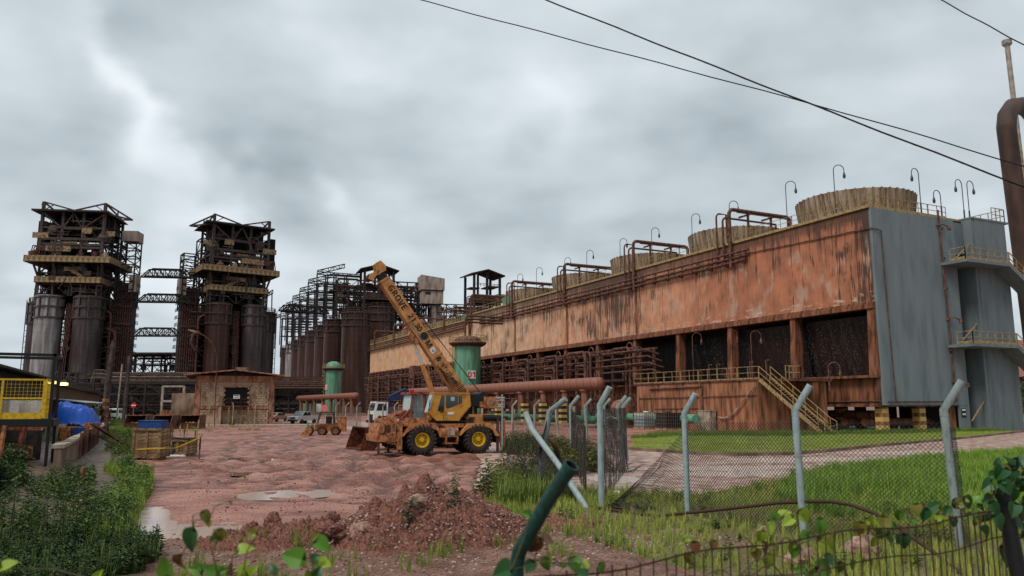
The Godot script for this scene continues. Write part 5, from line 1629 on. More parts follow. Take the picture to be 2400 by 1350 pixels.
	b.slab(Vector3(-1.1, 1.93, .35), Vector3(-.95, 2.1, .8)); b.slab(Vector3(2.2, 2.12, .3), Vector3(2.6, 2.3, .9)); b.tube([Vector3(1.4, 2.12, .8), Vector3(1.4, 2.6, .8)], .06, 7)
	part("fitting", b, M.crane_dirty, o)
	b = MB.new()
	b.slab(Vector3(.6, 2.9, -.55), Vector3(1.3, 3.6, -.42)); b.slab(Vector3(.6, 2.9, .22), Vector3(1.3, 3.5, .34))
	part("boom_mount", b, M.crane_yellow, o)

func make_loader() -> void:
	var o := thing("wheel_loader", "dirty red wheel loader with its rusty bucket lowered, parked behind the crane", "loader", Vector3(45.87, 0, 13.55), FACE + .5)
	var b := MB.new()
	b.prism(poly([-1.92, .02, -1.15, .02, -.85, .22, -.72, .62, -.85, 1.05, -1.3, 1.32, -1.5, 1.33, -1.5, 1.27, -1.28, 1.22, -.95, .98, -.84, .62, -.94, .3, -1.2, .12, -1.9, .1]), -1.45, 1.3)
	part("bucket", b, M.bucket, o)
	for z in [-1.49, 1.3]: panel("bucket_side", [-1.94, .0, -1.15, .0, -.85, .22, -.72, .62, -.85, 1.05, -1.3, 1.34, -1.52, 1.34, -1.75, .6], z, z + .04, M.bucket, o)
	b = MB.new()
	for k in 9: b.hexa([Vector3(-2.06, .02, -1.1 + k * .27 + .06), Vector3(-1.9, .02, -1.1 + k * .27 + .06), Vector3(-1.9, .02, -1.1 + k * .27 - .06), Vector3(-2.06, .02, -1.1 + k * .27 - .06), Vector3(-2.04, .05, -1.1 + k * .27 + .05), Vector3(-1.9, .11, -1.1 + k * .27 + .06), Vector3(-1.9, .11, -1.1 + k * .27 - .06), Vector3(-2.04, .05, -1.1 + k * .27 - .05)])
	part("bucket_teeth", b, M.rust, o)
	for z in [-.62, .62]:
		b = MB.new()
		b.bar(Vector3(-.85, .45, z), Vector3(.1, .85, z), .16, .3); b.bar(Vector3(.1, .85, z), Vector3(1.5, 2.3, z), .16, .34)
		part("lift_arm", b, M.loader_red, o)
		b = MB.new()
		b.bar(Vector3(-.85, 1.0, z * .6), Vector3(-.15, 1.95, z * .6), .12, .18); b.bar(Vector3(-.15, 1.95, z * .6), Vector3(-.2, .9, z * .6), .12, .3)
		part("tilt_link", b, M.rust_pale, o)
		b = MB.new()
		b.tube([Vector3(-.15, 1.75, z * .6), Vector3(1.2, 2.25, z * .6)], .1, 8)
		part("tilt_cylinder", b, M.loader_red, o)
		b = MB.new()
		b.tube([Vector3(-.1, 1.3, z * .9), Vector3(.7, 1.75, z * .9)], .05, 8)
		part("piston_rod", b, M.car_silver, o)
	panel("hood", [.2, 1.0, 1.3, .7, 1.9, .8, 1.9, 1.75, 1.2, 2.3, .9, 2.2], -.5, .5, M.loader_red, o)
	b = MB.new()
	b.lathe([Vector2(.05, -.1), Vector2(.2, -.05), Vector2(.2, .1), Vector2(.05, .12)], 12, Vector3(-.1, 1.1, 1.0))
	part("head_lamp", b, M.ink, o)
	panel("body", [.9, .7, 4.6, .7, 4.6, 1.7, 1.2, 1.7], -.8, .8, M.loader_red, o)
	# cab: posts, roof, panes
	b = MB.new()
	for q in [[1.35, 1.7, 1.5, 3.25], [2.3, 1.7, 2.25, 3.25], [3.1, 1.7, 2.95, 3.25]]:
		for z in [-.7, .7]: b.bar(Vector3(q[0], q[1], z), Vector3(q[2], q[3], z), .1)
	part("cab_post", b, M.loader_red, o)
	b = MB.new()
	b.slab(Vector3(1.3, 3.25, -.8), Vector3(3.1, 3.4, .8))
	part("cab_roof", b, M.loader_red, o)
	for q in [[1.45, 2.25], [2.33, 2.98]]:
		panel("side_window", [q[0], 1.75, q[1], 1.75, q[1] - .04, 3.2, q[0] + .1, 3.2], .68, .69, M.glass, o)
		panel("side_window", [q[0], 1.75, q[1], 1.75, q[1] - .04, 3.2, q[0] + .1, 3.2], -.69, -.68, M.glass, o)
	b = MB.new()
	b.quad(Vector3(1.46, 3.2, -.62), Vector3(1.3, 1.85, -.62), Vector3(1.3, 1.85, .62), Vector3(1.46, 3.2, .62))
	part("windscreen", b, M.glass_pale, o)
	b = MB.new()
	b.slab(Vector3(2.1, 1.7, -.3), Vector3(2.7, 2.2, .3)); b.slab(Vector3(2.6, 2.2, -.28), Vector3(2.75, 2.85, .28))
	part("seat", b, M.black, o)
	b = MB.new()
	b.box(Vector3(1.55, 3.47, .4), Vector3(.26, .16, .2))
	part("roof_lamp", b, M.red_sign, o)
	for q in [[.2, .95, 1.0], [.2, -.95, -1.0], [3.5, .95, 1.0], [3.5, -.95, -1.0]]: wheel(o, Vector3(q[0] + .55, .7, q[1]), .7, .5, .34, M.loader_red, 18, q[2])

func make_skid() -> void:
	var o := thing("skid_steer", "small orange skid-steer loader with its bucket on the ground", "loader", Vector3(69.89, 0, 15.07), FACE + .12)
	for q in [[-.05, .62, 1.0], [1.1, .62, 1.0], [-.05, -.62, -1.0], [1.1, -.62, -1.0]]: wheel(o, Vector3(q[0], .37, q[1]), .38, .28, .2, M.wheel_orange, 16, q[2])
	panel("body", [-.75, .35, 1.5, .3, 1.75, .6, 1.7, .95, .9, 1.0, -.6, 1.0], -.5, .5, M.skid_orange, o)
	panel("rear_tower", [1.2, .95, 1.75, .25, 1.95, .3, 1.92, 1.6, 1.55, 1.62], -.72, .72, M.skid_orange, o)
	for z in [-.74, .6]:
		panel("lift_arm", [1.75, 1.72, 1.5, 1.45, -.6, .82, -1.05, .55, -1.0, .35, -.8, .38, -.55, 1.02, .2, 1.22, 1.55, 1.78], z, z + .14, M.skid_orange, o)
	b_frame(o)
	panel("bucket", [-1.95, .02, -1.1, .02, -.92, .25, -.95, .62, -1.02, .62, -1.02, .3, -1.15, .1, -1.92, .07], -.85, .85, M.bucket, o)
	for z in [-.88, .85]: panel("bucket_side", [-1.95, .02, -1.1, .02, -.92, .25, -.95, .62, -1.3, .58], z, z + .03, M.skid_orange, o)

func b_frame(o: Node3D) -> void:
	var b := MB.new()
	for z in [-.42, .42]:
		b.bar(Vector3(-.55, 1.0, z), Vector3(-.3, 1.95, z), .08); b.bar(Vector3(.9, 1.0, z), Vector3(.85, 1.95, z), .08); b.bar(Vector3(-.3, 1.95, z), Vector3(.85, 1.95, z), .08)
		for k in 5: b.bar(Vector3(-.35, 1.15 + k * .16, z), Vector3(.85, 1.15 + k * .16, z), .02)
	b.slab(Vector3(-.35, 1.95, -.45), Vector3(.9, 2.02, .45))
	part("cab_frame", b, M.hatch, o)
	b = MB.new()
	b.slab(Vector3(.2, .95, -.25), Vector3(.7, 1.6, .25))
	part("seat", b, M.black, o)

func make_car(label: String, at: Vector3, turn: float, van: bool, body: Material, pickup := false) -> void:
	var o := thing("parked_van" if van else "parked_pickup" if pickup else "parked_car", label, "van" if van else "pickup" if pickup else "car", at, turn)
	# front points to -X
	var hl := 2.1 if not van else 2.2
	var sil: Array
	if van: sil = [-2.1, .35, 2.15, .35, 2.2, 1.1, 2.05, 1.95, 1.8, 2.05, -1.0, 2.05, -1.6, 1.2, -2.1, 1.0]
	elif pickup: sil = [-2.3, .45, 2.4, .45, 2.4, 1.1, .7, 1.1, .5, 1.75, -.7, 1.78, -1.2, 1.15, -2.25, 1.0]
	else: sil = [-2.1, .3, 2.1, .3, 2.15, .85, 1.75, .98, 1.2, 1.42, -.3, 1.45, -1.0, .98, -2.05, .8]
	panel("body", sil, -.85, .85, body, o)
	var gx := [[-.95, -.2], [.0, 1.1]] if not van else [[-1.4, -.7], [-.5, .6], [.8, 1.8]]
	for q in gx:
		var y0 := 1.25 if van else 1.18 if pickup else 1.0
		var y1 := 1.85 if van else 1.66 if pickup else 1.36
		if pickup and q[0] > -.5: q = [-.1, .5]
		for z in [-.86, .852]: panel("side_window", [q[0] - .25, y0, q[1], y0, q[1] - .1, y1, q[0] + .1, y1], z, z + .008, M.car_glass, o)
	var b := MB.new()
	if van:
		b.slab(Vector3(2.1, 1.25, -.65), Vector3(2.18, 1.75, .65))
	elif pickup:
		b.quad(Vector3(-.72, 1.72, -.7), Vector3(-1.2, 1.2, -.75), Vector3(-1.2, 1.2, .75), Vector3(-.72, 1.72, .7))
	else:
		b.quad(Vector3(1.7, 1.03, -.68), Vector3(1.25, 1.4, -.62), Vector3(1.25, 1.4, .62), Vector3(1.7, 1.03, .68)); b.quad(Vector3(-.33, 1.42, -.62), Vector3(-.98, 1.0, -.7), Vector3(-.98, 1.0, .7), Vector3(-.33, 1.42, .62))
	var scr := part("windscreen", b, M.car_glass if not pickup else M.glass_pale, o, Vector3(-.012 if pickup else .02, .015, 0))
	for z in [-.6, .6]:
		b = MB.new()
		if pickup: b.box(Vector3(-2.3, .85, z), Vector3(.05, .2, .35))
		else: b.box(Vector3(2.14, .75, z), Vector3(.06, .2, .35))
		part("head_lamp" if pickup else "tail_lamp", b, M.white if pickup else M.red_paint, o)
	b = MB.new()
	if pickup: b.box(Vector3(-2.32, .85, 0), Vector3(.04, .22, .75)); b.box(Vector3(-2.36, .5, 0), Vector3(.15, .25, 1.7))
	else: b.box(Vector3(2.17, .5, 0), Vector3(.1, .2, 1.6))
	part("bumper", b, M.ink, o)
	for q in [[-1.35, .8, 1.0], [1.35, .8, 1.0], [-1.35, -.8, -1.0], [1.35, -.8, -1.0]]:
		b = MB.new()
		b.x = Transform3D(Basis(Vector3.RIGHT, PI * .5), Vector3.ZERO)
		var r := .36 if pickup else .31
		b.lathe([Vector2(.15, -.1), Vector2(r, -.1), Vector2(r, .1), Vector2(.15, .1), Vector2(.01, .06)], 16)
		part("wheel", b, M.tyre, o, Vector3(q[0], .33, q[1]))

func make_truck() -> void:
	var o := thing("flatbed_truck", "white-cabbed truck with a folded dark blue loading crane behind the fence", "truck", Vector3(95.2, 0, 28.3), FACE + .5)
	# cab faces -X
	panel("cab", [-2.0, .6, -.2, .6, -.2, 3.0, -1.7, 3.05, -2.0, 1.9], -1.2, 1.2, M.white, o)
	var b := MB.new()
	b.quad(Vector3(-1.74, 2.92, -1.05), Vector3(-2.02, 1.95, -1.1), Vector3(-2.02, 1.95, 1.1), Vector3(-1.74, 2.92, 1.05))
	part("windscreen", b, M.car_glass, o)
	b = MB.new()
	b.slab(Vector3(-2.06, .75, -.8), Vector3(-2.0, 1.5, .8)); b.slab(Vector3(-2.2, .45, -1.2), Vector3(-1.9, .8, 1.2))
	part("grille", b, M.ink, o)
	panel("side_window", [-1.7, 1.95, -.4, 1.95, -.4, 2.8, -1.5, 2.8], 1.2, 1.21, M.car_glass, o)
	b = MB.new()
	b.slab(Vector3(-.1, .7, -1.1), Vector3(6.5, 1.1, 1.1)); b.slab(Vector3(1.2, 1.1, -1.2), Vector3(6.5, 1.9, 1.2))
	part("bed", b, M.blue_truck, o)
	b = MB.new()
	b.rail([Vector3(1.2, 1.9, 1.15), Vector3(6.4, 1.9, 1.15)], .7, 1.2, .05, 0)
	part("bed_rail", b, M.yellow_rail, o)
	b = MB.new()
	b.bar(Vector3(.4, 1.1, 0), Vector3(.4, 3.6, 0), .5); b.bar(Vector3(.4, 3.5, 0), Vector3(2.6, 4.5, 0), .5, .6); b.bar(Vector3(2.6, 4.5, 0), Vector3(3.6, 3.2, 0), .4, .5); b.bar(Vector3(3.5, 4.2, .5), Vector3(.3, 3.3, .5), .3, .4); b.bar(Vector3(3.6, 3.3, 0), Vector3(3.4, 1.8, 0), .35)
	part("loading_crane", b, M.blue_truck, o)
	for q in [[-1.2, 1.0], [-1.2, -1.0], [4.2, 1.0], [4.2, -1.0], [5.4, 1.0], [5.4, -1.0]]:
		b = MB.new()
		b.x = Transform3D(Basis(Vector3.RIGHT, PI * .5), Vector3.ZERO)
		b.lathe([Vector2(.2, -.15), Vector2(.5, -.15), Vector2(.5, .15), Vector2(.2, .15), Vector2(.01, .1)], 16)
		part("wheel", b, M.tyre, o, Vector3(q[0], .5, q[1]))

func make_vehicles() -> void:
	make_crane()
	make_loader()
	make_skid()
	make_truck()
	make_car("dusty silver saloon car seen from behind, beside the small building", Vector3(130.0, 0, 20.4), FACE + PI * .5 + 2.95, false, M.car_dirty)
	make_car("muddy silver pickup parked facing the yard, left of the small orange loader", Vector3(112.9, 0, 21.45), FACE + 1.15, false, M.car_silver, true)
	make_car("white van seen from behind near the road signs at the far left", Vector3(157.0, 0, -3.2), FACE - PI * .5 + .15, true, M.car_white)

func silo(o: Node3D, at: Vector3, r: float, y0: float, y1: float, m: Material, bands: Array, rail := true) -> void:
	var b := MB.new()
	b.lathe([Vector2(r, y0), Vector2(r, lerpf(y0, y1, .25)), Vector2(r, lerpf(y0, y1, .5)), Vector2(r, lerpf(y0, y1, .75)), Vector2(r, y1), Vector2(.01, y1 + .4)], 36)
	var s := part("silo", b, m, o, at)
	b = MB.new()
	for y in bands: b.lathe([Vector2(r, y - .3), Vector2(r + .45, y - .3), Vector2(r + .45, y + .25), Vector2(r, y + .25)], 32)
	for k in 10:
		var a := TAU * k / 10
		if bands.size() > 1: b.bar(Vector3(cos(a) * (r + .2), bands[0], sin(a) * (r + .2)), Vector3(cos(a) * (r + .2), bands[-1], sin(a) * (r + .2)), .4)
	part("band", b, M.silo_mid if m == M.silo_light else M.dark_steel, s)
	b = MB.new()   # shell plate seams
	var y := y0 + 2.6
	while y < y1 - 1.0:
		b.lathe([Vector2(r + .01, y), Vector2(r + .07, y + .05), Vector2(r + .01, y + .1)], 28)
		y += 2.6
	part("seam", b, m, s)
	if rail:
		b = MB.new()
		for k in 16:
			var a := TAU * k / 16
			var a2 := TAU * (k + 1) / 16
			b.rail([Vector3(cos(a) * r, y1, sin(a) * r), Vector3(cos(a2) * r, y1, sin(a2) * r)], 1.3, 3.0, .08, 0)
		part("railing", b, M.dark_steel, s)

func plate_deck(o: Node3D, lo: Vector3, hi: Vector3, hh: float, m: Material) -> void:   # deck with a solid plate parapet of panels
	var b := MB.new()
	b.slab(lo, Vector3(hi.x, lo.y + .5, hi.z))
	var d := part("deck", b, M.black_steel, o)
	var n := maxi(2, int((hi.x - lo.x) / 1.6))
	var pm := MB.new()
	pm.box(Vector3((hi.x - lo.x) / n * .5, hh * .5, 0), Vector3((hi.x - lo.x) / n - .07, hh, .12))
	var pmm := pm.mesh()
	for k in n:
		var w := (hi.x - lo.x) / n
		for z in [hi.z + .07, lo.z - .07]: part("panel", pmm, m, d, Vector3(lo.x + k * w, lo.y + .1, z))
	var nz := maxi(2, int((hi.z - lo.z) / 1.6))
	pm = MB.new()
	pm.box(Vector3(0, hh * .5, (hi.z - lo.z) / nz * .5), Vector3(.12, hh, (hi.z - lo.z) / nz - .07))
	pmm = pm.mesh()
	for k in nz:
		for x in [lo.x - .07, hi.x + .07]: part("panel", pmm, m, d, Vector3(x, lo.y + .1, lo.z + k * (hi.z - lo.z) / nz))

# a process tower: steel skeleton with decks standing on a ring of tall silos; s mirrors it
func process_tower(label: String, at: Vector3, turn: float, s: float, light: bool) -> void:
	var o := thing("process_tower", label, "industrial tower", at, turn)
	var k := 1.0
	# silos
	var sl := [[-6.3, 4.5, 4.15, M.silo_light if light else M.silo_mid, 38.5], [6.0, 4.0, 4.6 if s > 0 else 4.2, M.silo_mid if light else M.silo_dark, 38.5], [-13.2, -5, 3.9, M.silo_mid, 37.5], [10.5, -9, 5.0, M.silo_dark, 36], [-2, -14, 5, M.silo_dark, 36]]
	for q in sl: silo(o, Vector3(q[0] * s, 0, q[1]), q[2], 0, q[4], q[3], [q[4] - 7.4, q[4] - 3.8, q[4] - .6], q[0] < -10)
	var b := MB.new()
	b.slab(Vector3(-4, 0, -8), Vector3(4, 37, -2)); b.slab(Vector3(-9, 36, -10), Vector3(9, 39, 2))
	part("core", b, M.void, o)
	b = MB.new()   # legs and beams between silos
	b.frame(Vector3(-12, 0, -12), Vector3(11.5, 38, 1), 4, 7, 2, .55)
	part("silo_frame", b, M.dark_steel, o).set_meta("kind", "stuff")
	for y in [29.5, 24.0]:
		b = MB.new()
		b.slab(Vector3(-1.4, y, -1), Vector3(1.2, y + 2.4, 2.6))
		part("walkway", b, M.dark_steel, o)
	b = MB.new()
	b.tube([Vector3(-1.2 * s, 22, 2.5), Vector3(.6 * s, 20.6, 3.0)], .8, 10)
	b.tube([Vector3(12.2 * s, 14, 2), Vector3(12.2 * s, 32, 2)] + arc(Vector3(10.2 * s, 32, 2), Vector3(2 * s, 0, 0), Vector3(0, 2, 0)), .4, 8)
	b.tube([Vector3(11.4 * s, 28, 2), Vector3(13.8 * s, 27, 2), Vector3(14.2 * s, 24, 2), Vector3(12.4 * s, 21.5, 2)], .6, 8)
	for q in 5: b.tube([Vector3((-.8 + q * .45) * s, 5, 8.5 - absf(q - 2) * .4), Vector3((-.8 + q * .45) * s, 36, 5)], .14, 5)
	part("duct", b, M.rack, o)
	# lower storeys
	b = MB.new()
	b.frame(Vector3(-10.5, 38.6, -8), Vector3(9.5, 50, 5), 4, 3, 2, .6)
	part("steel_frame", b, M.dark_steel, o).set_meta("kind", "stuff")
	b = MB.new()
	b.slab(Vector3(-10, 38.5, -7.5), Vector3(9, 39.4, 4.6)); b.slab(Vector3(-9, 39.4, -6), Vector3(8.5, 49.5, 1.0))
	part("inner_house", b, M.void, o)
	b = MB.new()
	b.slab(Vector3(-4.5 * s - 2.2, 43.9, 4.2), Vector3(-4.5 * s + 2.2, 48.9, 4.7))
	part("shutter", b, M.sheet_grey, o)
	plate_deck(o, Vector3(-10.6, 42.6, -8.2), Vector3(10.2, 42.6, 7.4), 2.0, M.ochre)
	plate_deck(o, Vector3(-13.6, 49.2, -10), Vector3(13.4, 49.2, 9.2), 2.1, M.ochre)
	b = MB.new()
	b.bar(Vector3(-2 * s, 47.4, 6.6), Vector3(4.6 * s, 47.4, 6.6), .2, 1.4); b.bar(Vector3(0 * s, 47.2, 6.9), Vector3(5.2 * s, 44.2, 6.9), .2, 1.1)
	part("stair_panel", b, M.ochre, o)
	b = MB.new()
	for x in [-9.5, -4, 4, 9.2]: b.bar(Vector3(x, 42.6, 5.6), Vector3(x * 1.15, 49.0, 8.6), .5)
	for x in [-9.8, -5.2, 3.6, 8.6]: b.bar(Vector3(x, 38.5, 6.2), Vector3(x, 49, 6.2), .5)
	part("strut", b, M.dark_steel, o)
	# equipment on the main deck
	rng.seed = 7 + int(s * 3.0)
	for q in 7:
		b = MB.new()
		b.lathe([Vector2(rng.randf_range(.7, 1.6), 0), Vector2(rng.randf_range(.7, 1.5), rng.randf_range(1.6, 3.4)), Vector2(.01, 3.5)], 14, Vector3(rng.randf_range(-12, 11) * s, 50.0, rng.randf_range(5.5, 8.0)))
		part("vessel", b, [M.rack, M.dirty_concrete, M.rust, M.dark_steel][q % 4], o)
	for q in [[-4.0, 53.2, 8.0, 1.9, 7.5], [4.5, 59.4, 3.2, 1.9, 7.4], [-10, 57.6, 5.0, 1.9, 7.4], [11, 58.8, 4.2, 1.7, 6.6], [-1, 55.6, 5, 1.0, 7.0]]:
		b = MB.new()
		b.slab(Vector3(q[0] * s - q[2] * .5 * 1.0, q[1], q[4] - .3), Vector3(q[0] * s + q[2] * .5, q[1] + q[3], q[4]))
		part("gallery_panel", b, M.ochre, o)
	for q in [[-6.5, 58.5], [9.6, 56.2]]:
		b = MB.new()
		b.lathe([Vector2(.1, 0), Vector2(1.8, .3), Vector2(2.2, 2), Vector2(1.6, 3.6), Vector2(.1, 4)], 14, Vector3(q[0] * s, q[1], 5.5))
		part("vessel", b, M.dark_steel, o)
	b = MB.new()
	b.slab(Vector3(-5.0 * s - 1.8, 53.5, 5.5), Vector3(-5.0 * s + 1.8, 56.5, 7.0))
	part("tank_box", b, M.sheet_grey, o)
	b = MB.new()
	for q in 5: b.tube([Vector3((-12.5 + q * .5) * s, 50, 8), Vector3((-12 + q * .6) * s, 55 - q * .4, 7.4), Vector3((-6 + q * .5) * s, 54.6 - q * .4, 7.0), Vector3((-5.5 + q * .5) * s, 50.4, 7.6)], .22, 5)
	part("pipe", b, M.rack, o)
	b = MB.new()   # pipes, ducts and secondary steel all through the storeys
	rng.seed = 500 + int(s * 7.0)
	for q in 150:
		var yy := rng.randf_range(39.5, 65.0)
		var zz := rng.randf_range(2.0, 8.2)
		var xa := rng.randf_range(-11.0, 10.5)
		var xb := clampf(xa + rng.randf_range(-7.0, 7.0), -11.5, 11)
		match q % 5:
			0: b.tube([Vector3(xa, yy - rng.randf_range(1.0, 5.0), zz), Vector3(xa, yy, zz), Vector3(xb, yy, zz)], rng.randf_range(.1, .26), 5)
			1: b.bar(Vector3(xa, yy, zz), Vector3(xb, yy, zz), .16, .3)
			2: b.rail([Vector3(xa, yy, zz), Vector3(xb, yy, zz)], 1.2, 1.6, .06, .2)
			3: b.bar(Vector3(xa, yy, zz), Vector3(xa + rng.randf_range(-2.5, 2.5), yy + rng.randf_range(2, 5), zz), .2)
			4: b.box(Vector3(xa, yy, zz - 1.0), Vector3(rng.randf_range(.8, 2.6), rng.randf_range(.5, 1.8), 1.2))
	for q in 40:
		var yy := rng.randf_range(4.0, 37.0)
		b.tube([Vector3(rng.randf_range(7, 16) * s, yy, 1.5), Vector3(rng.randf_range(9, 16) * s, yy, 1.5)], rng.randf_range(.1, .3), 5)
	part("pipework", b, M.dark_steel, o).set_meta("kind", "stuff")
	# upper frame and roof trusses
	b = MB.new()
	b.frame(Vector3(-10, 50, -9), Vector3(9.6, 67.0, 6.8), 3, 3, 2, .75, false)
	for z in [6.9, -9.0]:
		b.bar(Vector3(-9.6, 66, z), Vector3(-3.4, 61, z), .55); b.bar(Vector3(-3.4, 61, z), Vector3(-.2, 66.4, z), .5); b.bar(Vector3(-.2, 66.4, z), Vector3(2.8, 61, z), .5); b.bar(Vector3(2.8, 61, z), Vector3(9.2, 66, z), .55); b.bar(Vector3(-3.4, 61, z), Vector3(2.8, 61, z), .55)
		b.bar(Vector3(2.8, 61, z), Vector3(5.4, 54.8, z), .5); b.bar(Vector3(-3.4, 61, z), Vector3(-6, 54.8, z), .5)
	b.bar(Vector3(-10, 57.5, 6.9), Vector3(9.6, 57.5, 6.9), .9); b.bar(Vector3(-10, 54.6, 6.9), Vector3(9.6, 54.6, 6.9), .8)
	for x in [-10, 9.6]: b.bar(Vector3(x, 50, 6.9), Vector3(x, 70.0, 6.9), .9, 0.0, Vector3.RIGHT)
	part("upper_frame", b, M.dark_steel, o).set_meta("kind", "stuff")
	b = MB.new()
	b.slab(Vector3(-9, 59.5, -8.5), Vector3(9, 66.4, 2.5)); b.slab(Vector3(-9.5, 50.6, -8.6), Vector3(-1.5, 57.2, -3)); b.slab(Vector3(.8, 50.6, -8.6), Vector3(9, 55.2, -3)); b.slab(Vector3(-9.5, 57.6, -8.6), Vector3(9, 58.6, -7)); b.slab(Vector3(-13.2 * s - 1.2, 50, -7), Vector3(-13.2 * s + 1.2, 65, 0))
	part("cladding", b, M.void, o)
	b = MB.new()
	b.hexa([Vector3(-13.0, 66.6, 8.6), Vector3(11.2, 66.6, 8.6), Vector3(11.2, 66.6, -10), Vector3(-13, 66.6, -10), Vector3(-13.0, 67.2, 8.6), Vector3(11.2, 67.2, 8.6), Vector3(9.5, 68.0, -10), Vector3(-11, 68.0, -10)])
	part("roof", b, M.black_steel, o)
	b = MB.new()
	for x in [-10.0, 9.6]:
		b.bar(Vector3(x, 70.0, 6.9), Vector3(x + (9.5 if x < 0 else -9.5), 67.4, 6.9), .45)
		b.bar(Vector3(x, 70.0, 6.9), Vector3(x, 67.6, -9.5), .45); b.bar(Vector3(x + (3 if x < 0 else -3), 69, 6.9), Vector3(x, 67, 6.9), .25)
	b.bar(Vector3(9.6 * s, 70, 6.9), Vector3(17.5 * s, 65.2, 4), .5); b.bar(Vector3(9.6 * s, 66.6, 6.9), Vector3(17.5 * s, 65.2, 4), .5); b.bar(Vector3(9.6 * s, 66.8, -3), Vector3(17.5 * s, 65.2, 4), .45); b.bar(Vector3(13.2 * s, 67.6, 5.5), Vector3(13.2 * s, 65.8, 5.5), .35)
	part("roof_truss", b, M.dark_steel, o)
	# service stair tower beside it, with the bundle of risers
	b = MB.new()
	b.frame(Vector3(15.5 * s - 2.4, 36, -5), Vector3(15.5 * s + 2.4, 62 if s > 0 else 56, 0), 1, 9, 1, .4)
	b.frame(Vector3(11 * s - 1.5, 40, -6), Vector3(11 * s + 1.5, 62, 1), 1, 5, 1, .4)
	part("lift_frame", b, M.black_steel, o).set_meta("kind", "stuff")
	b = MB.new()
	if s > 0: b.slab(Vector3(15.8 * s - 2.6, 58.6, -5), Vector3(15.8 * s + 2.6, 62.2, .6))
	b.slab(Vector3(17.6 * s - 1.2, 41, -4), Vector3(17.6 * s + 1.2, 47, 0))
	part("lift_house", b, M.shaft, o)
	b = MB.new()
	b.slab(Vector3(14.4 * s - 3.0, 0, -6), Vector3(14.4 * s + 3.0, 44, -1.5))
	part("riser_shaft", b, M.dark_steel, o)
	b = MB.new()
	for q in 8: b.tube([Vector3(14.4 * s - 2.6 + q * .75, 4, -1.0), Vector3(14.4 * s - 2.6 + q * .75, 43.5 - absf(q - 3.5) * .2, -1.0), Vector3(14.4 * s - 2.4 + q * .7, 44.5, -3)], .2, 6)
	for y in [12.0, 30.0, 36.0]: b.bar(Vector3(14.4 * s - 3.3, y, -.8), Vector3(14.4 * s + 3.3, y, -.8), .3, .5)
	part("riser", b, M.rack, o)
	b = MB.new()
	for y in 16: b.rail([Vector3(17.6 * s, 4 + y * 2.6, -1), Vector3(18.8 * s, 4 + y * 2.6, -1), Vector3(18.8 * s, 4 + y * 2.6, -4)], 1.1, 1.5, .07, .2)
	part("gallery", b, M.dark_steel, o)
	# outer ladder mast and stair head on the side silo
	b = MB.new()
	for x in [-17.2, -16.4]: b.bar(Vector3(x * s, 0, -3), Vector3(x * s, 38, -3), .2)
	for y in 20: b.bar(Vector3(-17.2 * s, 1 + y * 1.9, -3), Vector3(-16.4 * s, 1 + y * 1.9, -3), .14)
	b.bar(Vector3(-15.5 * s, 38, -4), Vector3(-15.3 * s, 45, -4), .35, 0.0, Vector3.RIGHT); b.bar(Vector3(-13.2 * s, 38, -4), Vector3(-13.2 * s, 45, -4), .35, 0.0, Vector3.RIGHT)
	b.truss(Vector3(-15.6 * s, 45, -4), Vector3(-11.5 * s, 42.2, -2), 1.2, 3, .35)
	b.frame(Vector3(-12.6 * s - .7, 38, -5), Vector3(-12.6 * s + .7, 45, -3), 1, 4, 1, .25)
	part("ladder_mast", b, M.black_steel, o)

func bridge(a: Vector3, c: Vector3, hh: float, bays: int, label: String) -> void:
	var o := thing("footbridge", label, "footbridge", Vector3.ZERO, 0.0, "truss footbridges between the towers")
	var d := (c - a).normalized()
	var side := d.cross(Vector3.UP).normalized() * 1.4
	for s in [-1.0, 1.0]:
		var b := MB.new()
		var p0: Vector3 = a + side * s
		var p1: Vector3 = c + side * s
		b.bar(p0, p1, .45)
		b.bar(p0 + d * hh + Vector3(0, hh, 0), p1 - d * hh + Vector3(0, hh, 0), .4)
		b.bar(p0, p0 + d * hh + Vector3(0, hh, 0), .35); b.bar(p1, p1 - d * hh + Vector3(0, hh, 0), .35)
		for k in bays + 1:
			var q := (p0 + d * hh).lerp(p1 - d * hh, float(k) / bays)
			b.bar(q, q + Vector3(0, hh, 0), .25)
			if k < bays: b.bar(q + Vector3(0, hh if k < bays / 2 else 0.0, 0), (p0 + d * hh).lerp(p1 - d * hh, float(k + 1) / bays) + Vector3(0, 0.0 if k < bays / 2 else hh, 0), .22)
		part("truss", b, M.black_steel, o)
	var b2 := MB.new()
	b2.bar(a, c, 2.6, .15)
	part("walkway", b2, M.black_steel, o)
	for s in [-1.0, 1.0]:
		b2 = MB.new()
		b2.rail([a + side * s * .8, c + side * s * .8], 1.3, 2.0, .05, 0)
		part("railing", b2, M.dark_steel, o)

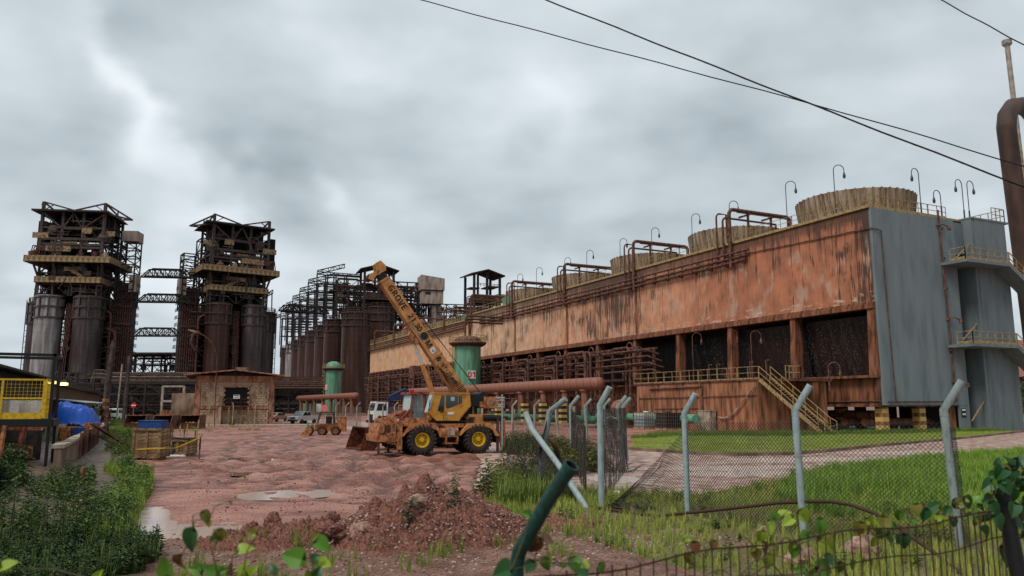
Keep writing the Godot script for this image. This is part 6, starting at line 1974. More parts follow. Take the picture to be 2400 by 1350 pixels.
func gable_tower(label: String, at: Vector3, turn: float, hh: float) -> void:
	var o := thing("roofed_gantry", label, "gantry", at, turn, "gable-roofed gantries behind the cooling towers")
	var b := MB.new()
	for x in [-6.0, 6.0]:
		for z in [-5.0, 5.0]: b.bar(Vector3(x, 0, z), Vector3(x, hh, z), .9, 0.0, Vector3.RIGHT)
	b.bar(Vector3(0, hh - 12, 5), Vector3(0, hh + 1.5, 5), .9, 0.0, Vector3.RIGHT); b.bar(Vector3(0, hh - 12, -5), Vector3(0, hh + 1.5, -5), .8, 0.0, Vector3.RIGHT)
	for y in [hh - 12, hh - 18, hh - 24]:
		for z in [-5.0, 5.0]: b.bar(Vector3(-6, y, z), Vector3(6, y, z), .6)
		for x in [-6.0, 6.0]: b.bar(Vector3(x, y, -5), Vector3(x, y, 5), .6)
	part("frame", b, M.black_steel, o)
	for s in [-1.0, 1.0]:
		b = MB.new()
		b.hexa([Vector3(0, hh + 1.9, 6.5), Vector3(8 * s, hh - .4, 6.5), Vector3(8 * s, hh - .4, -6.5), Vector3(0, hh + 1.9, -6.5), Vector3(0, hh + 2.4, 6.5), Vector3(8 * s, hh + .1, 6.5), Vector3(8 * s, hh + .1, -6.5), Vector3(0, hh + 2.4, -6.5)] if s > 0 else [Vector3(8 * s, hh - .4, 6.5), Vector3(0, hh + 1.9, 6.5), Vector3(0, hh + 1.9, -6.5), Vector3(8 * s, hh - .4, -6.5), Vector3(8 * s, hh + .1, 6.5), Vector3(0, hh + 2.4, 6.5), Vector3(0, hh + 2.4, -6.5), Vector3(8 * s, hh + .1, -6.5)])
		part("roof", b, M.black_steel, o)
	b = MB.new()
	b.slab(Vector3(-5, hh - 12, -4), Vector3(4, hh - 9.2, 4)); b.slab(Vector3(-6.5, hh - 12.4, -5.5), Vector3(6.5, hh - 12, 5.5)); b.slab(Vector3(1, hh - 5, -4), Vector3(6, hh - 4.5, 4)); b.slab(Vector3(-6.4, hh - 5.6, -4), Vector3(-2, hh - 5.2, 2))
	part("platform", b, M.rust, o)
	b = MB.new()
	for y in [hh - 12, hh - 5.2]: b.rail([Vector3(-6.4, y, 5.4), Vector3(6.4, y, 5.4)], 1.3, 1.6, .08, 0)
	part("railing", b, M.dark_steel, o)
	b = MB.new()
	b.box(Vector3(7.5, hh - 9.6, 3), Vector3(4.6, 3.4, 4))
	part("hopper", b, M.shaft, o)

func steel_field(called: String, label: String, at: Vector3, turn: float, lo: Vector3, hi: Vector3, nx: int, ny: int, nz: int, sd: int, n: int, m: Material, w := .4) -> void:
	var o := thing(called, label, "steelwork", at, turn)
	var b := MB.new()
	b.frame(lo, hi, nx, ny, nz, w)
	part("steel_frame", b, m, o).set_meta("kind", "stuff")
	b = MB.new()
	rng.seed = sd
	for k in n:
		var y := rng.randf_range(lo.y, hi.y)
		var z := rng.randf_range(lo.z, hi.z)
		var xa := rng.randf_range(lo.x, hi.x)
		var xb := rng.randf_range(lo.x, hi.x)
		if k % 3 == 0: b.tube([Vector3(xa, lo.y, z), Vector3(xa, y, z), Vector3(xb, y, z)], rng.randf_range(.12, .4), 5)
		elif k % 3 == 1: b.bar(Vector3(xa, y, z), Vector3(xb, y, z), .3, .5)
		else: b.box(Vector3(xa, y, z), Vector3(rng.randf_range(.8, 3), rng.randf_range(.6, 2.2), 1.2))
	part("pipework", b, M.rust if sd % 2 else M.dark_steel, o).set_meta("kind", "stuff")

func at_px(hd: float, depth: float) -> Vector3:   # a spot given by heading (metres right per metre ahead) and depth ahead
	return FW * depth + RT * (hd * depth)

func make_plant() -> void:
	process_tower("left one of two dark process towers, a steel skeleton on pale and dark silos", at_px(-.572, 258), FACE + .115, 1.0, true)
	process_tower("right one of two dark process towers, with a yellowish deck above dark silos", at_px(-.366, 278), FACE + .62, -1.0, false)
	bridge(at_px(-.488, 250) + Vector3(0, 44.6, 0), at_px(-.424, 262) + Vector3(0, 46.2, 0), 2.6, 6, "topmost truss footbridge between the two process towers")
	bridge(at_px(-.492, 250) + Vector3(0, 36.2, 0), at_px(-.426, 262) + Vector3(0, 37.6, 0), 2.6, 6, "middle truss footbridge between the two process towers")
	bridge(at_px(-.494, 250) + Vector3(0, 25.0, 0), at_px(-.434, 262) + Vector3(0, 26.0, 0), 2.6, 5, "lowest truss footbridge between the two process towers")
	bridge(at_px(-.303, 282) + Vector3(0, 37.3, 0), at_px(-.243, 300) + Vector3(0, 38.0, 0), 2.3, 8, "truss footbridge from the right process tower to the row of silos")
	# the conveyor-like house and steelwork between and below the towers
	steel_field("steelwork", "dark steel gallery between the process towers under the lowest footbridge", at_px(-.455, 300), FACE, Vector3(-12, 0, -4), Vector3(12, 22, 4), 7, 6, 2, 101, 50, M.black_steel)
	var rf := MB.new()
	rf.slab(Vector3(-13, 22, -5), Vector3(13, 22.7, 5)); rf.slab(Vector3(-12, 8, -3), Vector3(12, 14, 3))
	solo("gallery_house", rf, M.dark_steel, "long flat roof of the gallery between the process towers", "gallery", "", "", at_px(-.455, 300), FACE)
	steel_field("pipe_rack", "tall pipe rack with steel columns across the feet of the process towers", at_px(-.46, 205), FACE, Vector3(-24, 0, -3), Vector3(26, 11.0, 3), 11, 4, 1, 104, 60, M.black_steel, .5)
	var o := thing("pipe_bank", "bank of six parallel grey pipes running level behind the small building", "pipes", at_px(-.46, 198), FACE)
	for k in 6:
		var b := MB.new()
		var y := 9.2 + k * .42
		y += k * .04
		b.tube([Vector3(-16 + k * .15, y - 1.2, 1.5), Vector3(-16 + k * .15, y, 1.5), Vector3(-13.2, y, 1.5), Vector3(-11.4, y - .7, .4), Vector3(16, y - .7, .4), Vector3(22.4, y - .5, .4)], .105, 6)
		part("pipe", b, M.dirty_concrete if k % 2 else M.dark_steel, o)
	var bb := MB.new()
	bb.slab(Vector3(20.6, 8.4, -.4), Vector3(23.2, 12.2, 1.2))
	part("end_box", bb, M.dirty_concrete, o)
	bb = MB.new()
	bb.slab(Vector3(-28, 0, -6), Vector3(30, 9.0, -5.5))
	solo("plant_wall", bb, M.void, "dark shed wall behind the pipe rack between the towers", "wall", "", "", at_px(-.46, 214), FACE)
	o = thing("portal_frame", "pale steel doorway frame in the dark shed between the towers", "frame", at_px(-.437, 190), FACE)
	for x in [-2.6, 2.6]:
		bb = MB.new()
		bb.bar(Vector3(x, 0, 0), Vector3(x, 7.2, 0), .5, 0.0, Vector3.RIGHT)
		part("post", bb, M.concrete, o)
	bb = MB.new()
	bb.bar(Vector3(-2.6, 3.6, 0), Vector3(2.6, 3.6, 0), .5); bb.bar(Vector3(-2.6, 7.2, 0), Vector3(2.6, 7.2, 0), .4)
	part("crossbar", bb, M.concrete, o)
	# row of eight tall silos running away, each with its own gantry
	var cx := [-.2040, -.2290, -.2420, -.2545, -.2650, -.2745, -.2825, -.2900]
	var dp := [300.0, 325.0, 349.0, 375.0, 402.0, 429.0, 458.0, 489.0]
	for k in 8:
		var so := thing("tall_silo", ["nearest and widest of the row of tall rusty silos", "second silo from the near end of the rusty row", "third silo from the near end of the rusty row", "fourth silo from the near end of the rusty row", "fourth silo from the far end of the rusty row", "third silo from the far end of the rusty row", "second silo from the far end, streaked pale grey", "farthest and leftmost silo of the rusty row"][k], "silo", at_px(cx[k], dp[k]), FACE + .4, "row of tall rusty silos")
		silo(so, Vector3.ZERO, 5.4 if k == 0 else 5.2, 0, 38.6, M.silo_light if k == 6 else M.silo_dark, [33.2, 35.8, 38.3])
		var b := MB.new()
		if k > 0:
			for x in [-5.0, -1.5, 3.0]:
				for z in [-2.5, 2.5]: b.bar(Vector3(x, 38, z), Vector3(x, 57.5, z), .5, 0.0, Vector3.RIGHT)
			for y in [46.0, 52.0, 57.0]:
				for z in [-2.5, 2.5]: b.bar(Vector3(-5.5, y, z), Vector3(9, y, z), .4)
			b.truss(Vector3(-9, 57.6, 0), Vector3(2, 60.8, 2.5), 1.6, 5, .4)
			b.truss(Vector3(-9, 57.6, 0), Vector3(10, 57.4, 0), 1.2, 7, .35)
			b.bar(Vector3(-9, 38, 0), Vector3(-9, 58, 0), .5, 0.0, Vector3.RIGHT)
			part("gantry", b, M.black_steel, so)
			b = MB.new()
			b.slab(Vector3(-4, 50.4, -3), Vector3(9, 50.9, 3))
			part("gantry_deck", b, M.dark_steel, so)
			b = MB.new()
			b.slab(Vector3(-2, 57.6, -1.5), Vector3(9, 58.0, 1.5))
			part("top_deck", b, M.dark_steel, so)
	var s2 := thing("tall_silo", "wide dark silo right of the nearest one, half behind the cooling tower", "silo", at_px(-.1735, 318), FACE + .4, "row of tall rusty silos")
	silo(s2, Vector3.ZERO, 6.4, 0, 43, M.silo_dark, [37, 40, 42.6])
	# dense mixer steelwork over the last silos and behind the cooling towers
	steel_field("steelwork", "tangle of braced dark steel above the nearest rusty silos", at_px(-.178, 325), FACE + .3, Vector3(-17, 39, -8), Vector3(20, 54, 8), 9, 4, 3, 105, 130, M.black_steel, .5)
	steel_field("steelwork", "lattice of dark steel right of the crane boom's head", at_px(-.143, 330), FACE + .3, Vector3(-7, 30, -5), Vector3(6, 53, 5), 4, 5, 2, 107, 50, M.black_steel, .45)
	steel_field("steelwork", "dark steel deck and pipes below the second gable-roofed gantry", at_px(-.035, 330), FACE + .25, Vector3(-22, 34, -6), Vector3(26, 44.5, 6), 12, 3, 2, 109, 120, M.black_steel, .45)
	gable_tower("left of two gable-roofed steel gantries, behind the crane boom's head", at_px(-.178, 318), FACE + .35, 58)
	gable_tower("right of two gable-roofed steel gantries, above the green fan stack", at_px(-.039, 330), FACE + .45, 58)
	var lb := MB.new()
	lb.slab(Vector3(-20, 0, -4), Vector3(20, 36, 4))
	solo("plant_block", lb, M.void, "dark process building behind the second cooling tower", "building", "", "", at_px(-.145, 345), FACE)
	# lift shaft tower
	o = thing("lift_tower", "beige lift-shaft tower with a wider top house right of the boom", "tower", at_px(-.1075, 322), FACE + .3)
	bb = MB.new()
	bb.slab(Vector3(0, 0, -3), Vector3(4.6, 44, 3))
	part("shaft", bb, M.shaft, o)
	bb = MB.new()
	bb.slab(Vector3(-4.2, 44.6, -4), Vector3(4.8, 50.4, 4))
	part("lower_house", bb, M.shaft, o)
	bb = MB.new()
	bb.hexa([Vector3(-4.8, 50.4, 4.6), Vector3(5.2, 50.4, 4.6), Vector3(5.2, 50.4, -4.6), Vector3(-4.8, 50.4, -4.6), Vector3(-4.8, 56.6, 4.6), Vector3(5.2, 55.4, 4.6), Vector3(5.2, 55.4, -4.6), Vector3(-4.8, 56.6, -4.6)])
	part("top_house", bb, M.shaft, o)
	bb = MB.new()
	bb.slab(Vector3(-2.8, 48.4, 4.0), Vector3(-.6, 49.6, 4.06)); bb.slab(Vector3(-4.3, 50.0, 4.0), Vector3(4.9, 50.38, 4.3))
	part("window_strip", bb, M.black_steel, o)
	bb = MB.new()
	bb.frame(Vector3(-4.2, 20, -3), Vector3(-.2, 44.5, 3), 1, 5, 1, .5)
	part("side_frame", bb, M.black_steel, o)
	bb = MB.new()
	bb.tube([Vector3(-9, 22, 14), Vector3(-8.4, 29.5, 14), Vector3(-6, 32.6, 14), Vector3(-2, 33.2, 13), Vector3(1.5, 31.0, 12), Vector3(3, 27, 12), Vector3(3.2, 20, 12)], 1.5, 12)
	solo("duct", bb, M.rust_pipe, "fat orange duct bending over behind the crane boom", "duct", "", "", at_px(-.106, 300), FACE)
	# pipe rack running across behind the small building and the loader
	steel_field("pipe_rack", "dark pipe rack with columns behind the parked cars", at_px(-.28, 275), FACE - .1, Vector3(-32, 0, -2), Vector3(14, 12.4, 2), 9, 4, 1, 112, 60, M.black_steel, .5)
	o = thing("pipe_bank", "level bundle of brown pipes on the rack behind the parked cars", "pipes", at_px(-.28, 272), FACE - .1)
	for k in 6:
		bb = MB.new()
		bb.tube([Vector3(-32, 8.6 + k * .66, 2.2 - k * .1), Vector3(14, 8.6 + k * .66, 2.2 - k * .1)], .22, 6)
		part("pipe", bb, M.rust if k % 3 else M.rust_pale, o)
	bb = MB.new()
	bb.slab(Vector3(-32, 0, -3), Vector3(14, 11, -2.5))
	solo("plant_wall", bb, M.wet_and_shade_dark, "dark wall behind the pipe rack and the parked cars", "wall", "", "", at_px(-.28, 284), FACE - .1)
	# pale and green panels low under the far header pipe
	o = thing("green_shed", "low green and white shed below the far header pipe", "shed", at_px(-.252, 250), FACE)
	bb = MB.new()
	bb.slab(Vector3(-4, 0, -1), Vector3(5, 3.2, 1))
	part("wall", bb, M.green_tank, o)
	for x in [-3.2, -2.0, .3, 2.4]:
		bb = MB.new()
		bb.slab(Vector3(x, .4, 1.0), Vector3(x + (.5 if x < 0 else 1.7), 3.0, 1.06))
		part("panel", bb, M.white, o)
	# big rusty chimney duct at the right edge, with a thin grey stack behind
	o = thing("exhaust_duct", "huge rust-brown duct curving over at the right edge", "duct", Vector3(TX + 3, 0, TZ + 29.7))
	bb = MB.new()
	bb.tube([Vector3(0, 0, 1.0), Vector3(0, 12, .7), Vector3(0, 36.4, -.4)] + arc(Vector3(0, 36.4, 3.0), Vector3(0, 0, -3.4), Vector3(0, 3.4, 0), 3) + [Vector3(0, 39.6, 4.6), Vector3(0, 37.6, 7.2), Vector3(0, 33.0, 8.2), Vector3(0, 20, 8.4)], 1.08, 14)
	part("duct", bb, M.duct_brown, o)
	bb = MB.new()
	bb.tube([Vector3(0, 0, 1.2), Vector3(0, 52.2, 0)], .33, 10)
	bb.lathe([Vector2(.33, 51.4), Vector2(.62, 51.7), Vector2(.62, 52.3), Vector2(.3, 52.3)], 12)
	solo("thin_stack", bb, M.concrete, "thin pale stack rising behind the curved rusty duct", "chimney", "", "", Vector3(60, 0, 104.6))
	# red roofed hall beyond the stairs
	o = thing("storage_hall", "distant hall with a red-brown sloping roof behind the stair flights", "building", at_px(.72, 260), FACE)
	bb = MB.new()
	bb.slab(Vector3(-12, 0, -20), Vector3(60, 12, 0))
	part("wall", bb, M.sheet_brown, o)
	bb = MB.new()
	bb.hexa([Vector3(-18, 12, 4), Vector3(62, 12, 4), Vector3(62, 12, -40), Vector3(-18, 12, -40), Vector3(-16, 12.4, 4), Vector3(62, 12.4, 4), Vector3(62, 27, -30), Vector3(-4, 27, -30)])
	part("roof", bb, M.rust_pipe, o)
	var tr := []
	var tn := []
	rng.seed = 41
	for k in 1400:
		var d := Vector3(rng.randfn(), rng.randfn(), rng.randfn()).normalized() * pow(rng.randf(), .4)
		tr.append(Transform3D(Basis.from_euler(Vector3(rng.randf() * 6, rng.randf() * 6, rng.randf() * 6)).scaled(Vector3.ONE * rng.randf_range(.3, .7)), at_px(.672, 215) + Vector3(d.x * 7, 6.0 + d.y * 4.5, d.z * 7)))
		tn.append(C(.025, .045, .015).lerp(C(.07, .09, .03), rng.randf()))
	var lf := MB.new()
	lf.quad(Vector3(-.5, -.3, 0), Vector3(.5, -.3, .1), Vector3(.5, .3, 0), Vector3(-.5, .3, -.1))
	var to := thing("tree", "dark tree behind the stair flights at the right edge", "tree", Vector3.ZERO)
	var mm := stuff("crown_leaves", lf.mesh(), M.grass, tr, tn, "", "")
	remove_child(mm)
	mm.name = "crown"
	to.add_child(mm)
	bb = MB.new()
	bb.tube([at_px(.672, 215), at_px(.672, 215) + Vector3(.3, 3, .2), at_px(.672, 215) + Vector3(0, 7, 0)], [.5, .4, .15], 8)
	part("trunk", bb, M.twig, to)

func brick_wall(parent: Node3D, x0: float, x1: float, y0: float, y1: float, z: float, bw: float, bh: float, m: Material, m2: Material, hole: Rect2, called := "block") -> void:
	# courses of separate blocks standing a little proud of the mortar behind
	var b := MB.new()
	b.box(Vector3.ZERO, Vector3(bw - .035, bh - .035, .1))
	var bm := b.mesh()
	var h := MB.new()
	h.box(Vector3.ZERO, Vector3(bw * .5 - .035, bh - .035, .1))
	var hm := h.mesh()
	var rows := int((y1 - y0) / bh)
	var cols := int((x1 - x0) / bw)
	for r in rows:
		for c in cols + 1:
			var half := r % 2 == 1 and (c == 0 or c == cols)
			if c == cols and r % 2 == 0: continue
			var x := x0 + (c + .5) * bw - (bw * .5 if r % 2 == 1 else 0.0)
			if half: x = x0 + bw * .25 if c == 0 else x1 - bw * .25
			var y := y0 + (r + .5) * bh
			if hole.has_area() and hole.has_point(Vector2(x, y)): continue
			part(called, hm if half else bm, m2 if rng.randf() < .22 else m, parent, Vector3(x, y, z + rng.randf_range(-.012, .012)))

func make_building() -> void:
	rng.seed = 17
	var o := thing("block_building", "small stained block building with a low gable roof and a dark upper doorway", "building", at_px(-.3575, 105), FACE + .30)
	# local: x along the front (-5 .. 5), z towards the viewer
	var b := MB.new()
	b.slab(Vector3(-4.9, 0, -9.5), Vector3(4.9, 6.5, -.12))
	part("wall", b, M.mortar, o)
	b = MB.new()
	b.slab(Vector3(-5.05, 0, -.5), Vector3(-4.35, 6.55, .08)); b.slab(Vector3(4.5, 0, -.5), Vector3(5.1, 6.55, .08)); b.slab(Vector3(-4.35, 5.7, -.3), Vector3(4.5, 6.55, .06)); b.slab(Vector3(-4.35, 2.1, -.3), Vector3(4.5, 2.5, .03))
	part("concrete_frame", b, M.plaster_orange, o)
	brick_wall(o, -4.3, 4.45, 2.55, 5.68, -.02, .62, .312, M.brick_pale, M.brick_dark, Rect2(-1.35, 2.4, 3.2, 2.65))
	brick_wall(o, -4.3, 4.45, .1, 2.1, -.02, .62, .312, M.brick_dark, M.brick_pale, Rect2(0, 0, 0, 0))
	b = MB.new()
	b.slab(Vector3(-1.35, 2.5, -.1), Vector3(1.85, 5.0, -.05))
	part("doorway", b, M.void, o)
	b = MB.new()
	b.slab(Vector3(-1.5, 2.5, -.05), Vector3(-1.35, 5.1, .1)); b.slab(Vector3(1.85, 2.5, -.05), Vector3(2.0, 5.1, .1)); b.slab(Vector3(-1.5, 5.0, -.05), Vector3(2.0, 5.16, .1))
	part("door_frame", b, M.plaster_orange, o)
	b = MB.new()
	b.slab(Vector3(-.15, 3.5, .3), Vector3(.65, 4.0, .34))
	var sg := part("notice", b, M.white_paint, o)
	b = MB.new()
	b.slab(Vector3(-.1, 3.83, .341), Vector3(.6, 3.95, .346)); b.slab(Vector3(-.02, 3.58, .341), Vector3(.52, 3.63, .346)); b.slab(Vector3(-.02, 3.68, .341), Vector3(.52, 3.73, .346))
	part("print", b, M.ink, sg)
	b = MB.new()
	b.slab(Vector3(-1.6, 2.42, .08), Vector3(2.1, 2.56, 1.0))
	part("landing", b, M.rust, o)
	b = MB.new()
	b.rail([Vector3(-1.5, 2.56, .95), Vector3(2.05, 2.56, .95), Vector3(2.05, 2.56, .1)], .9, 1.2, .03, 0)
	part("railing", b, M.rust, o)
	b = MB.new()
	for x in [-.6, 1.85]: b.bar(Vector3(x, 0, .9), Vector3(x, 2.42, .9), .14)
	part("landing_post", b, M.plaster_orange, o)
	# outside stair against the wall
	for k in 13:
		b = MB.new()
		b.slab(Vector3(-4.5 + k * .225, 0, .1), Vector3(-4.5 + (k + 1) * .225, .18 + k * .185, 1.0))
		part("step", b, M.brick_dark, o)
	b = MB.new()
	b.bar(Vector3(-4.4, 1.0, 1.0), Vector3(-1.6, 3.4, 1.0), .05); b.bar(Vector3(-4.4, .5, 1.0), Vector3(-1.6, 2.9, 1.0), .04); b.bar(Vector3(-4.4, .1, 1.0), Vector3(-4.4, 1.0, 1.0), .05); b.bar(Vector3(-3.0, 1.2, 1.0), Vector3(-3.0, 2.2, 1.0), .05)
	part("stair_rail", b, M.rust, o)
	# roof of two slopes with ribbed edge
	for s in [-1.0, 1.0]:
		b = MB.new()
		var q := [Vector3(0, 7.25, 1.3), Vector3(6.4 * s, 6.55, 1.3), Vector3(6.4 * s, 6.55, -10.2), Vector3(0, 7.25, -10.2)]
		var u := Vector3(0, .14, 0)
		if s > 0: b.hexa([q[0], q[1], q[2], q[3], q[0] + u, q[1] + u, q[2] + u, q[3] + u])
		else: b.hexa([q[1], q[0], q[3], q[2], q[1] + u, q[0] + u, q[3] + u, q[2] + u])
		part("roof", b, M.plaster_orange, o)
	b = MB.new()
	b.tri(Vector3(-4.9, 6.52, -.1), Vector3(4.9, 6.52, -.1), Vector3(0, 7.2, -.1))
	part("gable", b, M.black_steel, o)
	b = MB.new()
	for k in 6: b.bar(Vector3(-4.6, 6.5, -.9 - k * 1.7), Vector3(-6.3, 6.42, -.9 - k * 1.7), .16, .2)
	part("rafter", b, M.rust_pale, o)
	for k in 14:   # boarded long side
		b = MB.new()
		b.slab(Vector3(-5.04, 0 if k % 5 else .0, -1.0 - k * .6), Vector3(-4.92, 6.3, -1.55 - k * .6))
		part("plank", b, M.plaster_orange if k % 3 else M.brick_dark, o)
	b = MB.new()
	b.slab(Vector3(-5.2, .1, -1.7), Vector3(-5.06, 4.2, -3.6))
	part("side_door", b, M.plaster_orange, o)
	# low wall and shed left of it
	b = MB.new()
	b.slab(Vector3(0, 0, -.2), Vector3(4.8, 4.4, .2))
	solo("block_wall", b, M.dirty_concrete, "tall mould-stained concrete wall left of the small block building", "wall", "", "", at_px(-.438, 116), FACE)
	o = thing("plank_fence", "short fence of upright orange boards left of the stained wall", "fence", at_px(-.452, 113), FACE)
	for k in 6:
		b = MB.new()
		b.slab(Vector3(k * .28, 0, 0), Vector3(k * .28 + .22, 1.9, .06))
		part("plank", b, M.plaster_orange, o)
	b = MB.new()
	b.slab(Vector3(0, .5, -.08), Vector3(1.65, .65, 0))
	part("rail", b, M.plaster_orange, o)
	# pavement in front
	b = MB.new()
	b.slab(Vector3(-8, -.1, -2), Vector3(9.5, .1, 4.2))
	var pv := struct("pavement", b, M.concrete)
	pv.position = at_px(-.345, 103.0); pv.rotation.y = FACE + .15
	# bicycle leaning at the wall
	o = thing("bicycle", "old bicycle leaning against the block building under its landing", "bicycle", at_px(-.348, 102.2), FACE + .30)
	for x in [-.55, .55]:
		b = MB.new()
		for k in 18:
			var a := TAU * k / 18
			var a2 := TAU * (k + 1) / 18
			b.bar(Vector3(x + cos(a) * .36, .38 + sin(a) * .36, 0), Vector3(x + cos(a2) * .36, .38 + sin(a2) * .36, 0), .05)
			if k % 3 == 0: b.bar(Vector3(x, .38, 0), Vector3(x + cos(a) * .36, .38 + sin(a) * .36, 0), .012)
		part("wheel", b, M.ink, o)
	b = MB.new()
	for q in [[-.55, .38, -.1, .38], [-.1, .38, -.25, .85], [-.1, .38, .38, .8], [-.25, .85, .38, .8], [-.55, .38, -.22, .75], [.55, .38, .36, .95]]: b.bar(Vector3(q[0], q[1], 0), Vector3(q[2], q[3], 0), .04)
	part("frame", b, M.rust, o)
	b = MB.new()
	b.box(Vector3(-.26, .9, 0), Vector3(.25, .06, .12)); b.bar(Vector3(.36, .97, -.25), Vector3(.36, .97, .25), .03)
	part("saddle", b, M.ink, o)

func make_poles() -> void:
	# bent street lamp
	var o := thing("street_lamp", "tall curved street lamp standing before the small block building", "street lamp", at_px(-.3815, 98), FACE)
	var b := MB.new()
	var pts := [Vector3.ZERO, Vector3(-.1, 4, 0), Vector3(-.15, 8.0, 0)]
	for k in range(1, 9):
		var a := PI * .44 * k / 8.0
		pts.append(Vector3(-.15 - 3.6 * (1.0 - cos(a)), 8.0 + 3.9 * sin(a), 0))
	b.tube(pts, .06, 7)
	part("pole", b, M.rust, o)
	b = MB.new()
	var e: Vector3 = pts[-1]
	b.tube([e + Vector3(.2, -.02, 0), e + Vector3(-.3, .1, 0), e + Vector3(-1.0, .3, 0)], [.09, .18, .12], 8)
	part("lamp_head", b, M.dirty_concrete, o)
	# wooden pole, painted foot
	o = thing("utility_pole", "brown utility pole with black and yellow bands at its foot", "pole", at_px(-.523, 100), FACE)
	b = MB.new()
	b.tube([Vector3(0, 0, 0), Vector3(.05, 5, 0), Vector3(.45, 11.0, 0)], [.42, .38, .3], 9)
	part("pole", b, M.dark_steel, o)
	for k in 4:
		b = MB.new()
		b.lathe([Vector2(.435, .3 + k * .9), Vector2(.43, .75 + k * .9)], 10)
		part("band", b, M.crane_dirty, o)
	b = MB.new()
	b.bar(Vector3(0, 0, 0), Vector3(.2, 9.5, 0), .34)
	solo("steel_post", b, M.dark_steel, "dark steel column right of the banded utility pole", "post", "", "", at_px(-.499, 108), FACE)
	b = MB.new()
	b.tube([Vector3.ZERO, Vector3(.3, 9.2, 0)], .13, 7)
	solo("grey_post", b, M.concrete, "thin pale grey post above the white van", "post", "", "", at_px(-.508, 125), FACE)
	# road signs
	o = thing("stop_sign", "round red and white sign on a post beyond the skips", "road sign", at_px(-.4868, 132), FACE)
	b = MB.new()
	b.bar(Vector3(0, 0, 0), Vector3(0, 2.6, 0), .08)
	part("post", b, M.concrete, o)
	b = MB.new()
	b.x = Transform3D(Basis(Vector3.RIGHT, PI * .5), Vector3(0, 2.6, .06))
	b.lathe([Vector2(0, -.02), Vector2(.5, -.02), Vector2(.5, .02), Vector2(.005, .02)], 8)
	var pl := part("plate", b, M.red_sign, o)
	b = MB.new()
	b.slab(Vector3(-.36, 2.52, .085), Vector3(.36, 2.68, .095))
	part("print", b, M.white_paint, pl)
	o = thing("round_sign", "round white road sign beside the yellow diamond sign", "road sign", at_px(-.5338, 120), FACE)
	b = MB.new()
	b.bar(Vector3(0, 0, 0), Vector3(0, 2.8, 0), .07)
	part("post", b, M.concrete, o)
	b = MB.new()
	b.x = Transform3D(Basis(Vector3.RIGHT, PI * .5), Vector3(0, 2.6, .05))
	b.lathe([Vector2(0, -.02), Vector2(.5, -.02), Vector2(.5, .02), Vector2(.005, .02)], 20)
	pl = part("plate", b, M.white_paint, o)
	b = MB.new()
	b.slab(Vector3(-.12, 2.4, .075), Vector3(.12, 2.8, .085))
	part("print", b, M.ink, pl)
	o = thing("diamond_sign", "yellow diamond warning sign on a thin post", "road sign", at_px(-.5385, 105), FACE)
	b = MB.new()
	b.bar(Vector3(0, 0, 0), Vector3(0, 2.2, 0), .07)
	part("post", b, M.concrete, o)
	b = MB.new()
	b.x = Transform3D(Basis(Vector3(0, 0, 1), PI * .25), Vector3(0, 2.1, .05))
	b.box(Vector3.ZERO, Vector3(.85, .85, .04))
	pl = part("plate", b, M.sign_yellow, o)
	b = MB.new()
	b.slab(Vector3(-.08, 1.85, .075), Vector3(.06, 2.35, .085)); b.slab(Vector3(-.2, 2.2, .075), Vector3(.06, 2.3, .085))
	part("print", b, M.ink, pl)
	o = thing("stop_sign", "faded pink-red sign leaning by the far fence, above the orange loader", "road sign", at_px(-.2425, 82), FACE)
	b = MB.new()
	b.bar(Vector3(0, 0, 0), Vector3(.1, 2.0, 0), .07); b.bar(Vector3(.8, 0, 0), Vector3(.2, 1.7, 0), .07)
	part("post", b, M.concrete, o)
	b = MB.new()
	b.x = Transform3D(Basis(Vector3.RIGHT, PI * .5), Vector3(.1, 2.3, .06))
	b.lathe([Vector2(0, -.02), Vector2(.38, -.02), Vector2(.38, .02), Vector2(.005, .02)], 8)
	part("plate", b, mat("faded_red", C(.55, .13, .14), .6), o)

func skip(label: String, at: Vector3, turn: float, s: float) -> void:
	var o := thing("open_skip", label, "skip", at, turn, "rusty skips across the yard")
	var b := MB.new()
	var w := 1.22 * s
	b.slab(Vector3(-w, .0, -1.2), Vector3(w, .06, 1.0))
	b.slab(Vector3(-w, 0, -1.2), Vector3(w, 1.45, -1.14))
	part("tray", b, M.bucket, o)
	for x in [-w - .05, w]:
		b = MB.new()
		b.x = Transform3D(Basis(Vector3(0, 0, -1), Vector3(0, 1, 0), Vector3(1, 0, 0)), Vector3.ZERO)
		b.prism(poly([-1.05, 0, 1.2, 0, 1.2, 1.5, -.5, 1.5, -1.05, .68]), x, x + .05)
		part("side", b, M.rust_pale, o)
	b = MB.new()
	b.hexa([Vector3(-w, .02, 1.04), Vector3(w, .02, 1.04), Vector3(w, .02, .98), Vector3(-w, .02, .98), Vector3(-w, .66, 1.08), Vector3(w, .66, 1.08), Vector3(w, .66, 1.02), Vector3(-w, .66, 1.02)])
	part("front", b, M.bucket, o)
	b = MB.new()
	b.slab(Vector3(-w, 1.45, -1.2), Vector3(w, 1.52, .55)); b.bar(Vector3(-w, 1.49, .55), Vector3(w, 1.49, .55), .09)
	part("hood", b, M.loader_red, o)
	b = MB.new()
	for k in 9:
		b.x = Transform3D(Basis.from_euler(Vector3(k, k * 2.0, k)), Vector3(-w * .8 + k * w * .2, .55 + .1 * sin(k * 2.3), .3 + .25 * cos(k * 3.1)))
		b.box(Vector3.ZERO, Vector3(.32, .18, .26))
	part("rubbish", b, M.concrete, o)

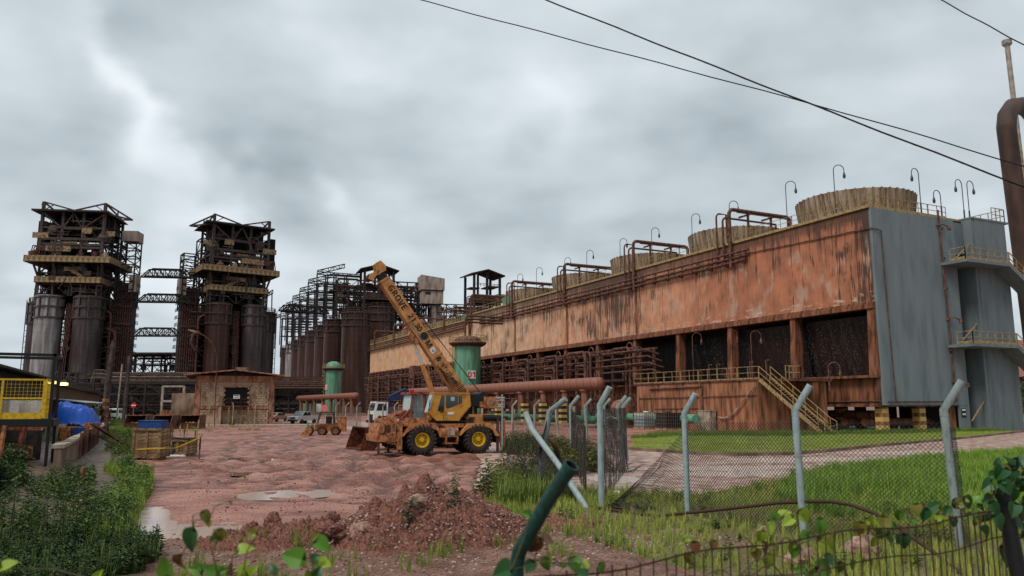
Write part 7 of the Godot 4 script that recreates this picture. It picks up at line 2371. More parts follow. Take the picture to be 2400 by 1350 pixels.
func crate(o: Node3D, w: float, h: float, d: float, n: int, m: Material) -> void:
	var b := MB.new()
	b.slab(Vector3(-w * .5 + .06, .12, -d * .5 + .06), Vector3(w * .5 - .06, h - .04, d * .5 - .06))
	part("core", b, M.plank_dark, o)
	b = MB.new()
	b.box(Vector3.ZERO, Vector3(w - .12, (h - .16) / n - .014, .03))
	var bm := b.mesh()
	b = MB.new()
	b.box(Vector3.ZERO, Vector3(.03, (h - .16) / n - .018, d - .12))
	var sm := b.mesh()
	for k in n:
		var y := .12 + (k + .5) * (h - .16) / n
		var j := rng.randf_range(-.002, .002)
		for s in [-1.0, 1.0]:
			part("plank", bm, m if rng.randf() < .8 else M.plank_dark, o, Vector3(0, y, s * (d * .5 - .04) + j))
			part("plank", sm, m if rng.randf() < .6 else M.plank_dark, o, Vector3(s * (w * .5 - .04), y, 0))
	for x in [-w * .5 + .05, 0.0, w * .5 - .05]:
		for z in [-d * .5, d * .5]:
			b = MB.new()
			b.slab(Vector3(x - .06, .1, z - .03), Vector3(x + .06, h, z + .03))
			part("batten", b, M.plank_dark, o)
	for y in [.16, h - .05]:
		b = MB.new()
		b.slab(Vector3(-w * .5, y - .05, d * .5 + .031), Vector3(w * .5, y + .05, d * .5 + .055))
		part("batten", b, M.plank_dark, o)
	for x in [-w * .35, w * .35]:
		b = MB.new()
		b.slab(Vector3(x - .06, 0, -d * .5), Vector3(x + .06, .1, d * .5))
		part("runner", b, M.plank_dark, o)

func make_crates() -> void:
	rng.seed = 23
	var o := thing("wooden_crate", "tall weathered wooden crate standing at the edge of the mud", "crate", at_px(-.4605, 38.3), FACE + .04)
	crate(o, 1.34, 1.5, 1.2, 8, M.plank)
	var b := MB.new()
	b.box(Vector3(.02, .02, 0), Vector3(1.14, .04, .9)); b.box(Vector3(.02, .18, 0), Vector3(1.08, .3, .85)); b.box(Vector3(.02, .35, 0), Vector3(1.12, .05, .9))
	solo("blue_case", b, M.blue_cover, "blue case lying on top of the tall wooden crate", "case", "", "", at_px(-.4605, 38.3) + Vector3(0, 1.5, 0), FACE + .04)
	o = thing("wooden_crate", "low open wooden crate right of the tall one, with stakes behind it", "crate", at_px(-.4205, 40.8), FACE - .06)
	crate(o, 1.0, .86, 1.1, 5, M.plank)
	b = MB.new()
	b.slab(Vector3(-.56, .86, -.6), Vector3(.5, .92, .58)); b.bar(Vector3(-.6, 1.0, .5), Vector3(.5, .9, .6), .1, .04)
	part("lid", b, M.black_steel, o)
	b = MB.new()
	b.slab(Vector3(-.5, 0, .62), Vector3(.5, .07, .85)); b.slab(Vector3(-.38, .07, .6), Vector3(.42, .10, .8))
	solo("foam_sheet", b, M.foam, "white foam sheet on the ground before the low crate", "sheet", "", "", at_px(-.4205, 40.8), FACE - .06)
	var bag := rock_mesh(610, Vector3(.24, .5, .25))
	solo("plastic_bag", bag, M.bag, "crumpled grey plastic bag squeezed between the two crates", "bag", "", "", at_px(-.4395, 40.2) + Vector3(0, .36, 0))
	for k in 6:
		b = MB.new()
		var h := [1.45, 1.5, 1.35, 1.55, 1.2, 1.75][k] as float
		b.bar(Vector3(0, 0, 0), Vector3(.03 * (k - 2), h, 0), .035)
		b.bar(Vector3(.03 * (k - 2) * .8, h * .8, 0), Vector3(.03 * (k - 2), h + .06, 0), .06)
		solo("marker_stake", b, M.yellow_rail if k % 2 else M.rust, ["thin stake behind the tall crate's right edge", "first thin stake behind the low crate from its left", "second thin stake behind the low crate from its left", "third stake behind the low crate from its left", "slanted stake at the low crate's right corner", "tallest stake behind the low crate, at its right"][k], "stake", "stakes around the crates", "", at_px([-.4335, -.4245, -.4195, -.4165, -.4065, -.4040][k], 42.2), FACE)
	# barrier post with tape
	o = thing("barrier_post", "thin barrier post on a foot plate, with yellow tape at its top", "barrier post", at_px(-.3985, 37.6), FACE)
	b = MB.new()
	b.bar(Vector3.ZERO, Vector3(0, 1.15, 0), .045); b.slab(Vector3(-.22, 0, -.15), Vector3(.22, .05, .15))
	part("post", b, M.rust, o)
	b = MB.new()
	b.slab(Vector3(-.03, .5, -.03), Vector3(.03, 1.0, .03))
	part("black_sleeve", b, M.black, o)
	b = MB.new()
	b.box(Vector3(0, 1.18, 0), Vector3(.14, .16, .1)); b.bar(Vector3(0, .9, .03), Vector3(-.12, .55, .06), .12, .01)
	part("tape_end", b, M.yellow_rail, o)
	b = MB.new()
	var a0 := at_px(-.3985, 37.6) + Vector3(0, 1.12, 0)
	var a1 := at_px(-.4080, 40.1) + Vector3(0, .8, 0)
	var a2 := at_px(-.4300, 39.9) + Vector3(0, .45, 0)
	var a3 := at_px(-.4430, 37.5) + Vector3(0, .58, 0)
	var a4 := at_px(-.4800, 37.5) + Vector3(0, .52, 0)
	b.bar(a0, a1, .012, .06); b.bar(a1, a2, .012, .05); b.bar(a2, a3, .012, .05); b.bar(a3, a4, .012, .05)
	solo("barrier_tape", b, M.yellow_paint, "yellow tape strung round the wooden crates", "tape")
	for k in 3:
		skip(["leftmost of three open rusty skips, beyond the tall crate", "middle one of three open rusty skips, half behind the blue case", "rightmost of three open rusty skips, at the block building's stairs"][k], at_px([-.4795, -.4445, -.4105][k], [87.5, 87, 88.5][k]), FACE + [.05, -.04, .03][k], [.88, .84, .86][k])

func make_left_side() -> void:
	# long workshop at the left edge
	var o := thing("workshop", "long corrugated workshop with brown boarded wall at the left edge", "building", Vector3(42, 0, -8.6), -.0145)
	var b := MB.new()
	b.slab(Vector3(0, 0, -20), Vector3(130, 4.9, -.3))
	part("wall_core", b, M.black_steel, o)
	var sh := MB.new()
	for k in 4:
		sh.bar(Vector3(k * .5, 2.9, 0), Vector3(k * .5, 4.85, 0), .3, .12)
	var shm := sh.mesh()
	for k in 24: part("cladding_sheet", shm, M.sheet_grey, o, Vector3(.3 + k * 2.0, 0, -.2))
	sh = MB.new()
	sh.slab(Vector3(0, .2, -.1), Vector3(.75, 4.6, .0))
	shm = sh.mesh()
	for k in 92: part("plank", shm, M.sheet_brown if k % 3 else M.dirty_concrete, o, Vector3(49 + k * .88, 0, -.15))
	b = MB.new()
	b.hexa([Vector3(-1, 4.9, .9), Vector3(131, 4.9, .9), Vector3(131, 6.6, -21), Vector3(-1, 6.6, -21), Vector3(-1, 5.05, .9), Vector3(131, 5.05, .9), Vector3(131, 6.75, -21), Vector3(-1, 6.75, -21)])
	part("roof", b, M.black_steel, o)
	for k in 40:
		b = MB.new()
		b.bar(Vector3(48 + k * 2.0, 4.75, -.2), Vector3(48 + k * 2.0, 4.82, .8), .14, .2)
		part("rafter", b, M.dirty_concrete, o)
	b = MB.new()
	b.hexa([Vector3(48, 3.25, 0), Vector3(48, 2.85, 3.2), Vector3(92, 2.85, 3.2), Vector3(92, 3.25, 0), Vector3(48, 3.33, 0), Vector3(48, 2.93, 3.2), Vector3(92, 2.93, 3.2), Vector3(92, 3.33, 0)])
	part("awning", b, M.sheet_white, o)
	b = MB.new()
	for k in 6: b.bar(Vector3(49 + k * 8.4, 0, 3.0), Vector3(49 + k * 8.4, 2.9, 3.0), .12)
	part("awning_post", b, M.concrete, o)
	# lit floodlights at the eave
	for k in 2:
		var lp := at_px([-.5950, -.5790][k], 41.0 + k * 3.0) + Vector3(0, 3.92 - k * .0, 0)
		var lo := thing("floodlight", ["left one of two lit floodlights above the yellow mesh basket", "right one of two lit floodlights above the yellow mesh basket"][k], "light", lp, FACE, "lit floodlights over the basket")
		b = MB.new()
		b.slab(Vector3(-.22, -.05, -.2), Vector3(.22, .1, .1))
		b.bar(Vector3(0, .1, -.1), Vector3(0, .5, -.4), .05)
		part("housing", b, M.ink, lo)
		b = MB.new()
		b.slab(Vector3(-.2, -.2, -.08), Vector3(.2, -.05, .1))
		var em := mat("flood_glow", C(1, .95, .6), .4)
		em.emission_enabled = true
		em.emission = Color(1.0, .95, .55)
		em.emission_energy_multiplier = .8
		part("lamp_glass", b, em, lo)
		var li := OmniLight3D.new()
		li.name = "lamp_light"
		li.light_color = Color(1, .95, .7)
		li.light_energy = .12
		li.omni_range = 12
		li.omni_attenuation = 2.0
		li.light_size = .15
		li.shadow_enabled = true
		li.position = Vector3(0, -.12, .25)
		lo.add_child(li)
	# black frame carrying a yellow mesh basket
	o = thing("mesh_cage", "yellow wire-mesh basket held in a tall black steel frame", "cage", Vector3(39.2, 0, -3.4), 0.0)
	# local x away (0 .. 2.9), z to the left is negative (0 .. -6)
	b = MB.new()
	for x in [0.0, 2.8]:
		b.bar(Vector3(x, 0, 0), Vector3(x, 4.85, 0), .12, 0.0, Vector3.RIGHT)
		b.bar(Vector3(x, 0, -6.5), Vector3(x, 4.85, -6.5), .12, 0.0, Vector3.RIGHT)
		b.bar(Vector3(x, 4.78, .1), Vector3(x, 4.78, -6.6), .12)
		b.bar(Vector3(x, 1.85, .1), Vector3(x, 1.85, -6.6), .34)
	b.bar(Vector3(0, 4.78, 0), Vector3(2.8, 4.78, 0), .12); b.bar(Vector3(0, 1.85, 0), Vector3(2.8, 1.85, 0), .3); b.slab(Vector3(0, 1.86, -6.5), Vector3(2.8, 1.95, 0))
	part("frame", b, M.black, o)
	for q in [[Vector3(-.05, 2.05, -6.4), Vector3(-.05, 2.05, -.3)], [Vector3(-.05, 2.05, -.22), Vector3(2.7, 2.05, -.22)]]:
		var a: Vector3 = q[0]
		var e: Vector3 = q[1]
		b = MB.new()
		for y in [0.0, .85, 1.65]: b.bar(a + Vector3(0, y, 0), e + Vector3(0, y, 0), .075)
		var n := int(a.distance_to(e) / 1.45)
		for k in n + 1: b.bar(a.lerp(e, float(k) / n), a.lerp(e, float(k) / n) + Vector3(0, 1.65, 0), .085)
		part("basket_rail", b, M.yellow_paint, o)
		b = MB.new()
		b.bar(a + Vector3(0, .08, 0), e + Vector3(0, .08, 0), .04, .3)
		part("toe_board", b, M.yellow_paint, o)
		b = MB.new()
		var m := int(a.distance_to(e) / .15)
		for k in m: b.bar(a.lerp(e, float(k) / m), a.lerp(e, float(k) / m) + Vector3(0, 1.65, 0), .011)
		for k in 11: b.bar(a + Vector3(0, .1 + k * .15, 0), e + Vector3(0, .1 + k * .15, 0), .011)
		part("wire_mesh", b, M.yellow_paint, o)
	# machine and crates behind the basket
	o = thing("orange_excavator", "orange digger arm and cab partly seen through the yellow mesh", "excavator", at_px(-.655, 46), FACE)
	b = MB.new()
	b.slab(Vector3(-1.6, .8, -1), Vector3(1.8, 1.7, 1)); b.slab(Vector3(-1.8, .1, -1.2), Vector3(1.6, .75, 1.2))
	part("body", b, M.skid_orange, o)
	b = MB.new()
	b.bar(Vector3(-.8, 1.5, .4), Vector3(-.5, 3.4, .4), .42); b.bar(Vector3(-.5, 3.4, .4), Vector3(-2.2, 3.5, .4), .4); b.bar(Vector3(2.4, 1.3, .5), Vector3(2.9, 2.6, .5), .3)
	part("arm", b, M.skid_orange, o)
	b = MB.new()
	b.slab(Vector3(-.1, 1.7, -.6), Vector3(.6, 2.9, .3))
	part("cab", b, M.white, o)
	o = thing("white_cabins", "pair of white panels standing behind the yellow basket", "cabin", at_px(-.622, 48), FACE)
	for x in [-2.6, -1.0, .2]:
		b = MB.new()
		b.slab(Vector3(x, .3, 0), Vector3(x + .8, 2.9, .9))
		part("panel", b, M.white, o)
	# red steel beams and yellow skip under the frame
	o = thing("red_trailer", "rust-red steel trailer frame below the yellow basket", "trailer", at_px(-.652, 36.5), FACE)
	b = MB.new()
	b.bar(Vector3(-1.6, 1.55, 0), Vector3(1.1, 1.62, 0), .2, .24); b.bar(Vector3(-1.6, 1.55, -1.4), Vector3(1.1, 1.6, -1.4), .2, .24); b.bar(Vector3(.9, 0, 0), Vector3(.95, 1.6, 0), .2); b.slab(Vector3(-.2, .1, -.8), Vector3(1.0, .7, -.4))
	part("frame", b, M.loader_red, o)
	b = MB.new()
	b.slab(Vector3(-3.4, .55, -.6), Vector3(-1.9, 1.15, .2)); b.bar(Vector3(-2.35, -.2, .9), Vector3(-2.2, 1.6, .8), .1)
	part("yellow_bin", b, M.crane_dirty, o)
	b = MB.new()
	b.slab(Vector3(-3.0, .0, -1.6), Vector3(.9, 1.4, -1.2))
	part("shadow_board", b, M.black_steel, o)  # black sheet standing in for the shade below the basket
	b = MB.new()
	b.tube([Vector3(-1.7, 1.5, .6), Vector3(.6, -.1, 1.2)], .02, 4)
	part("guy_rope", b, M.fence_pole, o)
	b = MB.new()
	b.bar(Vector3(0, 0, 0), Vector3(.12, 1.9, 0), .11)
	solo("orange_post", b, M.crane_dirty, "orange painted post among the weeds at the far left", "post", "", "", at_px(-.655, 27), FACE)
	# blue tarpaulin over a load
	var t := MB.new()
	var nf := noise(801, .9, 3)
	var nx := 34
	var nz := 22
	for a in nx + 1:
		for c in nz + 1:
			var u := float(a) / nx * 2.0 - 1.0
			var v := float(c) / nz * 2.0 - 1.0
			var hgt := 1.95 - .45 * u - .9 * smoothstep(.35, 1.0, u) - .25 * smoothstep(-.6, -1.0, u)
			var edge := maxf(absf(u), absf(v))
			var y := hgt * (1.0 - smoothstep(.62, 1.0, edge) * .72) + .18 * nf.get_noise_2d(u * 4.0, v * 4.0) + .12 * absf(sin(u * 6.0 + v * 4.0 + 3.0 * nf.get_noise_2d(u * 2.0, v * 2.0))) * (.4 + edge * .6)
			t.v.append(Vector3(u * 1.75, y, v * 1.2)); t.t.append(Vector2.ZERO)
	t.n.resize(t.v.size())
	for a in nx + 1:
		for c in nz + 1:
			var du: Vector3 = t.v[mini(a + 1, nx) * (nz + 1) + c] - t.v[maxi(a - 1, 0) * (nz + 1) + c]
			var dv: Vector3 = t.v[a * (nz + 1) + mini(c + 1, nz)] - t.v[a * (nz + 1) + maxi(c - 1, 0)]
			t.n[a * (nz + 1) + c] = dv.cross(du).normalized()
	for a in nx:
		for c in nz:
			var k := a * (nz + 1) + c
			t.i.append_array([k, k + nz + 1, k + 1, k + 1, k + nz + 1, k + nz + 2])
	solo("blue_tarpaulin", t, M.blue_tarp, "bright blue tarpaulin draped in folds over a load", "tarpaulin", "", "", at_px(-.558, 62) + Vector3(0, .55, 0), FACE + .1)
	o = thing("stacked_boxes", "beige, blue and orange boxes piled under the blue tarpaulin", "boxes", at_px(-.566, 59), FACE)
	for q in [[-1.6, 0, -.6, 1.2, "concrete"], [-.5, 0, .5, 1.0, "crane_dirty"], [.3, 0, 1.6, .95, "blue_cover"], [1.3, .2, 2.0, 1.3, "skid_orange"]]:
		b = MB.new()
		b.slab(Vector3(q[0], q[1], -.5), Vector3(q[2], q[3], .5))
		part("box", b, M[q[4]], o)
	# low concrete wall with rusty post frames, running away from the viewer
	o = thing("low_wall", "low crumbling concrete wall with rusty post frames along the weeds", "wall", Vector3(36, 0, -2.75), -.006)
	rng.seed = 31
	for k in 24:
		b = MB.new()
		var x := k * 2.0
		b.slab(Vector3(x, 0, -.12), Vector3(x + 1.94, .88 + rng.randf_range(-.04, .06), .12))
		part("wall_block", b, M.dirty_concrete, o)
		b = MB.new()
		b.slab(Vector3(x - .02, .9, -.22), Vector3(x + 1.92, 1.0 + rng.randf_range(0, .05), .22))
		part("coping", b, M.concrete, o)
	for k in 8:
		b = MB.new()
		var x := 8.0 + k * 2.3
		for e in [0.0, .55]: b.bar(Vector3(x + e, 0, .3), Vector3(x + e, 1.25 + .1 * (k % 3), .3), .1)
		b.bar(Vector3(x, .4, .3), Vector3(x + .55, 1.0, .3), .05); b.bar(Vector3(x, 1.2, .3), Vector3(x + .55, 1.2, .3), .06)
		part("post_frame", b, M.rust if k % 2 else M.rust_pale, o)
	o = thing("leaning_frame", "discarded steel frame leaning against the low wall", "scrap frame", Vector3(50.5, 0, -2.0), 0.0)
	for k in 5:
		b = MB.new()
		b.bar(Vector3(k * .35 - .6, 1.25, -.5), Vector3(k * .35, 0, 1.5), .07)
		part("bar", b, M.rust, o)
	b = MB.new()
	b.hexa([Vector3(2.0, 0, 1.9), Vector3(2.4, 0, 1.7), Vector3(2.0, 1.5, -.5), Vector3(1.6, 1.5, -.3), Vector3(2.05, .1, 1.95), Vector3(2.45, .1, 1.75), Vector3(2.05, 1.6, -.45), Vector3(1.65, 1.6, -.25)])
	part("plate", b, M.rust, o)
	b = MB.new()
	b.bar(Vector3(-.6, 1.25, -.5), Vector3(1.0, 1.3, -.5), .08); b.bar(Vector3(0, .05, 1.5), Vector3(1.6, .05, 1.5), .08)
	part("bar", b, M.rust_pale, o)
	o = thing("scrap_posts", "tangle of rusty posts and rods standing before the white van", "scrap", Vector3(72, 0, -2.2), 0)
	for k in 7:
		b = MB.new()
		b.bar(Vector3(k * .5, 0, .2 * sin(k * 2.0)), Vector3(k * .5 + .2 * cos(k), 1.9 + .5 * sin(k * 1.7), .3 * sin(k * 3.0)), .12)
		part("post", b, M.rust if k % 2 else M.rust_pale, o)
	b = MB.new()
	b.bar(Vector3(-.2, 1.6, 0), Vector3(3.4, 2.1, 0), .1); b.bar(Vector3(0, 2.0, .2), Vector3(2.6, 1.5, .2), .08)
	part("rod", b, M.rust, o)
	b = MB.new()
	b.tube([Vector3(0, 0, 0), Vector3(.02, .55, 0)], .09, 8)
	solo("red_pipe_stub", b, M.rust_pipe, "short red pipe stub standing in the weeds", "pipe", "", "", at_px(-.5455, 26.5), FACE)

func leaf_sets() -> Array:
	var out := []
	out.append(["broadleaf_weed", "broad-leaved weed in the left foreground with olive and bright green leaves", [
		[Vector3(2.820, 2.230, 0.230), 0.062, -60, "o"], [Vector3(2.890, 2.200, 0.240), 0.047, -120, "b"], [Vector3(2.870, 2.150, 0.190), 0.108, -100, "d"], [Vector3(2.940, 2.070, 0.170), 0.074, -95, "n"],
		[Vector3(2.970, 2.060, 0.130), 0.097, 95, "g"], [Vector3(2.750, 2.180, 0.270), 0.057, -85, "o"], [Vector3(2.750, 2.170, 0.250), 0.044, 200, "d"], [Vector3(2.910, 2.110, 0.370), 0.068, 20, "b"],
		[Vector3(2.760, 2.180, 0.370), 0.049, 160, "o"], [Vector3(2.810, 2.060, 0.250), 0.075, 150, "g"], [Vector3(3.020, 2.030, 0.220), 0.066, 170, "g"], [Vector3(2.850, 2.050, 0.290), 0.053, 20, "g"],
		[Vector3(2.930, 2.040, 0.330), 0.051, 100, "n"], [Vector3(2.820, 2.060, 0.360), 0.060, 80, "b"], [Vector3(2.850, 2.040, 0.390), 0.064, 60, "b"], [Vector3(3.070, 2.080, -0.340), 0.071, 10, "b"],
		[Vector3(3.070, 2.030, -0.080), 0.054, 60, "b"], [Vector3(2.940, 2.260, 0.320), 0.022, -80, "b"],
	]])
	out.append(["broadleaf_weed", "smaller broad-leaved weed right of the big one in the left foreground", [
		[Vector3(2.760, 2.090, 0.510), 0.100, 170, "g"], [Vector3(2.770, 2.120, 0.610), 0.081, -30, "g"], [Vector3(2.750, 2.060, 0.610), 0.084, -15, "b"], [Vector3(2.610, 2.180, 0.550), 0.045, 40, "o"],
		[Vector3(2.800, 2.060, 0.550), 0.041, -90, "b"], [Vector3(2.740, 2.090, 0.580), 0.047, 30, "d"], [Vector3(2.680, 2.050, 0.550), 0.059, 110, "b"], [Vector3(2.600, 2.070, 0.560), 0.048, 60, "d"],
		[Vector3(2.870, 2.040, 0.460), 0.045, 130, "d"],
	]])
	out.append(["creeper", "sparse creeper with green and dry brown leaves round the foot of the bent green pipe", [
		[Vector3(2.680, 2.000, 1.440), 0.071, -90, "g"], [Vector3(2.740, 2.020, 1.480), 0.046, 80, "b"], [Vector3(2.760, 1.980, 1.410), 0.069, -120, "d"], [Vector3(2.760, 1.970, 1.610), 0.082, -70, "g"],
		[Vector3(2.810, 1.960, 1.690), 0.060, 80, "b"], [Vector3(2.690, 2.010, 1.580), 0.042, 70, "g"], [Vector3(2.760, 1.980, 1.550), 0.035, 120, "b"], [Vector3(2.660, 2.000, 1.240), 0.094, 190, "d"],
		[Vector3(2.770, 2.060, 1.430), 0.088, -130, "n"], [Vector3(2.770, 2.080, 1.500), 0.074, -10, "n"], [Vector3(2.580, 2.210, 1.300), 0.046, 160, "g"], [Vector3(2.660, 1.970, 1.670), 0.061, -70, "g"],
		[Vector3(2.660, 1.960, 1.580), 0.057, 180, "d"],
	]])
	out.append(["vine", "bright yellow-green heart-leaved vine climbing the rusty wire fence", [
		[Vector3(2.880, 2.090, 2.860), 0.090, 40, "b"], [Vector3(2.790, 2.060, 2.780), 0.087, -140, "b"], [Vector3(2.820, 2.070, 2.910), 0.103, -50, "b"], [Vector3(2.760, 2.100, 2.650), 0.049, 120, "g"],
		[Vector3(2.800, 2.080, 2.720), 0.055, -100, "g"], [Vector3(2.780, 2.040, 2.650), 0.094, -85, "b"], [Vector3(2.770, 2.010, 2.590), 0.080, -100, "b"], [Vector3(2.820, 2.010, 3.020), 0.118, -80, "g"],
		[Vector3(2.820, 1.930, 3.060), 0.129, -45, "b"], [Vector3(2.880, 1.960, 2.970), 0.091, 200, "g"], [Vector3(2.840, 1.920, 2.860), 0.098, -92, "g"], [Vector3(2.880, 1.870, 2.730), 0.098, -85, "b"],
		[Vector3(2.870, 1.910, 2.650), 0.083, -95, "o"], [Vector3(2.890, 1.980, 2.580), 0.059, -60, "o"], [Vector3(2.830, 1.940, 2.670), 0.078, -70, "n"], [Vector3(2.720, 2.000, 2.180), 0.067, -80, "n"],
		[Vector3(2.860, 1.970, 2.390), 0.062, -100, "n"], [Vector3(2.870, 1.920, 2.260), 0.066, -95, "o"], [Vector3(2.860, 2.010, 2.250), 0.048, 0, "b"], [Vector3(2.820, 1.820, 3.040), 0.123, -15, "g"],
		[Vector3(2.850, 1.800, 2.990), 0.086, 70, "g"], [Vector3(2.760, 1.850, 2.810), 0.082, 180, "g"], [Vector3(2.870, 1.800, 3.180), 0.088, -75, "g"], [Vector3(2.820, 1.860, 3.060), 0.076, -70, "d"],
		[Vector3(2.770, 1.840, 3.150), 0.062, -90, "g"],
	]])
	out.append(["vine", "olive-green vine trailing along the top of the rusty wire fence", [
		[Vector3(2.730, 2.010, 3.180), 0.085, -95, "o"], [Vector3(2.860, 2.000, 3.390), 0.080, -70, "o"], [Vector3(2.880, 2.000, 3.460), 0.071, 90, "b"], [Vector3(2.730, 2.020, 3.350), 0.101, -95, "o"],
		[Vector3(2.840, 1.980, 3.550), 0.081, -30, "g"], [Vector3(2.780, 1.960, 3.390), 0.093, -100, "g"], [Vector3(2.740, 1.940, 3.280), 0.077, -110, "b"], [Vector3(2.760, 1.940, 3.410), 0.063, -80, "d"],
		[Vector3(2.840, 2.030, 3.600), 0.076, -100, "g"], [Vector3(2.850, 2.030, 3.670), 0.082, -60, "o"], [Vector3(2.720, 1.930, 3.470), 0.092, -90, "d"], [Vector3(2.810, 1.920, 3.550), 0.065, -120, "d"],
		[Vector3(2.710, 2.080, 3.570), 0.074, -90, "o"], [Vector3(2.820, 2.060, 3.750), 0.077, -80, "o"], [Vector3(2.760, 2.040, 3.690), 0.090, -100, "d"], [Vector3(2.840, 2.060, 3.860), 0.099, 20, "d"],
		[Vector3(2.850, 2.060, 3.930), 0.068, -60, "g"], [Vector3(2.780, 1.990, 3.810), 0.118, -97, "b"], [Vector3(2.850, 2.060, 4.080), 0.096, -75, "d"], [Vector3(2.740, 2.090, 3.960), 0.072, 20, "o"],
		[Vector3(2.700, 2.090, 3.970), 0.107, -50, "d"], [Vector3(2.780, 2.010, 4.060), 0.068, 200, "g"], [Vector3(2.700, 2.060, 3.780), 0.070, -110, "d"], [Vector3(2.740, 2.010, 3.570), 0.064, -90, "g"],
		[Vector3(2.760, 1.990, 3.910), 0.072, -80, "d"],
	]])
	out.append(["vine", "dark green vine smothering the post at the right edge", [
		[Vector3(2.780, 1.970, 4.150), 0.127, -50, "d"], [Vector3(2.710, 1.930, 4.090), 0.099, -40, "d"], [Vector3(2.680, 1.980, 4.170), 0.120, -65, "d"], [Vector3(2.810, 1.770, 4.370), 0.142, -95, "d"],
		[Vector3(2.710, 2.230, 4.260), 0.111, -130, "d"], [Vector3(2.800, 2.190, 4.490), 0.143, -95, "d"], [Vector3(2.810, 2.210, 4.340), 0.087, 190, "d"], [Vector3(2.730, 2.170, 4.180), 0.110, -150, "d"],
		[Vector3(2.740, 2.140, 4.280), 0.122, -110, "d"], [Vector3(2.740, 2.100, 4.390), 0.113, -80, "d"], [Vector3(2.750, 2.260, 4.490), 0.114, -60, "d"], [Vector3(2.740, 2.290, 4.510), 0.114, 80, "d"],
		[Vector3(2.760, 2.090, 4.200), 0.095, -160, "d"], [Vector3(2.780, 2.100, 4.150), 0.079, 150, "g"], [Vector3(2.820, 2.080, 4.340), 0.087, 10, "d"], [Vector3(2.740, 2.260, 4.360), 0.059, 100, "o"],
		[Vector3(2.720, 2.150, 4.460), 0.119, -80, "d"], [Vector3(2.770, 2.050, 4.510), 0.109, -100, "d"], [Vector3(2.700, 1.960, 4.340), 0.106, -70, "d"], [Vector3(2.720, 2.050, 4.200), 0.095, -70, "d"],
		[Vector3(2.830, 2.030, 4.260), 0.081, -20, "d"], [Vector3(2.740, 2.290, 4.300), 0.080, 60, "d"], [Vector3(2.740, 2.180, 4.450), 0.124, -120, "d"], [Vector3(2.670, 2.160, 4.240), 0.104, -60, "d"],
		[Vector3(2.730, 2.080, 4.300), 0.101, -100, "d"], [Vector3(2.750, 2.000, 4.490), 0.114, -90, "d"], [Vector3(2.670, 2.040, 4.280), 0.105, -110, "d"], [Vector3(2.750, 2.290, 4.410), 0.086, 110, "d"],
		[Vector3(2.740, 2.220, 4.520), 0.109, -100, "d"], [Vector3(2.680, 2.170, 4.150), 0.088, -60, "g"], [Vector3(2.760, 1.900, 4.490), 0.120, -85, "d"], [Vector3(2.750, 2.000, 4.170), 0.084, -110, "d"],
		[Vector3(2.770, 1.840, 4.420), 0.103, -60, "d"],
	]])
	return out

func fence_post(o: Node3D, at: Vector3, hh: float, arm: Vector3, r: float, m: Material, lean := Vector3.ZERO) -> void:
	var b := MB.new()
	var top := at + Vector3(0, hh, 0) + lean
	b.tube([at - Vector3(0, .3, 0), top, top + arm], r, 10)
	for k in 2:
		var q := at.lerp(top, .96 - k * .33)
		var d := (top - at).normalized()
		b.tube([q - d * .012, q + d * .012], r + .006, 10)
	part("post", b, m, o)

# woven diamonds between four corners, one bar for every wire
func chain(o: Node3D, p00: Vector3, p10: Vector3, p01: Vector3, p11: Vector3, pitch: float, w: float, m: Material, wave := 0.0, cut := 0.0) -> void:
	var lu := maxf(p00.distance_to(p10), p01.distance_to(p11))
	var lv := maxf(p00.distance_to(p01), p10.distance_to(p11))
	var nn := noise(int(absf(p00.x * 131.0 + p00.z * 17.0)), .8, 2)
	var nrm := (p10 - p00).cross(p01 - p00).normalized()
	var f := func(u: float, v: float) -> Vector3:
		var a := u / lu
		var c := v / lv
		var q := p00.lerp(p10, a).lerp(p01.lerp(p11, a), c)
		if wave > 0.0: q += nrm * wave * nn.get_noise_2d(u * 1.2, v * 1.2) * sin(PI * clampf(a, 0, 1))
		return q
	var b := MB.new()
	var n := int((lu + lv) / pitch)
	for k in n + 1:
		var s := k * pitch
		for dirn in 2:
			# u + v = s, or u - v = s - lv
			var ua := maxf(0.0, s - lv)
			var ub := minf(lu, s)
			if ub - ua < .02: continue
			var steps := maxi(1, int((ub - ua) / .35)) if wave > 0.0 else 1
			for e in steps:
				var u0 := lerpf(ua, ub, float(e) / steps)
				var u1 := lerpf(ua, ub, float(e + 1) / steps)
				var v0 := s - u0 if dirn == 0 else u0 - s + lv
				var v1 := s - u1 if dirn == 0 else u1 - s + lv
				if cut > 0.0 and nn.get_noise_2d(u0 * .7, v0 * .7) > 1.0 - cut: continue
				b.bar(f.call(u0, v0), f.call(u1, v1), w)
	part("wire_mesh", b, m, o).set_meta("kind", "stuff")

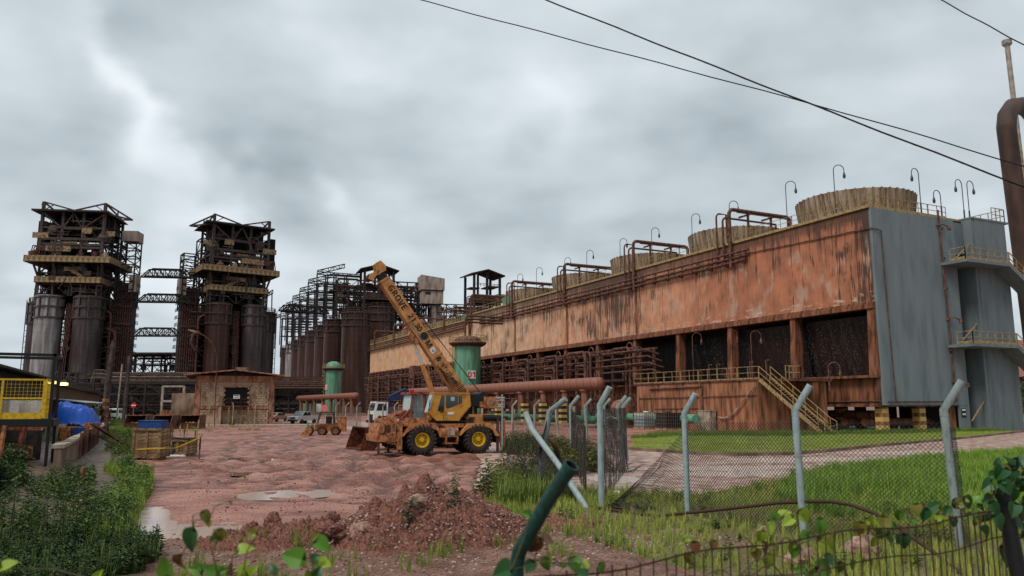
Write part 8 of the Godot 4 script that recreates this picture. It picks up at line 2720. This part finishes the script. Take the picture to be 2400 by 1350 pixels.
func make_fences() -> void:
	var arm := RT * .26 - FW * .14 + Vector3(0, .46, 0)
	var up := Vector3(0, 1, 0)
	var a := Vector3(17.7, 0, 11.14)
	var b := Vector3(15.31, 0, 12.06)
	var c := Vector3(11.86, 0, 12.23)
	var d := Vector3(9.5, 0, 13.64)
	var o := thing("chain_link_fence", "nearest run of chain-link fence, grey cranked posts crossing the grass at the right", "fence", Vector3.ZERO)
	fence_post(o, b, 2.42, arm, .072, M.fence_pole)
	fence_post(o, c, 2.5, arm * 1.1, .074, M.fence_pole, Vector3(.02, 0, -.04))
	fence_post(o, d, 2.52, arm * 1.15, .078, M.fence_pole_dirty, Vector3(.06, 0, -.1))
	chain(o, b + up * .0, c + up * .0, b + up * 2.2, c + up * 2.25, .085, .0075, M.wire, .10)
	chain(o, c + up * .0, d + up * .0, c + up * 2.25, d + up * 2.3, .085, .0075, M.wire, .10)
	chain(o, d + Vector3(-.12, 0, -.1), d + Vector3(-.02, 0, .2), d + Vector3(-.1, 2.2, -.2), d + Vector3(.0, 2.2, .1), .085, .0075, M.wire)
	# torn skirt of mesh hanging off the first post towards the gap
	
	chain(o, b + Vector3(1.9, .02, -1.15), b, b + Vector3(1.5, .25, -.95), b + up * 2.0, .085, .0075, M.wire, .35)
	# rusty rail sagging along the foot of this fence
	var r := MB.new()
	r.tube([Vector3(17.6, .03, 10.69), Vector3(16.4, .03, 10.85), Vector3(15.2, .05, 11.08), Vector3(14.2, .24, 11.5), Vector3(13.13, .45, 11.9), Vector3(12.4, .6, 12.1), Vector3(11.7, .69, 12.33), Vector3(11.2, .74, 12.34), Vector3(10.7, .74, 12.28), Vector3(10.18, .65, 12.27), Vector3(9.64, .47, 12.2), Vector3(8.89, .24, 11.96), Vector3(8.3, .03, 11.76), Vector3(8.0, -.1, 11.6)], .035, 8)
	solo("bent_rail", r, M.wire_rust, "long rusty rail bowed up out of the grass along the fence foot", "rail")
	# corner post, leaning post, fallen post
	o = thing("fence_post", "upright grey corner post with cranked top right of the bent green pipe", "fence post", Vector3.ZERO, 0, "")
	fence_post(o, a, 2.62, arm, .08, M.fence_pole)
	var o2 := thing("fence_post", "leaning grey fence post with a long cranked arm, crossed by a fallen post", "fence post", Vector3.ZERO)
	fence_post(o2, Vector3(20.14, 0, 10.43), 2.44, Vector3(-.46, .34, .28), .085, M.fence_pole_dirty, Vector3(-.26, 0, .37))
	var o3 := thing("fence_post", "fallen fence post lying aslant against the leaning one", "fence post", Vector3.ZERO)
	r = MB.new()
	r.tube([Vector3(17.5, -.1, 10.62), Vector3(18.7, 1.0, 10.42), Vector3(19.85, 1.93, 10.2), Vector3(20.1, 2.4, 10.12)], .085, 10)
	part("post", r, M.fence_pole, o3)
	r = MB.new()
	r.tube([Vector3(19.85, 1.66, 10.78), Vector3(19.7, 1.5, 10.85), Vector3(20.0, 1.0, 11.2), Vector3(20.1, .5, 11.5), Vector3(20.2, 0, 11.9)], .07, 7)
	solo("scrap_bar", r, M.rust, "rusty bent bar hanging beside the leaning fence post", "bar")
	o = thing("fallen_mesh", "slack torn chain-link mesh between the leaning post and the mud", "mesh", Vector3.ZERO)
	chain(o, Vector3(18.3, .3, 10.6), Vector3(21.6, .25, 10.2), Vector3(19.9, 1.75, 10.4), Vector3(21.7, 1.55, 10.3), .085, .008, M.wire, .3)
	chain(o, Vector3(19.6, 1.4, 10.3), Vector3(20.1, 0.9, 10.6), Vector3(19.9, 2.3, 10.75), Vector3(20.05, 2.2, 10.9), .08, .011, M.wire)
	# second fence: from the corner post away, then along behind the crane
	var fp := [a, Vector3(25.99, 0, 17.48), Vector3(30.97, 0, 20.96), Vector3(35.53, 0, 23.02), Vector3(37.78, 0, 22.95), Vector3(41.98, 0, 23.46), Vector3(46.63, 0, 24.17), Vector3(50.43, 0, 24.35)]
	o = thing("chain_link_fence", "second run of chain-link fence, many cranked posts receding behind the crane", "fence", Vector3.ZERO)
	var ar2 := RT * .36 + Vector3(0, .40, 0)
	var leans := [Vector3.ZERO, Vector3(.12, 0, -.22), Vector3(.1, 0, -.1), Vector3(.16, 0, -.30), Vector3(.05, 0, -.12), Vector3(.12, 0, -.16), Vector3.ZERO, Vector3.ZERO]
	for k in range(1, 8): fence_post(o, fp[k], 2.55, ar2, .085, M.fence_pole_dirty if k < 5 else M.concrete, leans[k])
	fence_post(o, Vector3(34.72, 0, 20.1), 2.6, ar2 * 1.2, .1, M.fence_pole_dirty)
	for k in 7:
		var q0: Vector3 = fp[k]
		var q1: Vector3 = fp[k + 1]
		chain(o, q0, q1, q0 + up * 2.5, q1 + up * 2.5, .13 if k < 4 else .16, .0055, M.wire, .06)
	chain(o, Vector3(19.2, 0, 11.6), Vector3(34.72, 0, 20.1), Vector3(19.2, 2.0, 11.6), Vector3(34.72, 2.45, 20.1), .15, .006, M.wire, .08)
	for k in 10:
		var x := 56.0 + k * 5.2
		fence_post(o, Vector3(x, 0, 24.4 - k * .08), 2.5, ar2 * 1.1, .075, M.concrete, Vector3(.2, 0, -.35) if k == 4 else Vector3.ZERO)
	for k in 9:
		var x := 56.0 + k * 5.2
		if k in [5, 6]: continue
		chain(o, Vector3(x, 0, 24.4), Vector3(x + 5.2, 0, 24.35), Vector3(x, 2.4, 24.4), Vector3(x + 5.2, 2.4, 24.35), .24, .012, M.wire_grey)
	# thin posts before the small building
	for k in 3:
		r = MB.new()
		r.tube([Vector3.ZERO, Vector3(0, 2.5, 0), Vector3(-.12, 3.0, 0)], .07, 7)
		solo("thin_post", r, M.concrete, ["left thin cranked post before the block building's stairs", "middle thin cranked post before the block building, by the bicycle", "right thin cranked post before the block building's corner"][k], "post", "thin posts before the block building", "", at_px([-.389, -.3585, -.33][k], 97), FACE)

const PB0 := Vector3(2.80, 1.90, 1.37)
const PB1 := Vector3(2.80, 1.98, 1.37)
const PB2 := Vector3(2.78, 2.04, 1.372)
const PB3 := Vector3(2.73, 2.11, 1.39)
const PB4 := Vector3(2.65, 2.23, 1.42)
const PB5 := Vector3(2.54, 2.38, 1.47)
func make_wire_fence() -> void:
	var o := thing("wire_fence", "rusty upright-wire fence in the near foreground", "fence", Vector3.ZERO)
	rng.seed = 55
	var z := .9
	var b := MB.new()
	var cnt := 0
	while z < 5.4:
		var top := 1.955 + .03 * (z - 1.3) + rng.randf_range(-.01, .012)
		var x := 2.72 + .03 * sin(z * 3.0)
		var wv := MB.new()
		wv.tube([Vector3(x, .9, z), Vector3(x + rng.randf_range(-.01, .01), 1.5, z + rng.randf_range(-.006, .006)), Vector3(x, top, z)], .0042, 4, false)
		part("wire", wv, M.wire_rust, o)
		z += .052 if z > 2.0 else .07
		cnt += 1
	for y in [1.945, 1.80, 1.55, 1.3]:
		b = MB.new()
		var pts := []
		for k in 30:
			var zz := .9 + k * .155
			pts.append(Vector3(2.725 + .03 * sin(zz * 3.0), y + .03 * (zz - 1.3) + .012 * sin(zz * 7.0 + y * 9.0), zz))
		b.tube(pts, .0035 if y < 1.9 else .0045, 5)
		part("cross_wire", b, M.wire_rust, o)
	b = MB.new()
	b.tube([Vector3(2.68, .5, 4.33), Vector3(2.7, 1.7, 4.32), Vector3(2.74, 2.16, 4.31)], [.045, .042, .034], 9)
	part("post", b, M.black, o)
	# bent green pipe post
	var g := MB.new()
	g.tube([Vector3(2.80, .6, 1.365), PB0, PB1, PB2, PB3, PB4, PB5], .0285, 20, false)
	g.tube([PB5.lerp(PB4, .12), PB5], .0305, 20, false)
	var gp := thing("bent_green_pipe", "dark green open pipe post bent over in the near foreground", "pipe", Vector3.ZERO)
	part("pipe", g, M.green_pipe, gp)
	g = MB.new()
	g.tube([PB5, PB4], .0245, 18, false)
	part("bore", g, M.void, gp)
	g = MB.new()
	g.x = Transform3D(Basis(), Vector3.ZERO)
	var ax := (PB5 - PB4).normalized()
	var s1 := ax.cross(Vector3.UP).normalized()
	var bs := Basis(s1, ax, s1.cross(ax))
	g.x = Transform3D(bs, PB5)
	g.lathe([Vector2(.0245, .001), Vector2(.0305, .001)], 20)
	g.lathe([Vector2(.0, -.10), Vector2(.0245, -.10)], 20)
	part("rim", g, M.green_pipe, gp)

func leaf_mesh(fold: float, curl: float) -> ArrayMesh:
	var m := MB.new()
	var n := 8
	var rows := []
	for k in n + 1:
		var t := float(k) / n
		var w := .46 * pow(sin(PI * pow(t, .58)), .85) if t > 0.0 and t < 1.0 else 0.0
		var y := -curl * t * t
		var back := -.10 * (1.0 - t) if t < .3 else 0.0
		rows.append([Vector3(t, y, 0), Vector3(t + back, y + fold * w - .3 * fold * w * w, w), Vector3(t + back, y + fold * w - .3 * fold * w * w, -w)])
	var add := func(a: Vector3, b: Vector3, c: Vector3, d: Vector3):
		var nn := (b - a).cross(d - a)
		if nn.length() < 1e-9: nn = (c - a).cross(d - a)
		nn = nn.normalized()
		var q := m.p(a, nn); m.p(b, nn); m.p(c, nn); m.p(d, nn)
		m.i.append_array([q, q + 2, q + 1, q, q + 3, q + 2])
	for k in n:
		add.call(rows[k][0], rows[k][1], rows[k + 1][1], rows[k + 1][0])
		add.call(rows[k][0], rows[k + 1][0], rows[k + 1][2], rows[k][2])
	return m.mesh()

func make_vines() -> void:
	rng.seed = 88
	var lm := [leaf_mesh(.35, .25), leaf_mesh(.65, .1), leaf_mesh(.2, .5), leaf_mesh(.9, .35), leaf_mesh(.45, -.2)]
	var ms := {"b": M.leaf_bright, "g": M.leaf_green, "d": M.leaf_deep, "o": M.leaf_olive, "n": M.leaf_brown}
	for s in leaf_sets():
		var o := thing(s[0], s[1], "weed" if s[0] == "broadleaf_weed" else "vine", Vector3.ZERO)
		var pts := []
		for l in s[2]:
			var at: Vector3 = l[0]
			var sz: float = l[1] * .8
			var th := deg_to_rad(float(l[2]))
			var dir: Vector3 = (RT * cos(th) + Vector3.UP * sin(th) + FW * rng.randf_range(-.35, .35)).normalized()
			var face: Vector3 = (-FW + Vector3.UP * rng.randf_range(.15, 1.0) + RT * rng.randf_range(-.5, .5)).normalized()
			var y := (face - dir * face.dot(dir)).normalized()
			var bs := Basis(dir, y, dir.cross(y)).scaled_local(Vector3(sz, sz, sz * rng.randf_range(.8, 1.05)))
			var lf := part("leaf", lm[rng.randi() % 5], ms[l[3]], o)
			lf.transform = Transform3D(bs, at - dir * sz * .5)
			if rng.randf() < .55:   # a smaller, younger leaf close by
				var d2: Vector3 = (dir + RT * rng.randf_range(-.9, .9) + Vector3.UP * rng.randf_range(-.5, .9)).normalized()
				var y2 := (face - d2 * face.dot(d2)).normalized()
				var s2 := sz * rng.randf_range(.4, .65)
				var l2 := part("leaf", lm[rng.randi() % 5], ms[l[3]] if rng.randf() < .7 else M.leaf_bright, o)
				l2.transform = Transform3D(Basis(d2, y2, d2.cross(y2)).scaled_local(Vector3.ONE * s2), at - dir * sz * .5)
			pts.append([at - dir * sz * .5, sz])
		# stems: from each leaf's foot to the nearest one that sits lower, else down towards the ground
		var b := MB.new()
		for k in pts.size():
			var q: Vector3 = pts[k][0]
			var best := -1
			var bd := .32
			for e in pts.size():
				var w: Vector3 = pts[e][0]
				if e != k and w.y < q.y - .01 and q.distance_to(w) < bd:
					bd = q.distance_to(w); best = e
			var to: Vector3 = pts[best][0] if best >= 0 else q + Vector3(rng.randf_range(-.05, .05), -.55, rng.randf_range(-.06, .06))
			var mid: Vector3 = q.lerp(to, .5) + Vector3(rng.randf_range(-.02, .02), .015, rng.randf_range(-.02, .02))
			b.tube([q, mid, to], [.0016, .0022, .003], 5, false)
		part("stem", b, M.stem, o)
	# bare runners along the wire fence
	for k in 3:
		var b := MB.new()
		var pts := []
		for e in 22:
			var z := 1.35 + e * (.075 if k == 0 else .06) + k * .25
			pts.append(Vector3(2.69 - k * .015, 1.92 + .03 * sin(e * .8 + k * 2.0) + .02 * sin(e * 2.1) - .05 * k + .012 * e * (k - 1), z))
		b.tube(pts, .0045 - .0008 * k, 5)
		solo("bare_runner", b, M.twig, ["lowest", "middle", "upper"][2 - k] + " of three bare brown runners twisting along the wire fence", "runner", "runners on the wire fence")

func grass_clump(n: int, spread: float, lean: float, w: float, sd: int) -> ArrayMesh:
	var m := MB.new()
	rng.seed = sd
	for k in n:
		var a := rng.randf() * TAU
		var rr := spread * sqrt(rng.randf())
		var o := Vector3(cos(a) * rr, 0, sin(a) * rr)
		var d := Vector3(cos(rng.randf() * TAU), 0, sin(rng.randf() * TAU)).normalized()
		var h := rng.randf_range(.55, 1.0)
		var bend := lean * rng.randf_range(.3, 1.2)
		var s := d.cross(Vector3.UP) * w * .5
		var p1 := o + Vector3(0, h * .55, 0) + d * bend * .3
		var p2 := o + Vector3(0, h, 0) + d * bend
		m.quad(o - s, o + s, p1 + s * .8, p1 - s * .8)
		m.tri(p1 - s * .8, p1 + s * .8, p2)
	return m.mesh()

func weed_plant(sd: int, leaves: int, lsize: float, bare: float) -> ArrayMesh:
	var m := MB.new()
	rng.seed = sd
	m.tint = Color(.5, .42, .3, 1)
	var top := Vector3(rng.randf_range(-.12, .12), 1.0, rng.randf_range(-.12, .12))
	var mid := Vector3(rng.randf_range(-.05, .05), .5, rng.randf_range(-.05, .05))
	m.tube([Vector3.ZERO, mid, top], [.010, .007, .003], 4, false)
	m.tint = Color(1, 1, 1, 1)
	for k in leaves:
		var t := bare + (1.0 - bare) * (k + rng.randf()) / leaves
		var q := Vector3.ZERO.lerp(mid, t * 2.0) if t < .5 else mid.lerp(top, t * 2.0 - 1.0)
		var a := k * 2.4 + rng.randf()
		var d := Vector3(cos(a), rng.randf_range(-.3, .55), sin(a)).normalized()
		var l := lsize * rng.randf_range(.6, 1.15) * (1.15 - t * .5)
		var s := d.cross(Vector3.UP).normalized() * l * .17
		var c := q + d * l * .5 + Vector3(0, l * .08, 0)
		var e := q + d * l + Vector3(0, -l * .12, 0)
		var g := rng.randf_range(.7, 1.25)
		m.tint = Color(g, g, g, 1)
		m.quad(q, c - s, e, c + s)
		if rng.randf() < .6:
			var d2 := (d + Vector3(rng.randf_range(-.8, .8), .1, rng.randf_range(-.8, .8))).normalized()
			var s2 := d2.cross(Vector3.UP).normalized() * l * .14
			m.quad(q, q + d2 * l * .35 - s2, q + d2 * l * .75, q + d2 * l * .35 + s2)
	return m.mesh()

func scatter(polyg: PackedVector2Array, n: int, sd: int, s0: float, s1: float, y_scale: float, c0: Color, c1: Color, keep: Callable) -> Array:
	rng.seed = sd
	var lo := Vector2(1e9, 1e9)
	var hi := -lo
	for q in polyg:
		lo = lo.min(q); hi = hi.max(q)
	var at := []
	var tn := []
	var tries := 0
	while at.size() < n and tries < n * 12:
		tries += 1
		var q := Vector2(rng.randf_range(lo.x, hi.x), rng.randf_range(lo.y, hi.y))
		if not Geometry2D.is_point_in_polygon(q, polyg): continue
		var k: float = keep.call(q)
		if k <= 0.0 or rng.randf() > k: continue
		var s := rng.randf_range(s0, s1) * (.6 + .4 * k)
		var tall := y_scale * rng.randf_range(.8, 1.25)
		at.append(Transform3D(Basis(Vector3.UP, rng.randf() * TAU).scaled_local(Vector3(s, s * tall, s)), Vector3(q.x, ground_at(q.x, q.y) - .01, q.y)))
		var g := clampf(rng.randf() * .7 + .3 * (cn.get_noise_2d(q.x * 2.0, q.y * 2.0) + .5), 0.0, 1.0)
		tn.append(c0.lerp(c1, g))
	return [at, tn]

func make_plants() -> void:
	var all := func(_q: Vector2) -> float: return 1.0
	var lawn := grass_clump(12, .28, .25, .035, 901)
	var near_lawn := PackedVector2Array([Vector2(38.5, 26.5), Vector2(33.6, 27.2), Vector2(31.2, 31), Vector2(34.9, 42), Vector2(39.7, 57.3), Vector2(47.4, 78.3), Vector2(54, 78), Vector2(54, 54), Vector2(56.5, 50), Vector2(57, 40), Vector2(51, 35)])
	var r := scatter(near_lawn, 30000, 902, .13, .22, 1.0, C(.12, .2, .02), C(.38, .42, .09), func(q): return .55 + .9 * hn4.get_noise_2d(q.x * .4, q.y * .4))
	stuff("lawn_grass", lawn, M.grass, r[0], r[1], "short bright green lawn between the kerb and the cooling tower", "grass")
	r = scatter(PackedVector2Array([Vector2(50, 34), Vector2(56.3, 41), Vector2(56.3, 50), Vector2(52, 56), Vector2(50.5, 78), Vector2(48.5, 78), Vector2(49, 50), Vector2(53, 41)]), 2600, 903, .3, .6, 1.0, C(.05, .10, .015), C(.15, .21, .03), all)
	stuff("tall_grass", lawn, M.grass, r[0], r[1], "longer darker grass along the foot of the platform and stair tower", "grass")
	var vg := grass_clump(11, .14, .4, .04, 904)
	r = scatter(verge_poly, 30000, 905, .10, .32, 1.1, C(.12, .2, .02), C(.40, .40, .09), func(q): return clampf(.75 - 1.3 * cn.get_noise_2d(q.x, q.y), .12, 1.0) * (1.0 if q.x < 45.0 else .2))
	stuff("verge_grass", vg, M.grass, r[0], r[1], "mixed green and straw-coloured grass on the verge around the fence posts", "grass")
	r = scatter(verge_poly, 1500, 925, .18, .42, .8, C(.05, .11, .02), C(.2, .27, .05), func(q): return clampf(cn.get_noise_2d(q.x * 1.8 + 30.0, q.y * 1.8) * 2.2, .03, 1.0) * (1.0 if q.x < 40.0 else .2))
	stuff("verge_weeds", weed_plant(926, 22, .5, .05), M.grass, r[0], r[1], "small broad-leaved weeds dotted through the verge grass", "weeds")
	var dense := PackedVector2Array([Vector2(13, 14.5), Vector2(16.5, 16), Vector2(19.8, 19.8), Vector2(23.6, 29.6), Vector2(27.2, 46), Vector2(22, 46), Vector2(15, 28), Vector2(11, 18)])
	r = scatter(dense, 12000, 906, .3, .62, 1.05, C(.06, .15, .016), C(.24, .36, .035), func(q): return clampf(.6 + 1.2 * cn.get_noise_2d(q.x * .8, q.y * .8), .08, 1.0))
	stuff("tall_grass", vg, M.grass, r[0], r[1], "thick dark green grass between the fence and the concrete road", "grass")
	# weeds under the second fence and by the crane
	var wl := PackedVector2Array([Vector2(19, 9.5), Vector2(24, 13.5), Vector2(28, 18), Vector2(36, 22.5), Vector2(50, 24.8), Vector2(50, 22.8), Vector2(37, 20), Vector2(30, 15.5), Vector2(24, 11), Vector2(20.5, 8.6)])
	var wd := weed_plant(907, 16, .34, .1)
	r = scatter(wl, 900, 908, .35, .95, 1.0, C(.07, .085, .02), C(.2, .19, .055), all)
	stuff("fence_weeds", wd, M.grass, r[0], r[1], "scrubby weeds grown through the second fence", "weeds")
	r = scatter(PackedVector2Array([Vector2(39, 18.2), Vector2(44, 20.5), Vector2(46, 22), Vector2(41, 21.5), Vector2(37, 19.5), Vector2(36, 18)]), 420, 909, .3, .7, 1.0, C(.06, .11, .016), C(.17, .21, .04), all)
	stuff("crane_weeds", wd, M.grass, r[0], r[1], "low green weeds round the crane's rear wheel and tail pole", "weeds")
	r = scatter(PackedVector2Array([Vector2(18.5, 8.6), Vector2(22.8, 10.3), Vector2(21.5, 11.5), Vector2(18.8, 11.0)]), 1500, 915, .3, .75, 1.0, C(.07, .12, .016), C(.22, .26, .05), all)
	stuff("tall_grass", vg, M.grass, r[0], r[1], "upright grass round the leaning and fallen fence posts", "grass")
	# weeds at the left
	var tw := weed_plant(910, 26, .26, .30)
	var strip := PackedVector2Array([Vector2(15.5, .15), Vector2(18, .05), Vector2(22, .25), Vector2(27, .6), Vector2(32, .65), Vector2(36, -.5), Vector2(36, -1.1), Vector2(30, -.2), Vector2(22, -.6), Vector2(16, -.8)])
	r = scatter(strip, 150, 911, .4, .85, 1.0, C(.04, .095, .018), C(.14, .22, .04), all)
	stuff("tall_weeds", tw, M.grass, r[0], r[1], "tall leafy weeds leaning out over the left edge of the mud", "weeds")
	r = scatter(strip, 2600, 912, .18, .48, 1.1, C(.09, .17, .018), C(.3, .37, .06), all)
	stuff("tall_grass", vg, M.grass, r[0], r[1], "green grass filling the strip of weeds at the left", "grass")
	var thin := PackedVector2Array([Vector2(15, -.3), Vector2(17.5, -.4), Vector2(18.5, -1.4), Vector2(17, -6.5), Vector2(15, -6.5)])
	r = scatter(thin, 110, 913, .8, 1.25, 1.0, C(.03, .07, .016), C(.09, .15, .035), all)
	var bw := weed_plant(914, 16, .16, .62)
	stuff("thin_weeds", bw, M.grass, r[0], r[1], "thin bare-stemmed weeds standing in the lower left", "weeds")
	var low := PackedVector2Array([Vector2(12.6, -.6), Vector2(13.6, .15), Vector2(15.2, .55), Vector2(17.6, .0), Vector2(17.2, -1.6), Vector2(15.6, -7), Vector2(12.0, -7)])
	r = scatter(low, 1700, 916, .2, .46, 1.0, C(.02, .05, .012), C(.07, .12, .028), all)
	stuff("low_weeds", weed_plant(917, 30, .4, .05), M.grass, r[0], r[1], "dark low mat of weeds in the lower left corner", "weeds")
	r = scatter(low, 500, 918, .2, .5, 1.2, C(.03, .065, .012), C(.11, .15, .03), all)
	stuff("low_grass", vg, M.grass, r[0], r[1], "grass tufts mixed into the dark weeds in the lower left", "grass")
	r = scatter(PackedVector2Array([Vector2(17, -.6), Vector2(27, -1), Vector2(36, -1.4), Vector2(36, -2.6), Vector2(28, -6), Vector2(17, -8)]), 1000, 927, .2, .62, 1.0, C(.04, .09, .016), C(.13, .18, .04), func(q): return clampf(cn.get_noise_2d(q.x * 1.5, q.y * 1.5) * 2.5, .04, 1.0))
	stuff("path_weeds", wd, M.grass, r[0], r[1], "scruffy weeds sprouting from the worn path at the left", "weeds")
	var mass := PackedVector2Array([Vector2(25, -3.0), Vector2(30, -3.2), Vector2(34, -3.6), Vector2(35, -4.4), Vector2(34, -7), Vector2(28, -9.5), Vector2(24, -9)])
	r = scatter(mass, 330, 919, .7, 1.4, 1.0, C(.022, .055, .014), C(.09, .15, .034), func(q): return clampf(.4 + 1.6 * cn.get_noise_2d(q.x * 1.4, q.y * 1.4), .03, 1.0))
	stuff("bushy_weeds", weed_plant(920, 40, .32, .08), M.grass, r[0], r[1], "bushy dark weeds before the black frame at the left", "weeds")
	var wall := PackedVector2Array([Vector2(46, -1.0), Vector2(52, -1.6), Vector2(75, -1.6), Vector2(75, .8), Vector2(47, .9), Vector2(45, -.2)])
	r = scatter(wall, 750, 921, .25, .65, 1.0, C(.05, .10, .015), C(.16, .22, .04), func(q): return clampf(.5 + cn.get_noise_2d(q.x, q.y) * 1.5, 0.0, 1.0))
	stuff("tall_weeds", wd, M.grass, r[0], r[1], "weeds along the low wall behind the wooden crates", "weeds")
	r = scatter(PackedVector2Array([Vector2(70, -6), Vector2(150, -6), Vector2(150, 4), Vector2(95, 6), Vector2(88, 8.5), Vector2(86, 15), Vector2(83, 15), Vector2(84, 2), Vector2(70, 1)]), 3800, 922, .4, .8, .8, C(.08, .13, .018), C(.2, .25, .04), func(q): return clampf(.3 + cn.get_noise_2d(q.x * .4, q.y * .4) * 1.6, 0.0, 1.0))
	stuff("far_grass", lawn, M.grass, r[0], r[1], "patches of grass round the skips and the block building", "grass")
	# tufts here and there on bare soil
	r = scatter(PackedVector2Array([Vector2(12, .5), Vector2(12, 9), Vector2(18, 9), Vector2(18, 7.5), Vector2(17.5, 1.5)]), 420, 923, .12, .34, 1.2, C(.08, .14, .016), C(.25, .3, .05), func(q): return clampf(cn.get_noise_2d(q.x * 3.0, q.y * 3.0) * 2.5, 0.0, 1.0))
	stuff("soil_tufts", vg, M.grass, r[0], r[1], "scattered grass tufts on the bare red soil in front", "grass")
	# separate young plants
	var yp := weed_plant(930, 34, .26, .15)
	var sp := [[Vector3(14.35, .2, 4.75), .75, "slim dark green seedling growing up the left of the soil heap"], [Vector3(14.5, .55, 5.75), .7, "leafy green plant on the front of the soil heap"], [Vector3(15.1, .85, 5.95), .45, "small plant near the top of the soil heap"], [at_px(-.3595, 97.5), 1.3, "upright green bush before the block building's landing"], [at_px(-.259, 73.5), 1.1, "leggy bush between the pickup and the small orange loader"], [at_px(-.222, 80), 1.8, "bright green bush behind the small orange loader"]]
	for k in sp.size():
		var mm: Material = M.leaf_deep if k < 2 else M.leaf_green
		var o := thing("young_plant" if k < 3 else "bush", sp[k][2], "plant" if k < 3 else "bush", sp[k][0])
		for e in (1 if k < 3 else 6):
			var q := part("stem", yp, mm, o)
			q.rotation.y = e * 1.3
			q.scale = Vector3(sp[k][1] * (1.0 if k < 3 else .8), sp[k][1] * (1.0 - .06 * e), sp[k][1])
			q.position = Vector3(.22 * sin(e * 2.0), 0, .22 * cos(e * 2.3)) * (0.0 if k < 3 else 1.0)
	# dead twigs at the gap in the fence
	var o := thing("dead_brush", "tangle of dry grey twigs at the foot of the second fence's nearest posts", "brush", Vector3(26.2, 0, 16.9))
	rng.seed = 66
	var b := MB.new()
	for k in 60:
		var a := rng.randf() * TAU
		var d := Vector3(cos(a), rng.randf_range(.1, .9), sin(a)).normalized()
		var l := rng.randf_range(.6, 1.9)
		var s := Vector3(rng.randf_range(-.8, .8), 0, rng.randf_range(-.8, .8))
		b.tube([s, s + d * l * .5 + Vector3(0, .1, 0), s + d * l + Vector3(0, -.15 * l, 0)], [.012, .008, .003], 4, false)
	part("twig", b, M.twig, o).set_meta("kind", "stuff")

func make_cables() -> void:
	var sets := [[[Vector3(26.02, 18.06, 1.29), Vector3(21.52, 15.2, 7.17), Vector3(14.52, 10.79, 15.94), Vector3(11.17, 8.53, 19.66), Vector3(8.43, 6.63, 22.81)], .016, "thin overhead cable crossing the sky from the upper middle to the right edge"], [[Vector3(24.15, 19.0, 5.18), Vector3(19.36, 14.92, 10.5), Vector3(14.16, 10.59, 15.54), Vector3(10.83, 7.83, 18.98), Vector3(8.23, 5.73, 22.08)], .022, "thicker overhead cable dropping steeply to the right edge"], [[Vector3(14.33, 16.01, 16.32), Vector3(12.17, 13.24, 18.51), Vector3(10.67, 11.47, 19.31), Vector3(8.47, 8.73, 21.58)], .015, "short length of overhead cable in the upper right corner"]]
	for s in sets:
		var cv := Curve3D.new()
		var src: Array = s[0]
		for k in src.size():
			var tan: Vector3 = (src[mini(k + 1, src.size() - 1)] - src[maxi(k - 1, 0)]) / 6.0
			cv.add_point(src[k], -tan, tan)
		var pts := []
		for e in 41: pts.append(cv.sample_baked(cv.get_baked_length() * e / 40.0) + Vector3(0, .012 * sin(e * 1.3), 0))
		var b := MB.new()
		b.tube(pts, s[1], 6)
		if s[1] > .02:
			for e in 40:
				var tw := []
				for q in 5:
					var a: float = (e * 4 + q) * .9
					tw.append(pts[e].lerp(pts[e + 1], q / 4.0) + Vector3(0, sin(a), cos(a)) * .02)
				b.tube(tw, .009, 4, false)
		solo("overhead_cable", b, M.black, s[2], "cable", "overhead cables")

func make_mist() -> void:
	for k in 3:
		var f := FogVolume.new()
		f.name = numbered("steam")
		f.shape = RenderingServer.FOG_VOLUME_SHAPE_ELLIPSOID
		f.size = Vector3(9, 11, 9) * (1.0 + .55 * k)
		f.position = Vector3(TX + 6, 39 + k * 2.5, TZ + 30.5 - k * .8)
		var fm := FogMaterial.new()
		fm.density = .006 - .001 * k
		fm.albedo = Color(.93, .95, .97)
		f.material = fm
		add_child(f)
		tag(f, ["inner", "middle", "wide outer"][k] + " wisp of steam round the top of the curved rusty duct", "steam", "steam at the duct", "stuff")

func _ready() -> void:
	setup_view()
	setup_materials()
	make_ground()
	make_cooling_tower()
	make_far_tower()
	make_stair_tower()
	make_platform()
	make_rack()
	make_header_yard()
	make_plant()
	make_building()
	make_left_side()
	make_poles()
	make_crates()
	make_vehicles()
	make_mounds()
	make_fences()
	make_wire_fence()
	make_plants()
	make_vines()
	make_cables()
	make_mist()
